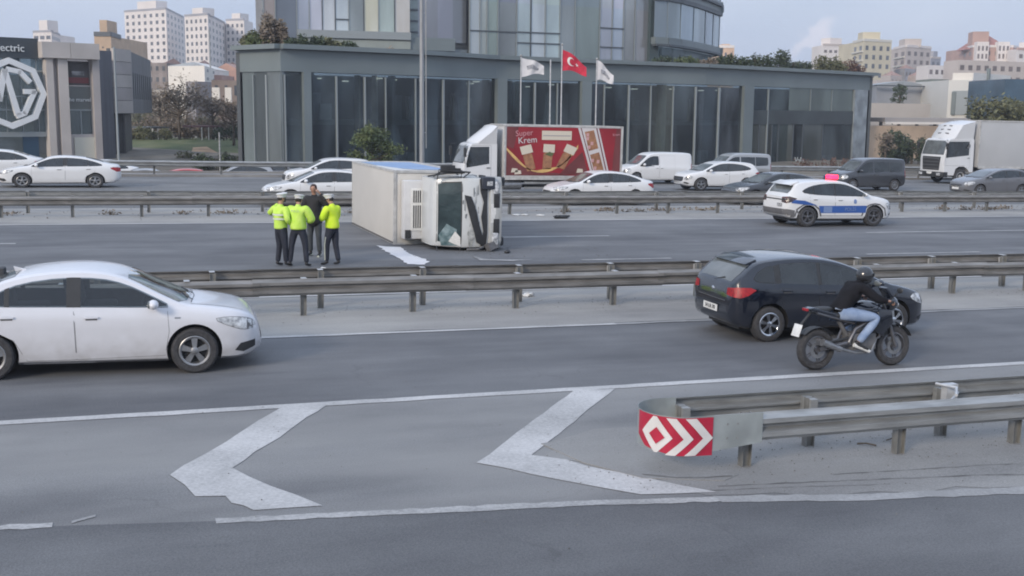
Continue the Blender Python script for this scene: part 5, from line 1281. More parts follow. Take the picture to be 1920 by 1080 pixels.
# --- tower standing on it
tw = empty('office_tower', Matrix.Identity(4)); tag(tw, 'tall glass office tower of pale and cream panels rising behind the roof planting', 'building')
TF = Face([(498, 108), (770, 112), (1060, 119), (1215, 124)]); TB, TT = ZT - .6, EYE + 46
tower = [(498, 520, (0.435, 0.392, 0.341)), (520, 560, (0.189, 0.232, 0.275)), (560, 583, (0.362, 0.406, 0.435)), (583, 607, (0.435, 0.493, 0.522)), (607, 631, (0.478, 0.522, 0.551)), (631, 656, (0.493, 0.551, 0.566)), (656, 684, (0.319, 0.341, 0.377)),
         (684, 711, (0.720, 0.696, 0.551)), (711, 741, (0.420, 0.464, 0.450)), (741, 769, (0.720, 0.681, 0.551)), (769, 790, (0.232, 0.261, 0.261)), (790, 827, (0.304, 0.319, 0.348)), (827, 855, (0.341, 0.348, 0.384)), (855, 880, (0.246, 0.268, 0.304)),
         (880, 899, (0.580, 0.638, 0.638)), (899, 912, (0.420, 0.478, 0.493)), (912, 932, (0.319, 0.384, 0.377)), (932, 967, (0.203, 0.239, 0.261)), (967, 993, (0.392, 0.450, 0.478)), (993, 1020, (0.450, 0.507, 0.536)), (1020, 1047, (0.435, 0.493, 0.507)),
         (1047, 1075, (0.239, 0.275, 0.283)), (1075, 1121, (0.203, 0.239, 0.261)), (1121, 1144, (0.377, 0.435, 0.464)), (1144, 1165, (0.420, 0.478, 0.493)), (1165, 1186, (0.275, 0.312, 0.326)), (1186, 1210, (0.348, 0.392, 0.406))]
b = MB(); pts = TF.corners(500, 1222)
for p, q in zip(pts, pts[1:]): quad_prism(b, p + FH * 1.2, q + FH * 1.2, TB, TT, .5)
b.build('core_wall', MT['clad_dark'], tw)
levels = [TB, EYE + 6.55, EYE + 10.6, EYE + 14.6]
while levels[-1] < TT: levels.append(levels[-1] + 4)
for i, (a, bb, cc) in enumerate(tower):
    rec = -.9 if 769 <= a < 880 else 0
    for k in range(1, 4):
        z0, z1 = levels[k], levels[k + 1]
        if a >= 880: z0 = levels[k] - (1.2 if k == 1 else 0); 
        c2 = tuple(min(1, x * random.uniform(.92, 1.08)) for x in cc)
        slab('pane', TF, a, bb, z0, z1, gmat(c2, .14), tw, .05, rec)
    slab('pane', TF, a, bb, levels[4], TT, gmat(cc, .14), tw, .05, rec)
    if a < 769 or a >= 880:
        slab('mullion', TF, a - .9, a + .9, TB, TT, MT['clad_dark'] if a in (607, 631, 684, 741, 993) else MT['mullion'], tw, .2, rec + .10)
for a, bb, y in ((631, 656, 36), (969, 1047, 60), (880, 967, 57), (1121, 1165, 52), (1121, 1165, 88), (967, 1047, 80)):
    z = hz(a, y, TF.pt(a).dot(FH)); slab('transom', TF, a, bb, z - .06, z + .06, MT['clad_dark'], tw, .12, .13)
for k in range(5):
    slab('transom', TF, 771, 789, levels[1] + .8 + 1.05 * k, levels[1] + .98 + 1.05 * k, MT['clad_dark'], tw, .12, -.8)
slab('balcony_band', TF, 560, 769, EYE + 6.6, EYE + 7.3, MT['mullion_lt'], tw, 1.2, .55)
slab('balcony_band', TF, 560, 769, EYE + 5.75, EYE + 6.5, mat('pale_green_band', (.28, .31, .29), .5, var=.1, vscale=.5), tw, 1.0, .35)
slab('lower_glazing', TF, 600, 769, TB, EYE + 5.7, gmat((.22, .25, .27), .2), tw, .05, .1)
slab('lower_glazing', TF, 769, 852, TB, EYE + 5.7, gmat((.06, .075, .09), .2), tw, .05, .1)
slab('lower_glazing', TF, 852, 1215, TB, EYE + 5.9, gmat((.20, .23, .24), .2), tw, .05, -.3)
slab('sill_band', TF, 769, 852, EYE + 5.7, EYE + 6.9, MT['clad'], tw, .3, .15)
slab('corner_pillar', TF, 1210, 1226, TB, TT, mat('dark_green_pillar', (.06, .085, .09), .4), tw, .8, .5)
# round end: floor bands and big panes on a curve that runs away to the right
RP = [(1222, 123)] + [(1222 + 121 * t, 123 + 19 * t ** 1.9) for t in (.2, .4, .6, .78, .9, 1.0)]
RF = Face(RP); last = RF.p[-1][1]; RF.p.append((1360, last + FH * 9 - RH * .8)); RF.p.append((1380, last + FH * 20 - RH * 5))
def rslab(name, z0, z1, m, th, out):
    mb = MB(); c = [P for _, P in RF.p]
    for p, q in zip(c, c[1:]): quad_prism(mb, p, q, z0, z1, th, out)
    return mb.build(name, m, tw)
zz0, zz1 = EYE + 7.3, EYE + 11.6
c = [P for _, P in RF.p]
for fl in range(5):
    z0 = zz0 + fl * 5.4
    for i, (p, q) in enumerate(zip(c, c[1:])):
        mb = MB(); quad_prism(mb, p, q, z0 + .55, z0 + 4.3, .05, 0); mb.build('pane', gmat((.27 + .02 * (i % 2), .325 + .02 * (i % 2), .365), .12), tw)
        mb = MB(); m0 = p.lerp(q, .985); quad_prism(mb, m0, q, z0 + .55, z0 + 4.3, .12, .06); mb.build('mullion', MT['mullion'], tw)
    rslab('floor_band', z0 + 4.3, z0 + 4.75, MT['clad_dark'], .6, .25); rslab('floor_band', z0 + 4.75, z0 + 5.35, MT['clad'], .6, .12); rslab('floor_band', z0 + 5.35, z0 + 5.6, MT['clad_dark'], .8, .45)
    rslab('floor_band', z0 - .35 + .4, z0 + .55, MT['clad'], .5, .15) if fl else None
rslab('floor_band', zz0 - .15, zz0 + .55, MT['clad'], .8, .25); rslab('floor_band', zz0 - .4, zz0 - .15, MT['clad_dark'], .8, .45)
rslab('lower_glazing', TB, zz0 - .4, gmat((.05, .065, .065), .2), .05, -.8)

# --- roof planting on the podium
def roof_pos(px, dz=4.0): p = PF.pt(px) + FH * dz; return (p.x, p.y, ZT - .5)
def roofshrub(px0, px1, ytop, label, lm, seed, n=900, group=None, dz=2.2, size=.16):
    c = (px0 + px1) / 2; p = Vector(roof_pos(c, dz)); zh = p.dot(FH); w = (px1 - px0) / FPX * zh * .92; h = hz(c, ytop, zh) - (ZT - .5)
    return shrub('shrub', label, 'shrub', p, w, max(.5, h), 1.6, MT[lm], n, size, seed, group)
roofshrub(444, 496, 46, 'olive green bush at the left end of the glass building roof', 'leaf_olive', 1, 3400)
roofshrub(484, 530, 26, 'tall brownish bush on the left roof corner of the glass building', 'leaf_brown', 2, 4200)
roofshrub(466, 524, 44, 'green bush below the tall brownish bush on the roof corner', 'leaf', 3, 2800, dz=1.8)
roofshrub(526, 568, 62, 'dark green rounded shrub on the roof, right of the brownish bush', 'leaf_dark', 4, 1300, dz=1.8)
roofshrub(570, 602, 68, 'dark roof shrub in the middle of the left row', 'leaf_dark', 5, 900, dz=1.8)
roofshrub(600, 634, 67, 'olive shrub on the roof between two darker shrubs', 'leaf_olive', 6, 900, dz=1.8)
roofshrub(632, 666, 68, 'dark blue green shrub at the right end of the left roof row', 'leaf_dark', 7, 900, dz=1.8)
roofshrub(668, 735, 88, 'low reddish plants on the roof under the cream panels', 'leaf_brown', 8, 600, dz=1.8, size=.12)
roofshrub(1228, 1262, 100, 'small dark shrub under the round end of the tower', 'leaf_dark', 9, 700, dz=1.8)
roofshrub(1268, 1315, 101, 'pale green shrub under the round end of the tower', 'leaf', 10, 800, dz=1.8)
roofshrub(1316, 1345, 104, 'brownish shrub below the right edge of the tower', 'leaf_brown', 11, 600, dz=1.8)
roofshrub(1340, 1420, 97, 'long low hedge on the roof right of the tower', 'leaf_dark', 12, 2600, dz=2.0)
roofshrub(1412, 1482, 86, 'large rounded dark bush standing highest on the right roof', 'leaf_dark', 13, 2600, dz=2.4)
roofshrub(1478, 1532, 104, 'low green shrub just right of the large rounded roof bush', 'leaf_dark', 14, 1800, dz=2.0)
roofshrub(1524, 1592, 104, 'olive hedge near the right end of the roof', 'leaf_olive', 15, 2400, dz=2.0)
roofshrub(1576, 1624, 104, 'reddish brown bush at the right end of the roof', 'leaf_red', 16, 1400, dz=2.2)

# --- left: car showroom with the big round sign
SF = Face([(-230, 84), (84, 92), (128, 93.2), (190, 95)])
sr = empty('car_showroom', Matrix.Identity(4)); tag(sr, 'dark glass car showroom with a huge white round sign and beige portal', 'building')
def zat(face, px, y): return hz(px, y, face.pt(px).dot(FH))
Zs = lambda y: zat(SF, 60, y)
slab('fascia', SF, -230, 76, Zs(110), Zs(72), mat('charcoal_fascia', (.045, .055, .065), .5), sr, .8, .3)
for i, x in enumerate(range(-228, 84, 30)):
    for y0, y1, cc in ((133, 110, (.05, .08, .10)), (180, 133, (.035, .05, .06)), (206, 180, (.03, .045, .052)), (247, 206, (.025, .04, .048))):
        slab('pane', SF, x, x + 30, Zs(y0), Zs(y1), gmat(tuple(q * (1 + .15 * ((i * 7) % 3 - 1)) for q in cc), .12), sr, .05, 0)
    slab('mullion', SF, x - .8, x + .8, Zs(247), Zs(110), MT['mullion_lt'], sr, .15, .06)
for y in (133, 181, 206): slab('transom', SF, -230, 90, Zs(y) - .07, Zs(y) + .07, MT['mullion_lt'], sr, .12, .05)
slab('sill_band', SF, -230, 92, Zs(256), Zs(247), MT['mullion_lt'], sr, .3, .3)
slab('pane', SF, -230, 40, -2.2, Zs(256), gmat((.045, .05, .06), .2), sr, .05, 0); slab('pane', SF, 40, 70, -2.2, Zs(256), gmat((.05, .10, .16), .2), sr, .05, 0); slab('pane', SF, 70, 92, -2.2, Zs(256), gmat((.05, .05, .055), .2), sr, .05, 0)
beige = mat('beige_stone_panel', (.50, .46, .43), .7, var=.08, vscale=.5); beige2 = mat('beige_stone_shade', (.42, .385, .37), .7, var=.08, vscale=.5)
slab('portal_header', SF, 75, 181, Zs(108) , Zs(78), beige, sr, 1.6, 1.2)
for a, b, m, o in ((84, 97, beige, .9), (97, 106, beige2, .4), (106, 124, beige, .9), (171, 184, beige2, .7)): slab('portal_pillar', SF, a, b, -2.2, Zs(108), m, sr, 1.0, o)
slab('poster', SF, 125, 170, Zs(158), Zs(112), mat('dark_poster', (.065, .06, .062), .5, var=.3, vscale=.7), sr, .1, .1)
slab('poster_stripe', SF, 128, 168, Zs(154), Zs(143), mat('poster_red', (.16, .035, .04), .5), sr, .05, .14)
slab('poster_picture', SF, 137, 160, Zs(139), Zs(131), mat('poster_car', (.26, .26, .27), .5, var=.6, vscale=1.5), sr, .05, .14)
slab('poster', SF, 127, 170, Zs(204), Zs(160), mat('grey_poster', (.13, .14, .135), .5), sr, .1, .12)
slab('pane', SF, 127, 150, Zs(252), Zs(207), gmat((.035, .045, .05), .15), sr, .05, .1); slab('pane', SF, 151, 172, Zs(252), Zs(207), gmat((.03, .04, .045), .15), sr, .05, .1); slab('mullion', SF, 149.6, 151.4, Zs(252), Zs(205), MT['mullion_lt'], sr, .1, .16)
slab('transom', SF, 126, 172, Zs(207), Zs(204), MT['mullion_lt'], sr, .1, .18)
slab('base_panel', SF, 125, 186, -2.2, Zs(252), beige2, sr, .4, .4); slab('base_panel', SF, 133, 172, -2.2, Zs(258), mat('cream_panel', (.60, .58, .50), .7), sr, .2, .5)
eS = (SF.pt(80) - SF.pt(20)).normalized(); nS = Vector((eS.y, -eS.x, 0)); nS = -nS if nS.dot(SF.pt(20)) > 0 else nS
def onS(px, y, off): p = SF.pt(px); return Vector((p.x, p.y, Zs(y))) + nS * off
lt_m = mat('sign_letters', (.70, .72, .72), .5)
link('lettering', text_mesh('lettering', 'electric', .80, lt_m, .06, 'RIGHT'), sr, face_mat(onS(49, 92, .42), eS, (0, 0, 1)))
link('lettering', text_mesh('lettering', 'the marvel', .45, lt_m, .02), sr, face_mat(onS(148, 186, .2), eS, (0, 0, 1)))
# round sign: two octagon-like rings and the letters inside, real depth
sg = empty('round_sign', Matrix.Identity(4)); tag(sg, 'huge white octagonal ring sign with two big letters on the showroom glass', 'sign')
cen = onS(17, 176, .75); S1 = FPX / SF.pt(14).dot(FH)
def ring(ro, ri, rot, n, th, nm, m, arc=None):
    b = MB(); vs = []
    for k in range(n):
        a = rot + 2 * math.pi * k / n
        for r_, d in ((ro, 0), (ri, 0), (ri, th), (ro, th)): vs.append(cen + eS * (r_ * math.cos(a)) + Vector((0, 0, r_ * math.sin(a))) - nS * d)
    b.add(vs, [(4 * k + j, 4 * k + (j + 1) % 4, 4 * ((k + 1) % n) + (j + 1) % 4, 4 * ((k + 1) % n) + j) for k in range(n) for j in range(4)]); return b.build(nm, m, sg)
px = 1 / S1; wm = mat('sign_white', (.78, .79, .79), .45, var=.05, vscale=.6)
ring(65 * px, 54 * px, 0, 8, .45, 'outer_ring', wm); 
def stroke(name, pts, w):
    b = MB(); 
    for (x0, y0), (x1, y1) in zip(pts, pts[1:]):
        d = Vector((x1 - x0, y1 - y0)).normalized(); nn = Vector((-d.y, d.x)) * w / 2; q = [(x0 + nn.x - d.x * w * .2, y0 + nn.y - d.y * w * .2), (x1 + nn.x + d.x * w * .2, y1 + nn.y + d.y * w * .2), (x1 - nn.x + d.x * w * .2, y1 - nn.y + d.y * w * .2), (x0 - nn.x - d.x * w * .2, y0 - nn.y - d.y * w * .2)]
        vs = [cen + eS * (a * px) + Vector((0, 0, c_ * px)) - nS * dd_ for dd_ in (0, .4) for a, c_ in q]; b.add(vs, [(0, 1, 2, 3), (7, 6, 5, 4), (0, 4, 5, 1), (1, 5, 6, 2), (2, 6, 7, 3), (3, 7, 4, 0)])
    return b.build(name, wm, sg)
stroke('letter_m', [(-47, -38), (-33, 42), (-21, -12), (-9, 42), (11, -38)], 10)
stroke('letter_g', [(-4, 44), (18, 40), (35, 22)], 9); stroke('letter_g', [(25, 4), (43, 4), (23, -36), (10, -41)], 9)

# --- grey block next to it
GF = Face([(176, 100), (216, 102)]); gb = empty('grey_block', Matrix.Identity(4)); tag(gb, 'narrow dark grey office block right of the beige portal', 'building')
slab('wall', GF, 176, 214, -2.5, zat(GF, 200, 95), mat('blue_grey_wall', (.13, .135, .155), .6, var=.15, vscale=.6, stretch=(4, 4, .2)), gb, 8, 0)
BF = Face([(214, 104), (248, 107)]); CF = Face([(248, 107), (287, 128)])
ob_ = empty('panelled_block', Matrix.Identity(4)); tag(ob_, 'office block with beige front panels overhanging a dark base', 'building')
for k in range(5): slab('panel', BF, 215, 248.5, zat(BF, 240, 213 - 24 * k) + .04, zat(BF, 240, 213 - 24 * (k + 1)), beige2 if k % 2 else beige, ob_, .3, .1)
slab('upper_wall', BF, 214, 248, zat(BF, 240, 214), zat(BF, 240, 93), MT['clad_dark'], ob_, .3, -.2)
slab('side_wall', CF, 248, 286, zat(BF, 247, 213), zat(BF, 247, 96), mat('ribbed_grey', (.165, .17, .185), .6, var=.3, vscale=2, stretch=(3, 3, .05)), ob_, .4, 0)
for k in range(9): slab('rib', CF, 252 + k * 3.8, 253.4 + k * 3.8, zat(BF, 247, 185), zat(BF, 247, 135), MT['clad_dark'], ob_, .1, .05)
slab('base_wall', BF, 222, 248, -2.5, zat(BF, 240, 214), mat('dark_base', (.05, .052, .056), .5, var=.3, vscale=1), ob_, .3, -.8); slab('base_wall', CF, 248, 262, -2.5, zat(BF, 247, 213), mat('dark_base2', (.06, .062, .068), .5, var=.3, vscale=1), ob_, .3, -.8)

# --- generic far building
def solid(root, name, fl, z0, z1, m, depth=12):
    b = MB(); pts = [P for _, P in fl.p]; n = len(pts); bkp = [p + FH * depth for p in reversed((pts[0], pts[-1]))]
    foot = pts + bkp; k = len(foot); vs = [(p.x, p.y, z0) for p in foot] + [(p.x, p.y, z1) for p in foot]
    b.add(vs, [tuple(range(k))[::-1], tuple(range(k, 2 * k))] + [(i, (i + 1) % k, k + (i + 1) % k, k + i) for i in range(k)]); return b.build(name, m, root)
def windows(root, fl, seg, rows, cols, z0, z1, m, wf=.45, hf=.5, proud=.04, stuff=True, name='window', balc=None):
    A, B = fl.p[seg][1], fl.p[seg + 1][1]; rh = (z1 - z0) / rows; mb = MB(); fm = MB()
    for r in range(rows):
        for c_ in range(cols):
            a = A.lerp(B, (c_ + .5 - wf / 2) / cols); b = A.lerp(B, (c_ + .5 + wf / 2) / cols); z = z0 + rh * (r + .5 - hf / 2)
            if stuff: quad_prism(mb, a, b, z, z + rh * hf, .1, proud)
            else:
                w = MB(); quad_prism(w, a, b, z, z + rh * hf, .1, proud); w.build(name, m, root)
        if balc: q = MB(); quad_prism(fm, A.lerp(B, balc[0]), A.lerp(B, balc[1]), z0 + rh * (r + .02), z0 + rh * (r + .16), .6, .5)
    if stuff: o = mb.build(name, m, root); tag(o, kind='stuff')
    if balc: o = fm.build('balcony', balc[2], root); tag(o, kind='stuff')
WIN = mat('far_window', (.10, .11, .125), .3, var=.3, vscale=.3); WINB = mat('far_window_brown', (.16, .13, .12), .4, var=.3, vscale=.3)
cream = mat('cream_render', (.70, .65, .62), .8, var=.06, vscale=.1); cream_s = mat('grey_render', (.33, .33, .36), .8, var=.1, vscale=.1)
def tower_block(label, front, ytop, m_front, m_side, rows, cols, z0=5, side=None, top=None, wf=.42, hf=.5, winm=WIN, balc=None, name='apartment_tower', scols=5, depth=18, cap=None):
    root = empty(name, Matrix.Identity(4)); tag(root, label, 'building'); F = Face(front); zt = hz(front[0][0], ytop, front[0][1])
    solid(root, 'wall', F, z0, zt, m_front, depth)
    zv = zt - (zt - z0) * .0
    windows(root, F, 0, rows, cols, zt - rows * 3.1 - 1, zt - 1, winm, wf, hf, balc=balc)
    if len(front) > 2: windows(root, F, 1, rows, scols, zt - rows * 3.1 - 1, zt - 1, winm, wf, hf)
    b = MB(); A, B = F.p[0][1], F.p[-1][1]; c0 = F.p[0][1].lerp(F.p[1][1], .3); c1 = F.p[0][1].lerp(F.p[1][1], .75)
    quad_prism(b, c0, c1, zt, zt + (cap or 3), 6, -.5); b.build('roof_house', m_front, root)
    b = MB()
    for (_, p), (_, q) in zip(F.p, F.p[1:]): quad_prism(b, p, q, zt - .3, zt + .6, .5, .15)
    b.build('parapet', m_side, root); return root
tower_block('largest of the white high rise blocks, left of the other two', [(241, 540), (318, 522), (350, 570)], 22, cream, cream_s, 16, 7, cap=4, scols=5)
tower_block('middle white high rise block between two others', [(352, 500), (395, 490), (426, 540)], 30, cream, cream_s, 16, 5, scols=5)
tower_block('smallest white high rise at the left edge of the glass tower', [(428, 540), (462, 535)], 38, cream, cream_s, 14, 4)
tower_block('small stepped tower block far behind the showroom portal', [(70, 520), (104, 515), (120, 540)], 60, cream, cream_s, 14, 3, wf=.7, cap=5)
tower_block('orange brick building end behind the beige portal', [(183, 240), (214, 240), (232, 250)], 65, mat('tan_brick', (.50, .37, .26), .8, var=.1, vscale=.5), MT['clad_dark'], 4, 1, wf=.1, hf=.1)
tower_block('beige tower strip beside the glass tower corner', [(484, 330), (512, 335)], -20, mat('tan_render', (.50, .44, .37), .8, var=.1, vscale=.3), cream, 20, 1, wf=.15, hf=.2)
yel = mat('yellow_render', (.58, .52, .38), .8, var=.08, vscale=.15); pnk = mat('pink_render', (.52, .46, .42), .8, var=.08, vscale=.15); red = mat('terracotta_render', (.44, .29, .24), .8, var=.12, vscale=.15); bal = mat('pale_balcony', (.62, .60, .54), .8)
tower_block('cream block left of the yellow block on the right skyline', [(1537, 480), (1584, 485)], 84, cream, pnk, 10, 5, wf=.55, hf=.35, winm=WINB)
tower_block('yellow apartment block with rows of balconies on the right skyline', [(1592, 420), (1612, 405), (1664, 412)], 80, yel, bal, 14, 2, wf=.4, balc=(.0, 1, bal), scols=4, cap=3)
tower_block('pinkish apartment block right of the yellow block', [(1668, 450), (1692, 430), (1738, 440)], 92, pnk, cream, 12, 2, wf=.45, balc=(.1, .9, bal), scols=4, winm=WINB)
tower_block('small dark trimmed block between the pinkish block and the red block', [(1739, 520), (1757, 525)], 108, cream_s, pnk, 8, 2, wf=.5)
tower_block('large terracotta apartment block with cream bays at the right edge', [(1797, 470), (1816, 452), (1890, 450), (1912, 465)], 92, red, cream, 13, 2, wf=.35, scols=6, winm=WINB, cap=6)
tower_block('cream bay wing of the terracotta block against the right frame edge', [(1898, 440), (1990, 450)], 92, cream, red, 12, 6, wf=.4, winm=WINB)
rb = empty('cream_bays', Matrix.Identity(4)); tag(rb, 'cream vertical bays standing out on the front of the terracotta block', 'building')
for a, b_ in ((1823, 1845), (1862, 1884)): F2 = Face([(a, 449), (b_, 449)]); solid(rb, 'bay', F2, 20, hz(a, 78, 449), cream, 3); windows(rb, F2, 0, 6, 3, hz(a, 78, 449) - 19, hz(a, 78, 449) - 1, WINB, .5, .6)
rr_ = MB(); F3 = Face([(1812, 455), (1886, 455)]); A, B = F3.p[0][1], F3.p[1][1]; z = hz(1850, 92, 455); mid = (A + B) / 2 + FH * 8
rr_.add([(A.x, A.y, z), (B.x, B.y, z), (B.x + FH.x * 16, B.y + FH.y * 16, z), (A.x + FH.x * 16, A.y + FH.y * 16, z), tuple((A.lerp(B, .42) + FH * 8).xy) + (z + 6,), tuple((A.lerp(B, .6) + FH * 8).xy) + (z + 6,)], [(0, 1, 5, 4), (1, 2, 5), (2, 3, 4, 5), (3, 0, 4)]); rr_.build('roof', mat('red_tiles', (.34, .15, .12), .8, var=.2, vscale=.5), rb)
tower_block('small peach building peeping over the roof hedge beside the tower', [(1341, 380), (1372, 380)], 88, mat('peach_render', (.60, .42, .30), .8, var=.1, vscale=.3), cream, 4, 3, wf=.35, cap=1)
HL = ['cream far house just behind the grey panelled block', 'pink grey far house under the largest white high rise', 'grey far house left of the white gabled wall', 'brown far house peeping above the bare trees on the left', 'yellow far house directly left of the white gable',
      'cream far house above the white gabled wall', 'pinkish far house above the ridge of the white gable', 'grey far house right of the white gable', 'brown far house near the glass building corner', 'yellow far house touching the glass building corner',
      'cream far house by the right end of the glass building fascia', 'pinkish far house under the yellow apartment block', 'grey far house under the yellow block, right side', 'brown far house under the pinkish apartment block', 'yellow far house left of the dark green hillside shed',
      'cream far house over the hillside shed', 'pinkish far house above the white modern building', 'grey far house left of the terracotta block', 'brown far house at the foot of the terracotta block', 'yellow far house below the terracotta block bays',
      'cream far house above the blue glass building', 'pinkish far house at the right frame edge']
for k in range(22):
    px_ = (252 + k * 19) if k < 10 else (1640 + (k - 10) * 26); zh_ = (260 + (k * 37) % 90) if k < 10 else (330 + (k * 53) % 110); w_ = 16 + (k * 7) % 9
    tt = (116 + (k * 11) % 30) if k < 10 else (128 + (k * 13) % 26)
    hh_ = empty('house', Matrix.Identity(4)); tag(hh_, HL[k], 'house', 'small houses crowding the far hillside'); F2 = Face([(px_, zh_), (px_ + w_, zh_ + 6)]); m_ = [cream, pnk, cream_s, mat('hill_house', (.45, .36, .30), .8, var=.15, vscale=.3), yel][k % 5]
    solid(hh_, 'wall', F2, -3, hz(px_, tt, zh_), m_, 10); windows(hh_, F2, 0, 4, 3, hz(px_, tt, zh_) - 12, hz(px_, tt, zh_) - .5, WINB, .4, .45)
    A, B = F2.p[0][1], F2.p[1][1]; z = hz(px_, tt, zh_); r3 = MB(); c3 = (A + B) / 2 + FH * 5; r3.add([(A.x, A.y, z), (B.x, B.y, z), (B.x + FH.x * 10, B.y + FH.y * 10, z), (A.x + FH.x * 10, A.y + FH.y * 10, z), (c3.x, c3.y, z + 1.6)], [(0, 1, 4), (1, 2, 4), (2, 3, 4), (3, 0, 4), (3, 2, 1, 0)]); r3.build('roof', mat('tile_roof', (.33, .20, .16), .8, var=.2, vscale=.5), hh_)
hb = [('pale terraced houses on the hillside at the right', 1640, 1740, 150, 175, 300, pnk), ('white hillside houses below the yellow block', 1735, 1830, 122, 150, 340, cream), ('low beige houses behind the white building', 1790, 1925, 112, 140, 300, pnk)]
for k, (lb, a, b_, y0, y1, zh, m) in enumerate(hb):
    F2 = Face([(a, zh), (b_, zh + 10)]); r_ = empty('house_row', Matrix.Identity(4)); tag(r_, lb, 'houses'); solid(r_, 'wall', F2, 0, hz(a, y0, zh), m, 10); windows(r_, F2, 0, 3, 9, hz(a, y0, zh) - 9, hz(a, y0, zh) - .5, WINB, .5, .45)

# --- left hillside houses
def house(label, front, ytop, ybot, m, depth=9, gable=None, roofm=None, win=None, name='house'):
    root = empty(name, Matrix.Identity(4)); tag(root, label, 'house'); F = Face(front); zh = front[0][1]; z0, z1 = hz(front[0][0], ybot, zh), hz(front[0][0], ytop, zh)
    solid(root, 'wall', F, z0 - 6, z1, m, depth)
    if gable is not None:
        A, B = F.p[0][1], F.p[-1][1]; zr = hz(front[0][0], gable, zh); mb = MB(); mdl = (A + B) / 2; bA, bB = A + FH * depth, B + FH * depth; o = .3
        e = (B - A).normalized() * o
        mb.add([tuple((A - e).xy) + (z1,), tuple((B + e).xy) + (z1,), tuple((bB + e).xy) + (z1,), tuple((bA - e).xy) + (z1,), tuple(mdl.xy) + (zr,), tuple(((bA + bB) / 2).xy) + (zr,)], [(0, 1, 4), (2, 3, 5), (1, 2, 5, 4), (3, 0, 4, 5), (0, 3, 2, 1)])
        mb.build('roof', roofm or m, root)
    if win:
        for sgm, r_, c_, wf, hf in win: windows(root, F, sgm, r_, c_, z0, z1, WIN, wf, hf, stuff=(r_ * c_ > 16))
    return root
whr = mat('white_render', (.74, .71, .66), .8, var=.05, vscale=.3); rrd = mat('dusty_red_render', (.40, .25, .21), .85, var=.15, vscale=.3); grr = mat('grey_house', (.28, .27, .28), .85, var=.15, vscale=.4)
brw = mat('brown_render', (.33, .26, .22), .85, var=.2, vscale=.3)
house('bright white gabled house wall left of the glass building', [(318, 190), (386, 186), (408, 205)], 124, 170, whr, 9, 112, whr, [(1, 3, 2, .25, .35)])
house('grey lower house in front of the white gabled wall', [(350, 180), (368, 178), (392, 180)], 153, 215, grr, 8, None, None, [(0, 2, 2, .4, .4)])
house('dusty red house beside the white gabled house', [(392, 200), (418, 202)], 140, 260, rrd, 9, None, None, [(0, 4, 2, .25, .35)])
house('red roofed house touching the corner of the glass building', [(405, 220), (448, 220)], 132, 180, rrd, 12, 118, mat('old_red_roof', (.42, .26, .21), .8, var=.2, vscale=.4))
house('brown house with white window surrounds by the glass building corner', [(398, 170), (452, 172)], 150, 262, brw, 9, None, None, [(0, 3, 3, .30, .5)])
house('brown terraced house behind the grey panelled block', [(268, 215), (316, 213)], 118, 180, mat('grey_brown_render', (.25, .22, .21), .85, var=.25, vscale=.4), 9, None, None, [(0, 3, 4, .4, .4)])
house('pale low house behind the bare trees', [(285, 190), (345, 190)], 168, 260, mat('pale_old_render', (.44, .41, .37), .85, var=.2, vscale=.4), 9, None, None, [(0, 3, 4, .3, .4)])
house('pinkish garden wall building right of the green bank', [(400, 150), (446, 152)], 226, 275, mat('pink_wall', (.42, .34, .31), .85, var=.2, vscale=.5), 6)
for i, (a, b_) in enumerate(((400, 414), (424, 436))):
    F2 = Face([(a, 167), (b_, 167)]); o = slab('window_surround', F2, a, b_, hz(a, 192, 167), hz(a, 164, 167), whr, None, .3, .4); tag(o, ['white window bay of the brown house, left one', 'white window bay of the brown house, right one'][i], 'window bay')
# market shelters on the bank
for i, (a, b_, y) in enumerate(((284, 316, 238), (376, 418, 236))):
    F2 = Face([(a, 128), (b_, 130)]); r_ = empty('shelter', Matrix.Identity(4)); tag(r_, ['open shelter with a dark roof at the left end of the green bank', 'open shelter with a dark red roof above the orange earth'][i], 'shelter')
    slab('roof', F2, a, b_, hz(a, y + 3, 128), hz(a, y, 128), [MT['clad_dark'], mat('shelter_red', (.16, .08, .08), .8)][i], r_, 4, 0)
    for k in range(4): q = a + (b_ - a) * (k + .1) / 3.3; slab('post', F2, q, q + 1.2, -.5, hz(a, y + 2, 128), whr, r_, .1, 0)

# --- right: low buildings
h1 = house('long low pale glass fronted house behind the right trees', [(1641, 175), (1742, 180)], 159, 195, mat('pale_glass_wall', (.38, .39, .41), .5, var=.12, vscale=.3), 10, 150, mat('grey_roof', (.36, .38, .39), .7))
F2 = Face([(1638, 174), (1748, 179)]); slab('eave', F2, 1638, 1744, hz(1640, 161, 174), hz(1640, 159, 174), MT['clad_dark'], h1, .6, .4)
for q in (1734, 1739): slab('white_post', F2, q, q + 2, hz(1640, 195, 174), hz(1640, 161, 174), whr, h1, .2, .5)
house('cream garden wall building under the pale glass house', [(1628, 160), (1744, 165)], 193, 300, mat('cream_wall', (.58, .52, .46), .8, var=.06, vscale=.2), 8)
house('grey green hillside shed left of the white building', [(1743, 200), (1776, 202)], 148, 225, mat('green_grey_wall', (.22, .24, .21), .8, var=.2, vscale=.4), 8)
wb_ = house('white modern building with a grey window bay on the right', [(1775, 168), (1818, 166), (1898, 178)], 150, 232, mat('white_modern', (.62, .62, .60), .6, var=.05, vscale=.2), 14)
F2 = Face([(1775, 168), (1818, 166)]); slab('window_bay', F2, 1784, 1818, hz(1790, 215, 167), hz(1790, 170, 167), mat('bay_glass', (.34, .38, .40), .3), wb_, .2, .15); slab('bay_side', F2, 1783, 1791, hz(1790, 215, 167), hz(1790, 172, 167), MT['clad'], wb_, .2, .3)
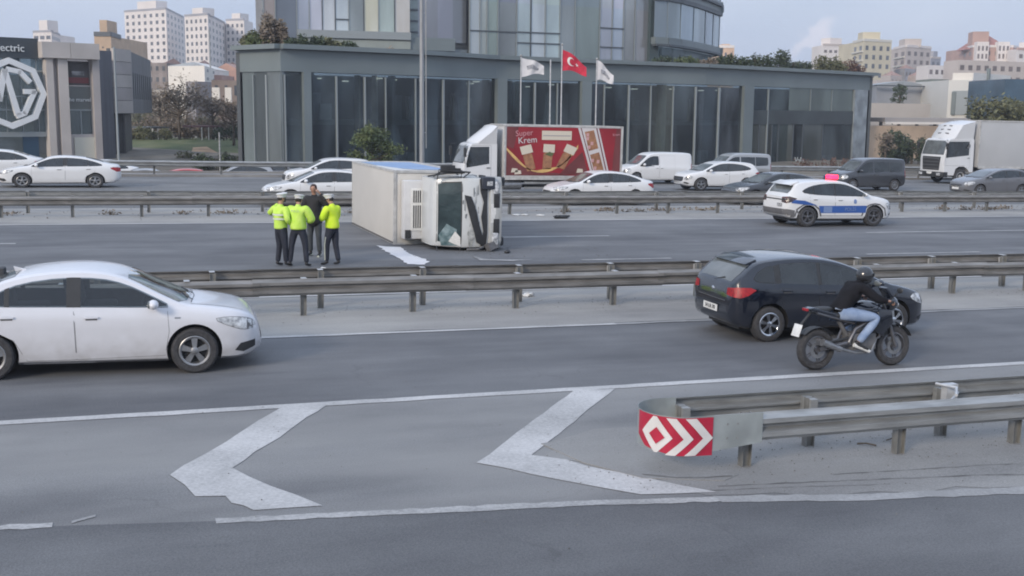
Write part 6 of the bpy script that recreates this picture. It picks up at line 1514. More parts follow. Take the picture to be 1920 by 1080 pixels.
F2 = Face([(1818, 166), (1898, 178)]); slab('upper_wall', F2, 1820, 1890, hz(1820, 150, 166), hz(1820, 136, 166), whr, wb_, 3, 0); slab('bay_side', F2, 1820, 1829, hz(1820, 218, 166), hz(1820, 170, 166), MT['clad'], wb_, .2, .2)
house('dark blue glass building cut by the right frame edge', [(1880, 150), (1990, 152)], 148, 225, mat('blue_glass', (.07, .12, .17), .2, var=.3, vscale=.2), 12)
house('beige wall with an orange base behind the dark trees', [(1618, 138), (1790, 146)], 236, 310, mat('ochre_wall', (.50, .37, .26), .85, var=.25, vscale=.25), 5)
F2 = Face([(1660, 142), (1850, 150)]); cz = empty('canopy', Matrix.Identity(4)); tag(cz, 'long flat canopy roof running behind the white truck', 'canopy'); slab('roof', F2, 1660, 1850, hz(1700, 229, 142), hz(1700, 221, 142), mat('canopy_grey', (.36, .34, .33), .7), cz, 6, 0); slab('edge_strip', F2, 1660, 1780, hz(1700, 233, 142), hz(1700, 229, 142), whr, cz, .4, .1)
for k in range(6): slab('post', F2, 1664 + k * 34, 1667 + k * 34, -3, hz(1700, 229, 142), MT['clad'], cz, .3, -1)

# --- green bank, earth, trees
bk = MB(); B0 = [gxy(q, 96) for q in (250, 330, 460)]; B1 = [gxy(q, 125) for q in (235, 330, 470)]; B2 = [gxy(q, 150) for q in (225, 330, 480)]
vs = [(p.x, p.y, -1.7) for p in B0] + [(p.x, p.y, hz(330, 263, 125)) for p in B1] + [(p.x, p.y, hz(330, 258, 150)) for p in B2]
bk.add(vs, [(0, 1, 4, 3), (1, 2, 5, 4), (3, 4, 7, 6), (4, 5, 8, 7)]); o = bk.build('grass_bank', MT['grass'], smooth=60); tag(o, kind='structure')
bk = MB(); E0 = [gxy(365, 101), gxy(386, 100.5), gxy(402, 103), gxy(406, 112), gxy(386, 118), gxy(360, 117), gxy(354, 109)]
def bz(p): t = (p.dot(FH) - 96) / 29; return -1.7 + t * (hz(330, 263, 125) + 1.7) + .05
bk.add([(p.x, p.y, bz(p)) for p in E0], [tuple(range(7))]); o = bk.build('bare_earth', MT['earth']); tag(o, kind='structure')
gr_t = 'bare brownish trees above the green bank'
def tp(px, zh, z=None): p = gxy(px, zh); p.z = (terr(p.x, p.y) if z is None else z) ; return p
tree('bare_tree', 'widest bare brown tree above the green bank', 'tree', tp(335, 132, .3), 5.6, 3.8, MT['leaf_brown'], 900, .20, 21, gr_t, bare=True)
tree('bare_tree', 'bare tree leaning over the left shelter', 'tree', tp(300, 140, .3), 5.2, 3.0, MT['leaf_brown'], 500, .20, 22, gr_t, bare=True)
tree('bare_tree', 'thin bare tree in front of the dusty red house', 'tree', tp(398, 136, .3), 5.0, 2.2, MT['leaf_brown'], 250, .20, 23, gr_t, bare=True)
tree('bare_tree', 'bare tree close to the glass building corner', 'tree', tp(437, 120, .1), 4.4, 2.0, MT['leaf_brown'], 300, .18, 24, gr_t, bare=True)
shrub('hedge', 'dark hedge at the foot of the bank behind the guard rail', 'hedge', tp(412, 97, -1.5), 5.0, 1.7, 1.5, MT['leaf_dark'], 2600, .14, 25)
shrub('shrub', 'small olive shrub on the bank left of the orange earth', 'shrub', tp(345, 104, -1.2), 1.6, 1.2, 1.0, MT['leaf_olive'], 350, .12, 26)
tree('young_tree', 'young green tree in front of the dark glass panes', 'tree', tp(698, 86), 4.6, 1.9, MT['leaf'], 3600, .15, 31, trunk_h=.25)
tree('young_tree', 'small thin tree behind the red box truck cab', 'tree', tp(890, 92), 3.2, 1.0, MT['leaf_dark'], 500, .12, 32, trunk_h=.3)
shrub('bush', 'dark spiky bush beside the beige wall, left of a pair', 'bush', tp(1682, 128), 2.8, 4.2, 2.2, MT['leaf_dark'], 2600, .20, 33, 'dark bushes beside the beige wall')
shrub('bush', 'dark bush beside the white truck cab, right of a pair', 'bush', tp(1712, 130), 2.8, 4.4, 2.2, MT['leaf_dark'], 2600, .20, 34, 'dark bushes beside the beige wall')
brn_ = random.Random(31)
for k, (px_, zh_, w_, h_, m_) in enumerate(((275, 126, 5, 1.6, 'leaf_olive'), (305, 138, 6, 2.4, 'leaf_brown'), (352, 134, 7, 2.0, 'leaf_brown'), (385, 145, 6, 2.8, 'leaf_olive'), (420, 138, 6, 2.6, 'leaf_brown'), (440, 128, 4, 2.0, 'leaf_dark'), (330, 165, 8, 4.6, 'leaf_brown'), (290, 176, 7, 5.2, 'leaf_olive'))):
    shrub('scrub', ['olive scrub at the left end of the green bank', 'brown scrub behind the left shelter', 'brown scrub between the two shelters', 'tall olive scrub behind the right shelter', 'brown scrub below the brown house', 'dark scrub beside the glass building corner', 'tall brown scrub below the white gabled wall', 'tall olive scrub beside the grey panelled block'][k], 'scrub', tp(px_, zh_, .2), w_, h_, 2.0, MT[m_], int(420 * w_), .17, 60 + k)
tree('young_tree', 'thin orange brown sapling at the corner of the glass building', 'tree', tp(1664, 126), 4.2, 1.4, MT['leaf_brown'], 500, .16, 35, trunk_h=.3)
tree('leafy_tree', 'pale leafy tree behind the box of the white truck', 'tree', tp(1875, 118), 9.0, 3.6, MT['leaf_olive'], 3200, .24, 36, trunk_h=.35)
tree('leafy_tree', 'leafy tree cut by the right frame edge', 'tree', tp(1925, 122), 8.6, 3.2, MT['leaf_olive'], 2400, .24, 37, trunk_h=.35)
tree('young_tree', 'small dark tree in front of the pale glass house', 'tree', tp(1685, 168, EYE + .6), 4.4, 1.3, MT['leaf_dark'], 800, .18, 38, trunk_h=.2)
for i, (px_, zh, w, h) in enumerate(((1300, 100, 3, 1.0), (1560, 118, 8, 1.6), (1200, 100, 3, .8))):
    shrub('shrub', ['low planting at the glass front behind the white van', 'reddish planting at the foot of the right glass bay', 'small planting at the glass front by the van roof'][i], 'shrub', tp(px_, zh), w, h, 1.0, MT['leaf_dark' if i != 1 else 'leaf_red'], 700, .14, 40 + i)

# ------------------------------------------------------------------ vehicles in place
def near_car():
    def ex(root, bvh, S):
        # seats, wheel and a driver's headrest seen through the glass
        b = MB()
        for x in (.0, -.95):
            for y in (.38, -.38):
                b.box((x, y, .78), (.5, .5, .18)); b.box((x - .28, y, 1.0), (.14, .48, .55), rot=(0, -.18, 0))
        b.build('seats', MT['seat'], root, 40, .04); b = MB()
        for x in (.0, -.95):
            for y in (.38, -.38): b.box((x - .36, y, 1.31), (.09, .26, .17))
        b.build('headrest', MT['seat'], root, 40, .03)
        b = MB(); b.box((.95, 0, .92), (.34, 1.35, .16)); b.build('dashboard', MT['plastic'], root, 40, .04)
        b = MB(); pts = [(.66 + .05 * math.cos(a), .38 + .18 * math.sin(a), .98 + .16 * math.cos(a)) for a in [i * math.pi / 8 for i in range(17)]]; b.tube(pts, .014, 6); b.build('steering_wheel', MT['plastic'], root, 50)
        link('badge', patch(bvh, [(1.08, .80), (1.16, .80), (1.16, .82), (1.08, .82)], 'right', .006, MT['alloy']), root)
        link('roof_antenna', MB().prism([(-.92, 1.41), (-1.08, 1.385), (-1.10, 1.46)], -.012, .012, 'xz').mesh('antenna', MT['w_car'], 40), root)
    return car('sedan', MT['w_car'], 'large white sedan driving in the foreground, cut off by the left frame edge', 'car', -.53, 17.38, 1, style='five', cavity=True, name='sedan', extra=ex, yaw=-.045)
near_car()
def plate_text(root, x, y, z, s, size=.075, dirx=-1):
    add_text(root, s, size, MT['ink'], face_mat((x, y, z), (0, dirx, 0), (0, 0, 1)), .002)
def hatch_extra(root, bvh, S):
    pl = link('licence_plate', patch(bvh, [(-.26, .47), (.26, .47), (.26, .59), (-.26, .59)], 'rear', .016, MT['plate'], cell=.06), root)
    h = bvh.ray_cast(Vector((-9, 0, .53)), Vector((1, 0, 0)))[0]; plate_text(pl, h.x - .024, 0, .53, '34 LR 70', .10)
    link('rear_chrome_strip', patch(bvh, [(-.50, .70), (.50, .70), (.50, .715), (-.50, .715)], 'rear', .01, MT['chrome'], cell=.08), root)
    link('roof_spoiler', MB().prism([(-1.70, 1.352), (-1.48, 1.437), (-1.46, 1.42), (-1.64, 1.325)], -.56, .56, 'xz').mesh('spoiler', MT['k_car'], 40, .008), root)
    link('rear_wiper', MB().tube([(-1.965, .02, 1.02), (-1.93, -.30, 1.10)], .01, 5).mesh('wiper', MT['plastic']), root)
    b = MB(); b.ball((-1.995, 0, .86), (.02, .05, .04), 12, 8); b.build('badge', MT['chrome'], root, 60)
    link('roof_rail', patch(bvh, [(-1.5, .585), (.2, .59), (.2, .60), (-1.5, .595)], 'top', .012, MT['plastic'], cell=.1), root)
    link('tailgate_gap', patch(bvh, [(-.62, .62), (-.62, .632), (.62, .632), (.62, .62)], 'rear', .004, MT['hub_dark'], cell=.08), root)
car('hatch', MT['k_car'], 'glossy black hatchback with silver wheels passing behind the motorcyclist', 'car', 11.47, 17.55, 1, style='six', name='hatchback', extra=hatch_extra, trim=MT['k_car'], yaw=-.02, sx=.95, sz=.965)

def police_extra(root, bvh, S):
    blue = mat('police_blue', (.04, .11, .36), .35); lblue = mat('police_pale_blue', (.18, .26, .46), .35)
    for side in ('right', 'left'):
        st = link('blue_stripe', patch(bvh, [(-.84, .50), (.98, .50), (1.0, .76), (-.94, .76)], side, .010, blue, cell=.1), root)
        link('pale_stripe', patch(bvh, [(-.74, .52), (-.40, .52), (-.40, .74), (-.74, .74)], side, .014, lblue, cell=.1), st)
        link('blue_stripe', patch(bvh, [(-2.0, .86), (-1.62, .82), (-.98, .77), (-1.5, .95), (-1.98, .98)], side, .010, blue, cell=.08), root)
        link('arch_trim', patch(bvh, [(-1.88, .38), (-1.80, .66), (-1.55, .82), (-1.34, .85), (-1.12, .82), (-.88, .66), (-.80, .38), (-.86, .38), (-.94, .62), (-1.14, .765), (-1.34, .80), (-1.55, .765), (-1.76, .62), (-1.82, .38)], side, .008, MT['plastic_grey'], cell=.06), root)
        link('arch_trim', patch(bvh, [(.80, .38), (.88, .66), (1.12, .82), (1.34, .85), (1.55, .82), (1.80, .66), (1.88, .38), (1.82, .38), (1.76, .62), (1.55, .765), (1.34, .80), (1.14, .765), (.94, .62), (.86, .38)], side, .008, MT['plastic_grey'], cell=.06), root)
        link('sill_trim', patch(bvh, [(-.84, .28), (.84, .27), (.86, .40), (-.86, .41)], side, .009, MT['plastic_grey'], cell=.1), root)
        link('crest', patch(bvh, round_poly([(.46, .83), (.58, .83), (.58, .99), (.46, .99)], 1), side, .010, lblue, cell=.06), root)
        link('rear_bumper_trim', patch(bvh, [(-2.2, .36), (-1.86, .36), (-1.86, .60), (-2.2, .66)], side, .009, MT['plastic_grey'], cell=.06), root)
    h = bvh.ray_cast(Vector((.3, -3, .63)), Vector((0, 1, 0)))[0]; link('lettering', text_mesh('lettering', 'POLİS', .17, lblue, .002), root, face_mat((.34, h.y - .018, .63), (1, 0, 0), (0, 0, 1)))
    dl = mat('unlit_lamp', (.07, .05, .048), .2, var=.4, vscale=12)
    for side, sg_ in (('right', -1), ('left', 1)): link('tail_lens', patch(bvh, S['tail'], side, .0085, dl, cell=.05), root); link('tail_lens', patch(bvh, [(sg_ * .52, .88), (sg_ * .52, 1.06), (sg_ * .81, 1.09), (sg_ * .81, .85)], 'rear', .0085, dl, cell=.05), root)
    link('rear_bumper_trim', patch(bvh, [(-.90, .44), (.90, .44), (.90, .64), (-.90, .64)], 'rear', .010, MT['plastic_grey'], cell=.08), root)
    link('tail_light_bar', patch(bvh, [(-.8, .95), (.8, .95), (.8, .99), (-.8, .99)], 'rear', .010, MT['plastic'], cell=.08), root)
    h = bvh.ray_cast(Vector((-9, -.45, .76)), Vector((1, 0, 0)))[0]; link('lettering', text_mesh('lettering', '1253', .17, MT['ink'], .002), root, face_mat((h.x - .02, -.42, .77), (0, -1, 0), (0, 0, 1)))
    b = MB(); b.box((.05, 0, 1.68), (.22, .62, .05)); bar = b.build('beacon_base', MT['plastic'], root, 40, .015)
    b = MB(); b.box((.05, -.10, 1.755), (.24, .44, .15)); b.build('beacon_red', mat('beacon_red', (.8, .02, .05), .3, emit=((1.0, .01, .04), 6.5)), bar, 40, .03)
    b = MB(); b.ball((.05, -.275, 1.77), .04, 10, 8); b.build('beacon_lamp', mat('beacon_core', (.9, .5, .5), .3, emit=((1.0, .30, .36), 12)), bar, 60)
    b = MB(); b.box((.05, .20, 1.745), (.20, .20, .10)); b.build('beacon_blue', mat('beacon_blue', (.02, .03, .12), .3), bar, 40, .03)
    link('roof_spoiler', MB().prism([(-2.0, 1.50), (-1.60, 1.622), (-1.58, 1.60), (-1.9, 1.46)], -.62, .62, 'xz').mesh('spoiler', MT['w_car2'], 40, .01), root)
xr, xf_ = 22.93, 25.81
car('suv', MT['w_car2'], 'white and blue police SUV with its red beacon lit', 'police car', (xr + xf_) / 2, 36.28, 1, style='ten', name='police_car', extra=police_extra, sx=1.04)

# oncoming traffic, all heading left
def onc(kind, paint, label, nose_px, Yn, h_nose=.6, **k):
    S = SPEC[kind]; sx = k.get('sx', 1.0); x = xat(nose_px, Yn + .4, h_nose) + S['top'][-1][0] * sx
    return car(kind, paint, label, k.pop('cat', 'car'), x, Yn + S['w'], -1, **k)
GT = 'traffic heading left on the far carriageway'
onc('saloon', MT['w_car2'], 'white sedan at the far left seen whole in front of another white car', -8, 56.2, sx=1.16, style='five', name='sedan', group=GT)
onc('saloon', MT['w_car2'], 'white car partly hidden behind the white sedan at the left frame edge', -120, 61.0, sx=1.05, sz=1.06, name='sedan', group=GT)
onc('saloon', MT['w_car2'], 'white sedan nosing out left of the overturned truck, nearer of two', 492, 45.0, sx=1.08, name='sedan', group=GT)
onc('suv', MT['w_car2'], 'white car just behind the white sedan left of the overturned truck', 533, 54.0, sz=.93, name='sedan', group=GT)
onc('saloon', MT['w_car2'], 'white sedan in front of the rear half of the red box truck', 1031, 45.2, sx=1.04, name='sedan', group=GT)
onc('van', MT['w_car2'], 'plain white panel van right of the red box truck', 1163, 60.0, cat='van', name='panel_van', style='cover', group=GT, sx=1.02)
onc('suv', mat_k := MT['w_car2'], 'white SUV following the panel van, its front grille showing', 1279, 54.2, name='suv', group=GT, sz=.93, sx=1.02)
onc('minibus', MT['silver'], 'silver people carrier half hidden behind the white SUV', 1322, 61.0, cat='van', name='people_carrier', style='cover', group=GT, sz=.98)
onc('saloon', MT['k_car2'], 'dark sedan low behind the guard rail left of the police SUV', 1372, 44.9, name='sedan', group=GT, sx=1.05)
onc('minibus', MT['k_car2'], 'dark grey passenger van behind the police SUV', 1568, 54.2, cat='van', name='passenger_van', style='cover', group=GT, sx=1.0)
onc('hatch', MT['grey_car'], 'grey hatchback cut by the right frame edge below the white truck', 1803, 49.8, name='hatchback', group=GT, sx=1.05)

# parked cars beyond the far guard rail
def prk(kind, paint, label, px, Y, hd=-1, **k): return car(kind, paint, label, 'car', xat(px, Y), Y, hd, group='cars parked on the side street', base_h=-1.42, name='parked_car', **k)
prk('sedan', MT['silver'], 'silver car parked beyond the guard rail beside the red car', 262, 73.5)
prk('hatch', MT['red_car'], 'bright red car parked beyond the far guard rail', 330, 73.5)
prk('saloon', MT['w_car2'], 'white van parked behind the white sedan at the left', 190, 78.0, sz=1.25)
prk('suv', MT['silver'], 'pale car parked beyond the rail left of the white traffic', 452, 76)
prk('sedan', MT['grey_car'], 'dark car parked by the glass building, left of the white SUV roof', 500, 82)

# red box truck with its printed side
X0 = xat(945, 49.0, 1.5); X1 = xat(1164, 49.0, 1.5); bl = X1 - X0
white_box = mat('white_box_panel', (.58, .58, .58), .5, var=.08, vscale=.7); cabw = car_paint('truck_white', (.66, .67, .68), .35, dirt=.3)
rt, q = box_truck('box truck with a red food advert on its side', road_mat(X0 - 1.32, 50.1, math.pi), cabw, white_box, cabL=1.62, cabW=2.0, cabH=2.16, boxL=bl, boxW=2.2, boxH=2.36, deck=.96, deflector=True, name='box_truck', group=GT)
adr, adk, gold, crm, brn = (mat('advert_red', (.22, .014, .022), .4, c2=(.38, .022, .032), vscale=.5), mat('advert_dark', (.12, .03, .03), .4, c2=(.20, .05, .05), vscale=.7), mat('advert_gold', (.62, .40, .15), .4, var=.2, vscale=3),
    mat('advert_cream', (.62, .56, .46), .4), mat('advert_brown', (.24, .11, .06), .4, c2=(.40, .20, .10), vscale=5))
LB = q['bx1'] - q['bx0']; dk, tp_ = q['deck'], q['top']
def ad(name, poly, lay, m, parent):                  # poly in (u along, v up), both 0..1 of the panel
    b = MB(); y = q['bw'] + .006 + .006 * lay; P2 = [(q['bx1'] - .08 - u * (LB - .16), dk + .10 + v * (tp_ - dk - .19)) for u, v in poly]
    b.prism(P2, y, y + .004, 'xz'); return b.build(name, m, parent)
pan = ad('advert_panel', [(0, 0), (1, 0), (1, 1), (0, 1)], 1, adr, q['box'])
ad('advert_shade', [(0, 0), (.56, 0), (.42, .06), (.30, .05), (.18, .18), (.08, .34), (0, .52)], 2, adk, pan)
ad('advert_shade', [(.46, .03), (.72, 0), (.66, .5), (.6, .36)], 2, adk, pan); ad('advert_shade', [(.93, 0), (1, 0), (1, 1), (.96, 1), (.94, .5)], 2, adk, pan)
ad('advert_shade', [(0, .6), (.06, .55), (.10, 1), (0, 1)], 2, adk, pan)
arc = [(.0 + .62 * t, .52 - 1.95 * t * (1 - t) * 1.0 + .05 * t) for t in [i / 14 for i in range(15)]]
ad('advert_arc', [(u, max(.01, v)) for u, v in arc] + [(u, max(.03, v + .05 + .03 * math.sin(i))) for i, (u, v) in reversed(list(enumerate(arc)))], 3, gold, pan)
ad('advert_banner', [(.30, .74), (.56, .74), (.56, .93), (.30, .93)], 4, crm, pan); ad('advert_banner_line', [(.31, .82), (.55, .82), (.55, .84), (.31, .84)], 5, mat('advert_grey', (.36, .33, .33), .4), pan)
for cx, cy, an in ((.17, .53, .28), (.365, .56, -.05), (.55, .54, -.42)):
    def rot(u, v): return (cx + (u * math.cos(an) - v * math.sin(an)) * .45, cy + (u * math.sin(an) + v * math.cos(an)))
    ad('advert_pack', [rot(-.11, -.08), rot(.11, -.08), rot(.11, .09), rot(-.11, .09)], 4, crm, pan)
    ad('advert_bottle', [rot(-.10, -.44), rot(.07, -.42), rot(.08, -.12), rot(.04, -.05), rot(-.05, -.05), rot(-.10, -.12)], 3, brn, pan)
ad('advert_leaf', [(.33, .44), (.37, .50), (.41, .45), (.38, .40)], 5, MT['leaf'], pan)
sw = mat('advert_white', (.60, .57, .57), .4)
ad('advert_band', [(.615, 1), (.80, 1), (.91, .0), (.745, .0)], 3, sw, pan)
for k, m in ((.012, adr), (.045, brn)): pass
ad('advert_band_line', [(.637, 1), (.645, 1), (.772, 0), (.764, 0)], 4, adk, pan); ad('advert_band_line', [(.775, 1), (.785, 1), (.893, 0), (.883, 0)], 4, adk, pan)
ad('advert_picture', [(.675, .92), (.755, .96), (.80, .58), (.715, .52)], 4, brn, pan); ad('advert_picture', [(.728, .44), (.808, .50), (.855, .12), (.772, .06)], 4, brn, pan)
for u, v in ((.70, .78), (.715, .60), (.75, .32), (.775, .16), (.70, .86), (.74, .68), (.80, .30)): ad('advert_spot', [(u - .012, v - .035), (u + .012, v - .035), (u + .014, v + .035), (u - .01, v + .035)], 5, mat('advert_pink', (.56, .32, .32), .4), pan)
for u, v in ((.07, .10), (.10, .06), (.64, .10)): ad('advert_nut', [(u - .03, v - .04), (u + .03, v - .03), (u + .025, v + .04), (u - .02, v + .05)], 4, crm, pan)
pinkt = mat('advert_script', (.58, .28, .30), .4)
def adtext(s, u, v, size, m): link('lettering', text_mesh('lettering', s, size, m, .002), pan, face_mat((q['bx1'] - .10 - u * (LB - .22), q['bw'] + .044, dk + .16 + v * (tp_ - dk - .28)), (-1, 0, .08), (.08, 0, 1)))
adtext('Super', .145, .88, .36, pinkt); adtext('Krem', .175, .73, .40, sw); adtext('Krem', .965, .88, .16, pinkt)

# big white truck at the right
Xo = xat(1802, 60.8)
bt, qb = box_truck('big white box truck with a high roof deflector at the right edge', road_mat(Xo, 62.1, math.pi), cabw, mat('grey_white_box', (.44, .45, .46), .5, var=.06, vscale=.5), cabL=2.32, cabW=2.40, cabH=2.34, boxL=8.2, boxW=2.5, boxH=3.0, deck=1.08, r=.48, rb=.48, big=True, deflector=True, gap=.32, name='box_truck', group=GT)
st = MB(); st.prism([(0, 0), (.16, .05), (0, .34), (-.10, .2)], 0, .01, 'xz', mtx=Matrix.Translation((qb['x_back'] + .42, qb['hw'] + .012, 2.25))); st.build('emblem', MT['plastic_grey'], bt)

# overturned truck: lying on its right side, nose to the camera
MX = Matrix(((0, 0, -1, 9.97), (-1, 0, 0, 30.62), (0, 1, 0, 1.05), (0, 0, 0, 1)))
tm = Matrix.Translation((9.97, 30.62, -GRADE * 9.97 + 1.05)) @ TILT @ Matrix(((0, 0, -1, 0), (-1, 0, 0, 0), (0, 1, 0, 0), (0, 0, 0, 1))) @ Matrix.Rotation(R(.6), 4, 'Y')
beigebox = mat('reefer_panel', (.58, .56, .52), .5, var=.06, vscale=.6); crashw = car_paint('crashed_white', (.62, .64, .64), .4, dirtc=(.20, .20, .19), dirt=.9)
ot, qo = box_truck('white refrigerated truck lying overturned on its side across the road', tm, crashw, beigebox, cabL=1.62, cabW=1.96, cabH=1.98, boxL=6.05, boxW=2.06, boxH=2.05, deck=.80, r=.35, rb=.35, name='overturned_truck', crashed=True)
bw = qo['bw']; x1 = qo['bx1']; x0_ = qo['bx0']
blu = mat('sky_blue_print', (.22, .36, .60), .4, c2=(.34, .46, .66), vscale=.7); 
b = MB(); b.prism([(x1 - .9, .95), (x0_ + .2, .95), (x0_ + .1, 2.6), (x1 - 2.2, 2.55), (x1 - 1.0, 1.9)], bw + .008, bw + .012, 'xz'); b.build('blue_side_print', blu, qo['box'])
b = MB(); b.prism([(x1 - .15, 2.15), (x1 - 3.4, 2.6), (x1 - 3.0, 2.72), (x1 - .2, 2.70)], bw + .014, bw + .018, 'xz'); b.build('white_swoosh', MT['plate'], qo['box'])
# refrigeration unit on the box front
b = MB(); b.bbox((x1 + .035, -.86, 1.92), (x1 + .40, .80, 2.66)); un = b.build('refrigeration_unit', mat('unit_white', (.62, .62, .62), .5, var=.06, vscale=3), ot, 40, .035)
b = MB(); b.bbox((x1 + .405, -.62, 2.02), (x1 + .43, .58, 2.46)); b.build('unit_frame', MT['plate'], un, 40, .01)
b = MB(); b.bbox((x1 + .432, -.54, 2.06), (x1 + .436, .10, 2.42)); b.bbox((x1 + .432, .18, 2.06), (x1 + .436, .52, 2.42)); b.build('unit_opening', MT['hub_dark'], un)
for k in range(6):
    b = MB(); z = 2.09 + k * .062; b.bbox((x1 + .437, -.54, z), (x1 + .452, .10, z + .020)); b.bbox((x1 + .437, .18, z), (x1 + .452, .52, z + .020)); b.build('grille_slat', MT['plate'], un)
b = MB(); b.bbox((x1 + .40, -.84, 2.45), (x1 + .42, -.60, 2.62)); b.build('side_vent', MT['plastic'], un)
b = MB(); b.tube([(x1 + .06, .55, 1.90), (x1 + .06, .86, 1.86), (x1 + .06, .92, 1.2)], .02, 6); b.tube([(x1 + .35, -.2, 1.9), (x1 + .5, -.05, 1.75), (x1 + .25, -.1, 1.6), (x1 + .4, -.35, 1.6)], .03, 6); b.build('hanging_hose', MT['plastic'], un, 60)
# cab damage
P = qo['P']; cab = qo['cab']
P('torn_grille', [(.50, 1.34), (.46, 1.15), (.05, 1.0), (-.30, .92), (-.66, .80), (-.88, .84), (-.80, .98), (-.52, 1.06), (-.05, 1.20)], 'front', .030, MT['plastic'])
P('torn_grille', [(.93, .90), (.95, .68), (.2, .70), (-.55, .68), (-.93, .70), (-.90, .86), (-.5, .80), (-.1, .87), (.3, .80), (.6, .90)], 'front', .034, MT['plastic'])
srn = random.Random(5); scm = mat('scratch_grey', (.16, .17, .17), .6)
for k in range(13):
    y0 = srn.uniform(-.85, .6); z0s = srn.uniform(.92, 1.44); ln = srn.uniform(.12, .5); ws = srn.uniform(.006, .02)
    P('scratch', [(y0, z0s), (y0 + ln, z0s + srn.uniform(-.03, .03)), (y0 + ln * .9, z0s + ws), (y0 + .03, z0s + ws * 1.4)], 'front', .010 + .0005 * k, scm)
P('dent', [(-.9, 1.08), (-.6, 1.02), (-.2, 1.16), (-.55, 1.24), (-.92, 1.18)], 'front', .012, mat('scraped_panel', (.22, .23, .22), .6, c2=(.55, .56, .55), vscale=9, detail=7))
P('crack_patch', [(-.90, 1.50), (-.45, 1.52), (-.30, 1.78), (-.62, 1.98), (-.90, 1.90)], 'front', .014, mat('shattered_glass', (.07, .13, .14), .3, c2=(.26, .34, .36), vscale=7, detail=9, bump=.6, bscale=20))
P('paper_sheet', [(-.92, 1.40), (-.66, 1.42), (-.50, 1.56), (-.78, 1.72), (-.84, 1.60)], 'front', .030, MT['plate'])
b = MB(); b.tube([(.45, .95, 1.35), (.66, 1.12, 1.2), (.60, 1.16, 1.95), (.50, 1.0, 2.2)], .025, 6); b.tube([(.30, .99, 2.3), (.34, 1.08, 1.75), (.5, 1.1, 1.3)], .022, 6); b.box((.50, 1.16, 1.62), (.16, .12, .36)); b.build('bent_mirror_arm', MT['plastic'], cab, 40)
b = MB(); b.bbox((.34, .66, .50), (.74, .99, .86)); b.build('broken_lamp_housing', mat('blue_black_plastic', (.03, .035, .05), .5), cab, 40, .03); b = MB(); b.bbox((.742, .76, .58), (.76, .88, .74)); b.build('lamp', MT['lamp'], cab)
b = MB(); b.tube([(.5, -.9, .6), (.72, -.98, .95), (.60, -1.0, 1.25)], .03, 6); b.box((.66, -.9, .55), (.2, .2, .3), rot=(.4, .3, .2)); b.build('crumpled_corner', MT['plastic_grey'], cab, 40)
# serrated lower roof edge strip
b = MB(); b.bbox((0, -.0, -.03), (.1, .05, .035)); cm = b.mesh('clip', MT['plastic_grey'])
for k in range(30): link('roof_clip', cm, qo['box'], loc=(x0_ + .1 + k * .2, -bw, 2.85))

# motorcycle
mc = empty('motorcycle', road_mat(10.46, 14.66, .01) @ Matrix.Rotation(R(-2), 4, 'X')); tag(mc, 'black motorcycle ridden along the edge line beside the black hatchback', 'motorcycle')
mr = .315
def mwheel(x, w):
    e = empty('wheel', parent=mc, loc=(x, 0, mr)); t = MB(); rr = .215
    t.lathe([(rr, -w * .35), (rr + .03, -w * .48), (mr - .03, -w * .46), (mr - .006, -w * .25), (mr, 0), (mr - .006, w * .25), (mr - .03, w * .46), (rr + .03, w * .48), (rr, w * .35)], 44, closed=True); t.build('tyre', MT['rubber'], e, 40)
    m = MB(); m.lathe([(rr, -.04), (rr - .02, -.045), (rr - .03, 0), (rr - .02, .045), (rr, .04)], 40, closed=True)
    for k in range(5):
        for s_ in (-.12, .12): a = k * 1.2566 + s_; m.tube([(.04 * math.cos(a), 0, .04 * math.sin(a)), ((rr - .02) * math.cos(a), 0, (rr - .02) * math.sin(a))], .011, 6)
    m.tube([(0, -.07, 0), (0, .07, 0)], .045, 14); m.build('rim', MT['alloy_dark'], e, 40)
    d = MB(); d.lathe([(.13, -.062), (.13, -.068), (.075, -.068), (.075, -.062)], 30, closed=True); d.build('brake_disc', MT['alloy'], e, 40)
mwheel(-.69, .16); mwheel(.69, .12)
def mp_(name, m, f, smooth=45, bevel=0): b = MB(); f(b); return b.build(name, m, mc, smooth, bevel)
mp_('fork', MT['alloy_dark'], lambda b: [b.tube([(.69, s_ * .095, mr), (.58, s_ * .095, .62), (.43, s_ * .095, 1.0)], [.03, .028, .022], 8) for s_ in (1, -1)])
mp_('front_mudguard', MT['plastic'], lambda b: b.lathe([(mr + .025, -.06), (mr + .035, 0), (mr + .025, .06)], 40, mtx=Matrix.Translation((.69, 0, mr))) if False else b.add(*(lambda A: ([(.69 + (mr + .03) * math.cos(a), y, mr + (mr + .03) * math.sin(a)) for a in A for y in (-.065, .065)] + [(.69 + (mr + .02) * math.cos(a), y, mr + (mr + .02) * math.sin(a)) for a in A for y in (-.065, .065)], [(2 * i, 2 * i + 1, 2 * i + 3, 2 * i + 2) for i in range(len(A) - 1)] + [(2 * len(A) + 2 * i + 2, 2 * len(A) + 2 * i + 3, 2 * len(A) + 2 * i + 1, 2 * len(A) + 2 * i) for i in range(len(A) - 1)]))([R(25 + 10 * i) for i in range(13)])))
mp_('frame', MT['alloy_dark'], lambda b: [b.tube([(.44, s_ * .05, .95), (.30, s_ * .13, .80), (-.10, s_ * .15, .62), (-.20, s_ * .14, .42)], .028, 8) for s_ in (1, -1)] + [b.tube([(.42, s_ * .05, .88), (.36, s_ * .12, .48), (.0, s_ * .13, .32), (-.2, s_ * .13, .40)], .022, 8) for s_ in (1, -1)] + [b.tube([(-.08, s_ * .10, .70), (-.75, s_ * .10, .88)], .018, 8) for s_ in (1, -1)])
mp_('swingarm', MT['alloy_dark'], lambda b: [b.tube([(-.16, s_ * .11, .42), (-.69, s_ * .11, mr)], [.04, .028], 8) for s_ in (1, -1)])
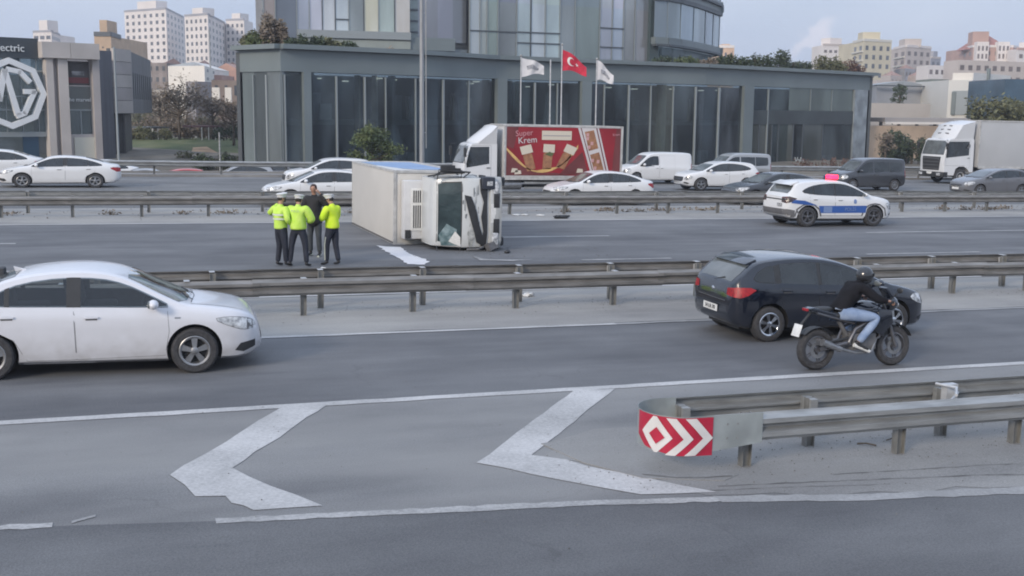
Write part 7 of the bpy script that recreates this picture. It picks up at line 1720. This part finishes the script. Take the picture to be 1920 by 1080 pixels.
mp_('engine', MT['plastic_grey'], lambda b: (b.box((.08, 0, .42), (.42, .30, .26)), b.box((.20, 0, .60), (.22, .24, .26), rot=(0, .35, 0)), b.tube([(.0, -.18, .40), (.0, .18, .40)], .11, 16)), 40, .02)
mp_('radiator', MT['hub_dark'], lambda b: b.box((.40, 0, .60), (.05, .28, .26), rot=(0, -.2, 0)), 40, .008)
mp_('fuel_tank', MT['k_car'], lambda b: (b.ball((.14, 0, .90), (.27, .16, .14), 20, 14), b.ball((.28, 0, .88), (.17, .18, .12), 18, 12)), 60)
mp_('seat', MT['plastic'], lambda b: (b.ball((-.26, 0, .83), (.26, .13, .06), 18, 10), b.ball((-.62, 0, .92), (.22, .10, .05), 18, 10)), 60)
mp_('tail_fairing', MT['k_car'], lambda b: b.prism([(-.20, .74), (-.80, .90), (-.90, .95), (-.80, .97), (-.45, .88), (-.2, .82)], -.10, .10, 'xz'), 40, .02)
for s_ in (1, -1): mp_('side_fairing', MT['k_car'], lambda b: b.prism([(.52, .90), (.30, .92), (.18, .62), (.36, .50), (.56, .70)], s_ * .15, s_ * .19, 'xz'), 40, .012)
mp_('head_cowl', MT['k_car'], lambda b: (b.ball((.60, 0, .98), (.14, .14, .12), 16, 12), b.prism([(.56, 1.06), (.66, 1.02), (.50, 1.24), (.46, 1.22)], -.10, .10, 'xz')), 50, .008)
mp_('headlight', MT['lamp'], lambda b: b.ball((.70, 0, .96), (.05, .10, .06), 14, 10), 60)
mp_('handlebar', MT['plastic'], lambda b: (b.tube([(.38, -.38, 1.05), (.43, -.2, 1.06), (.44, 0, 1.03), (.43, .2, 1.06), (.38, .38, 1.05)], .014, 8), b.tube([(.37, -.40, 1.05), (.385, -.27, 1.055)], .02, 8), b.tube([(.37, .40, 1.05), (.385, .27, 1.055)], .02, 8)))
for s_ in (1, -1): mp_('mirror', MT['plastic'], lambda b: (b.tube([(.44, s_ * .24, 1.06), (.50, s_ * .36, 1.20)], .008, 6), b.ball((.50, s_ * .38, 1.22), (.02, .07, .045), 12, 8)), 60)
mp_('exhaust', MT['alloy'], lambda b: (b.tube([(.30, -.12, .45), (.20, -.16, .26), (-.10, -.18, .26), (-.40, -.20, .34)], .022, 8), b.tube([(-.38, -.20, .33), (-.72, -.22, .46)], [.045, .055], 14)), 50)
mp_('chain_guard', MT['plastic'], lambda b: b.tube([(-.16, -.10, .48), (-.60, -.10, .42)], .02, 6))
mp_('shock_absorber', MT['plastic_grey'], lambda b: b.tube([(-.14, 0, .50), (-.30, 0, .74)], .035, 10))
mp_('tail_light', MT['lamp_red'], lambda b: b.box((-.895, 0, .93), (.03, .14, .04)), 40, .01)
mp_('plate_holder', MT['plastic'], lambda b: (b.tube([(-.80, 0, .88), (-1.0, 0, .66)], .02, 6),))
mp_('licence_plate', MT['plate'], lambda b: b.box((-1.03, 0, .62), (.012, .20, .19), rot=(0, .32, 0)), 40, .003)
mp_('rear_hugger', MT['plastic'], lambda b: b.add([(-.69 + (mr + .03) * math.cos(a), y, mr + (mr + .03) * math.sin(a)) for a in [R(40 + 12 * i) for i in range(9)] for y in (-.09, .09)], [(2 * i, 2 * i + 1, 2 * i + 3, 2 * i + 2) for i in range(8)]))
mp_('grab_rail', MT['chrome'], lambda b: b.tube([(-.34, -.13, .92), (-.46, -.14, .95)], .012, 6))

# ------------------------------------------------------------------ people
black_j = mat('black_jacket', (.011, .011, .014), .85, spec=.2, bump=.3, bscale=25, var=.3, vscale=6); jeans = mat('light_jeans', (.17, .24, .38), .85, c2=(.32, .40, .54), vscale=5, bump=.3, bscale=30)
navy = mat('navy_trousers', (.022, .026, .040), .85, var=.3, vscale=6); dk_tr = mat('charcoal_trousers', (.05, .058, .066), .85, var=.25, vscale=6); shoe_k = mat('black_shoe', (.02, .02, .022), .5)
hiviz = mat('hi_viz_lime', (.50, .78, .07), .75, c2=(.62, .84, .16), vscale=5, bump=.6, bscale=9); hiviz2 = mat('hi_viz_yellow', (.58, .84, .02), .75, c2=(.70, .86, .06), vscale=5, bump=.6, bscale=9)
refl = mat('reflective_tape', (.62, .66, .56), .4); capw = mat('white_cap', (.66, .66, .66), .6); dkg = mat('dark_green_sleeve', (.03, .05, .045), .8); brown_c = mat('dark_coat', (.022, .022, .024), .85, var=.3, vscale=5, bump=.4, bscale=12)
RJ = dict(pelvis=(-.30, 0, .90), waist=(-.23, 0, 1.00), chest=(-.08, 0, 1.17), neck=(.04, 0, 1.30), head=(.13, 0, 1.41), face=(1, 0, -.2), sh_l=(-.02, .18, 1.26), sh_r=(-.02, -.18, 1.26), el_l=(.16, .33, 1.09), el_r=(.16, -.33, 1.09), wr_l=(.33, .34, 1.06), wr_r=(.33, -.34, 1.06),
    hd_l=(1, .1, -.1), hd_r=(1, -.1, -.1), pn_l=(0, 0, -1), pn_r=(0, 0, -1), th_l=(0, -1, 0), th_r=(0, 1, 0), curl_l=.75, curl_r=.75, hip_l=(-.28, .09, .86), hip_r=(-.28, -.09, .86), kn_l=(.24, .24, .80), kn_r=(.24, -.24, .80), an_l=(-.08, .20, .42), an_r=(-.08, -.20, .42), toe_l=(.10, .22, .31), toe_r=(.10, -.22, .31))
person('motorcycle rider in a black jacket and light blue jeans, leaning forward', road_mat(10.46, 14.66, .01) @ Matrix.Rotation(R(-2), 4, 'X'), RJ, black_j, jeans, shoe_k, helmet=True, sole=MT['plate'])
def at_px(px, py, yaw, sc_=1.0):
    p = gp(px, py); return Matrix.Translation((p.x, p.y, p.z)) @ Matrix.Rotation(yaw, 4, 'Z') @ Matrix.Diagonal((sc_, sc_, sc_, 1))
J1 = dict(STAND); J1.update(el_l=(.02, .42, 1.24), wr_l=(.12, .19, 1.50), hd_l=(.1, -.5, .8), pn_l=(0, -1, 0), th_l=(-1, 0, 0), el_r=(-.06, -.30, 1.14), wr_r=(.14, -.20, 1.02), hd_r=(1, .4, .1), kn_l=(.04, .10, .50), an_l=(-.02, .11, .09), an_r=(.06, -.10, .09), toe_r=(.23, -.13, .03), face=(1, -.2, 0))
person('police officer with a white cap holding a phone to his face, leftmost of the group', at_px(528, 499, R(35)), J1, hiviz, navy, shoe_k, capw, stripes=refl, jw=1.08)
ph = MB(); pm_ = at_px(528, 499, R(35)); ph.box((.20, .07, 1.60), (.012, .07, .14)); o = ph.build('phone', MT['plastic'], bevel=.004, mtx=pm_); tag(o, 'dark phone held up by the leftmost officer', 'phone')
J2 = dict(STAND); J2.update(el_l=(.06, .33, 1.13), wr_l=(.24, .14, 1.08), el_r=(.06, -.33, 1.13), wr_r=(.24, -.14, 1.08), hd_l=(.7, -.7, 0), hd_r=(.7, .7, 0), hip_l=(0, .11, .90), hip_r=(0, -.11, .90), kn_l=(.02, .19, .50), kn_r=(.02, -.16, .50), an_l=(0, .23, .09), an_r=(0, -.19, .09), toe_l=(.17, .28, .03), toe_r=(.17, -.23, .03), head=(.05, 0, 1.60), face=(1, 0, -.25))
person('police officer seen from behind in a wide lime jacket, standing with legs apart', at_px(561, 500, R(62)), J2, hiviz, navy, shoe_k, capw, jw=1.42, stripes=None, back_print='POLİS')
J3 = dict(STAND); J3.update(el_l=(.08, .28, 1.14), wr_l=(.24, .10, 1.14), el_r=(.08, -.27, 1.12), wr_r=(.24, -.08, 1.12), hd_l=(.7, -.5, .1), hd_r=(.7, .5, .1), kn_l=(.10, .10, .50), kn_r=(-.02, -.09, .50), an_l=(.10, .11, .09), an_r=(-.10, -.10, .09), toe_l=(.27, .13, .03), toe_r=(.07, -.13, .03), head=(.06, 0, 1.60), face=(1, .3, -.2), chest=(.02, 0, 1.30))
person('police officer in a bright yellow jacket with striped trousers, rightmost of the group', at_px(624, 497, R(128)), J3, hiviz2, navy, shoe_k, capw, jw=1.16, trouser_stripe=refl)
J4 = dict(STAND); J4.update(el_l=(.06, .40, 1.28), wr_l=(.10, .19, 1.53), hd_l_=0, el_r=(.02, -.26, 1.10), wr_r=(.20, -.10, 1.02), hd_l=(.1, -.5, .8), hd_r=(.8, .6, 0), face=(1, .2, -.1))
person('taller man in a black coat standing behind the officers, one hand raised to his head', at_px(591, 480, R(238), 1.07), J4, brown_c, dk_tr, shoe_k, None, hair=(.05, .025, .02), jw=1.38, longcoat=True, sole=refl)

# ------------------------------------------------------------------ loose things on the road
def blob(name, label, cat, px, py, r, m, seed, flat=.5, h=0):
    rnd = random.Random(seed); p = gp(px, py, h); b = MB(); b.ball((0, 0, r[2] * .8), r, 10, 7)
    b.v = [(x + rnd.gauss(0, r[0] * .16), y + rnd.gauss(0, r[1] * .16), max(.004, z + rnd.gauss(0, r[2] * .22))) for x, y, z in b.v]
    o = b.build(name, m, smooth=20, mtx=Matrix.Translation(p)); tag(o, label, cat); return o
sp = [(705, 461), (725, 463), (752, 464), (757, 470), (772, 478), (790, 485), (806, 491), (796, 497), (762, 496), (752, 488), (738, 480), (722, 471)]
sheet('milk_spill', [tuple(gp(*q_).xy) for q_ in sp], .014, mat('spilled_milk', (.70, .71, .74), .35, var=.06, vscale=3), kind='stuff', jag=.03, step=.15, seed=4)
sheet('milk_spill', [tuple(gp(*q_).xy) for q_ in [(880, 478), (905, 486), (960, 488), (1000, 487), (960, 490), (900, 489)]], .014, MT['mark_worn'], kind='stuff', jag=.02, step=.2, seed=5)
blob('broken_mirror', 'black broken truck mirror lying by the far median line', 'debris', 1053, 410, (.32, .12, .08), MT['plastic'], 3)
blob('debris', 'small black fragment on the asphalt right of the truck cab', 'debris', 951, 475, (.09, .07, .05), MT['plastic'], 4)
blob('rag', 'crumpled white rag on the median beside a rail post', 'rag', 990, 556, (.13, .08, .045), MT['plate'], 5)
for i, (px_, py_) in enumerate(((968, 404), (984, 404), (1014, 405))): blob('paper_scrap', ['white scrap on the far median, leftmost of three', 'white scrap on the far median, middle of three', 'white scrap on the far median, nearest the broken mirror'][i], 'litter', px_, py_, (.16, .10, .03), MT['plate'], 6 + i)
blob('carton', 'small pale carton resting on the guard rail top below the officers', 'litter', 605, 508, (.10, .08, .05), MT['plate'], 12, h=.0)
b = MB(); b.tube([(0, 0, .01), (.09, -.05, .02), (.17, -.13, .01)], .010, 5); b.tube([(.42, .02, .01), (.52, .05, .015), (.60, .0, .01)], .008, 5); o = b.build('dry_twig', MT['bark'], smooth=60, mtx=Matrix.Translation(gp(1607, 833, .01))); tag(o, 'dry twigs lying on the dusty ground under the foreground rail', 'twig')
# dirt and weeds gathered along the rail feet
rnd = random.Random(77); g = MB()
def grit(n, fx, fy, s0, s1):
    for _ in range(n):
        x, y = fx(), fy(); s = rnd.uniform(s0, s1); i = len(g.v); a = rnd.random() * 3.14
        z = -GRADE * x + .012
        q4 = [(x + s * math.cos(a + k * 2.1) * rnd.uniform(.5, 1), y + s * math.sin(a + k * 2.1) * rnd.uniform(.5, 1), z) for k in range(3)]; g.add(q4 + [(x, y, z + s * .7)], [(0, 1, 3), (1, 2, 3), (2, 0, 3), (0, 2, 1)])
grit(700, lambda: rnd.uniform(-4, 24), lambda: rnd.gauss(21.0, .5), .006, .02); grit(500, lambda: rnd.uniform(4.2, 14), lambda: rnd.gauss(10.7, .5), .005, .016)
grit(420, lambda: rnd.uniform(-3, 14), lambda: rnd.uniform(7.6, 18), .005, .014); grit(420, lambda: rnd.uniform(-10, 50), lambda: rnd.gauss(42.6, .9), .015, .06); grit(120, lambda: rnd.uniform(7, 13), lambda: rnd.uniform(28, 31), .01, .03)
o = g.build('grit', mat('dark_grit', (.07, .065, .06), .9, c2=(.20, .19, .17), vscale=3)); tag(o, 'loose grit and small stones scattered on the road edges', kind='stuff')
wd = []
for k in range(46):
    x = rnd.uniform(-12, 46); wd.append(((x, rnd.uniform(41.9, 42.9), -GRADE * x + .05), (rnd.uniform(.2, .9), .25, rnd.uniform(.05, .16))))
o = leaves(wd, 2600, .07, 5).build('weeds', MT['leaf_brown'], fix=False); tag(o, 'low dry weeds growing along the far median', kind='stuff')

# ------------------------------------------------------------------ air: one closed box of thin even haze round camera and scene
hm = bpy.data.materials.new('haze_air'); hm.use_nodes = True; hn = hm.node_tree; hn.nodes.clear()
ho = hn.nodes.new('ShaderNodeOutputMaterial'); hv = hn.nodes.new('ShaderNodeVolumePrincipled')
hv.inputs['Color'].default_value = (.86, .90, 1.0, 1); hv.inputs['Density'].default_value = HAZE; hv.inputs['Anisotropy'].default_value = .2
hn.links.new(hv.outputs[0], ho.inputs['Volume'])
b = MB(); b.bbox((-1500, -300, -24), (2200, 2200, 130)); o = b.build('haze', hm); tag(o, 'thin pale haze hanging over the road and the town', kind='stuff')
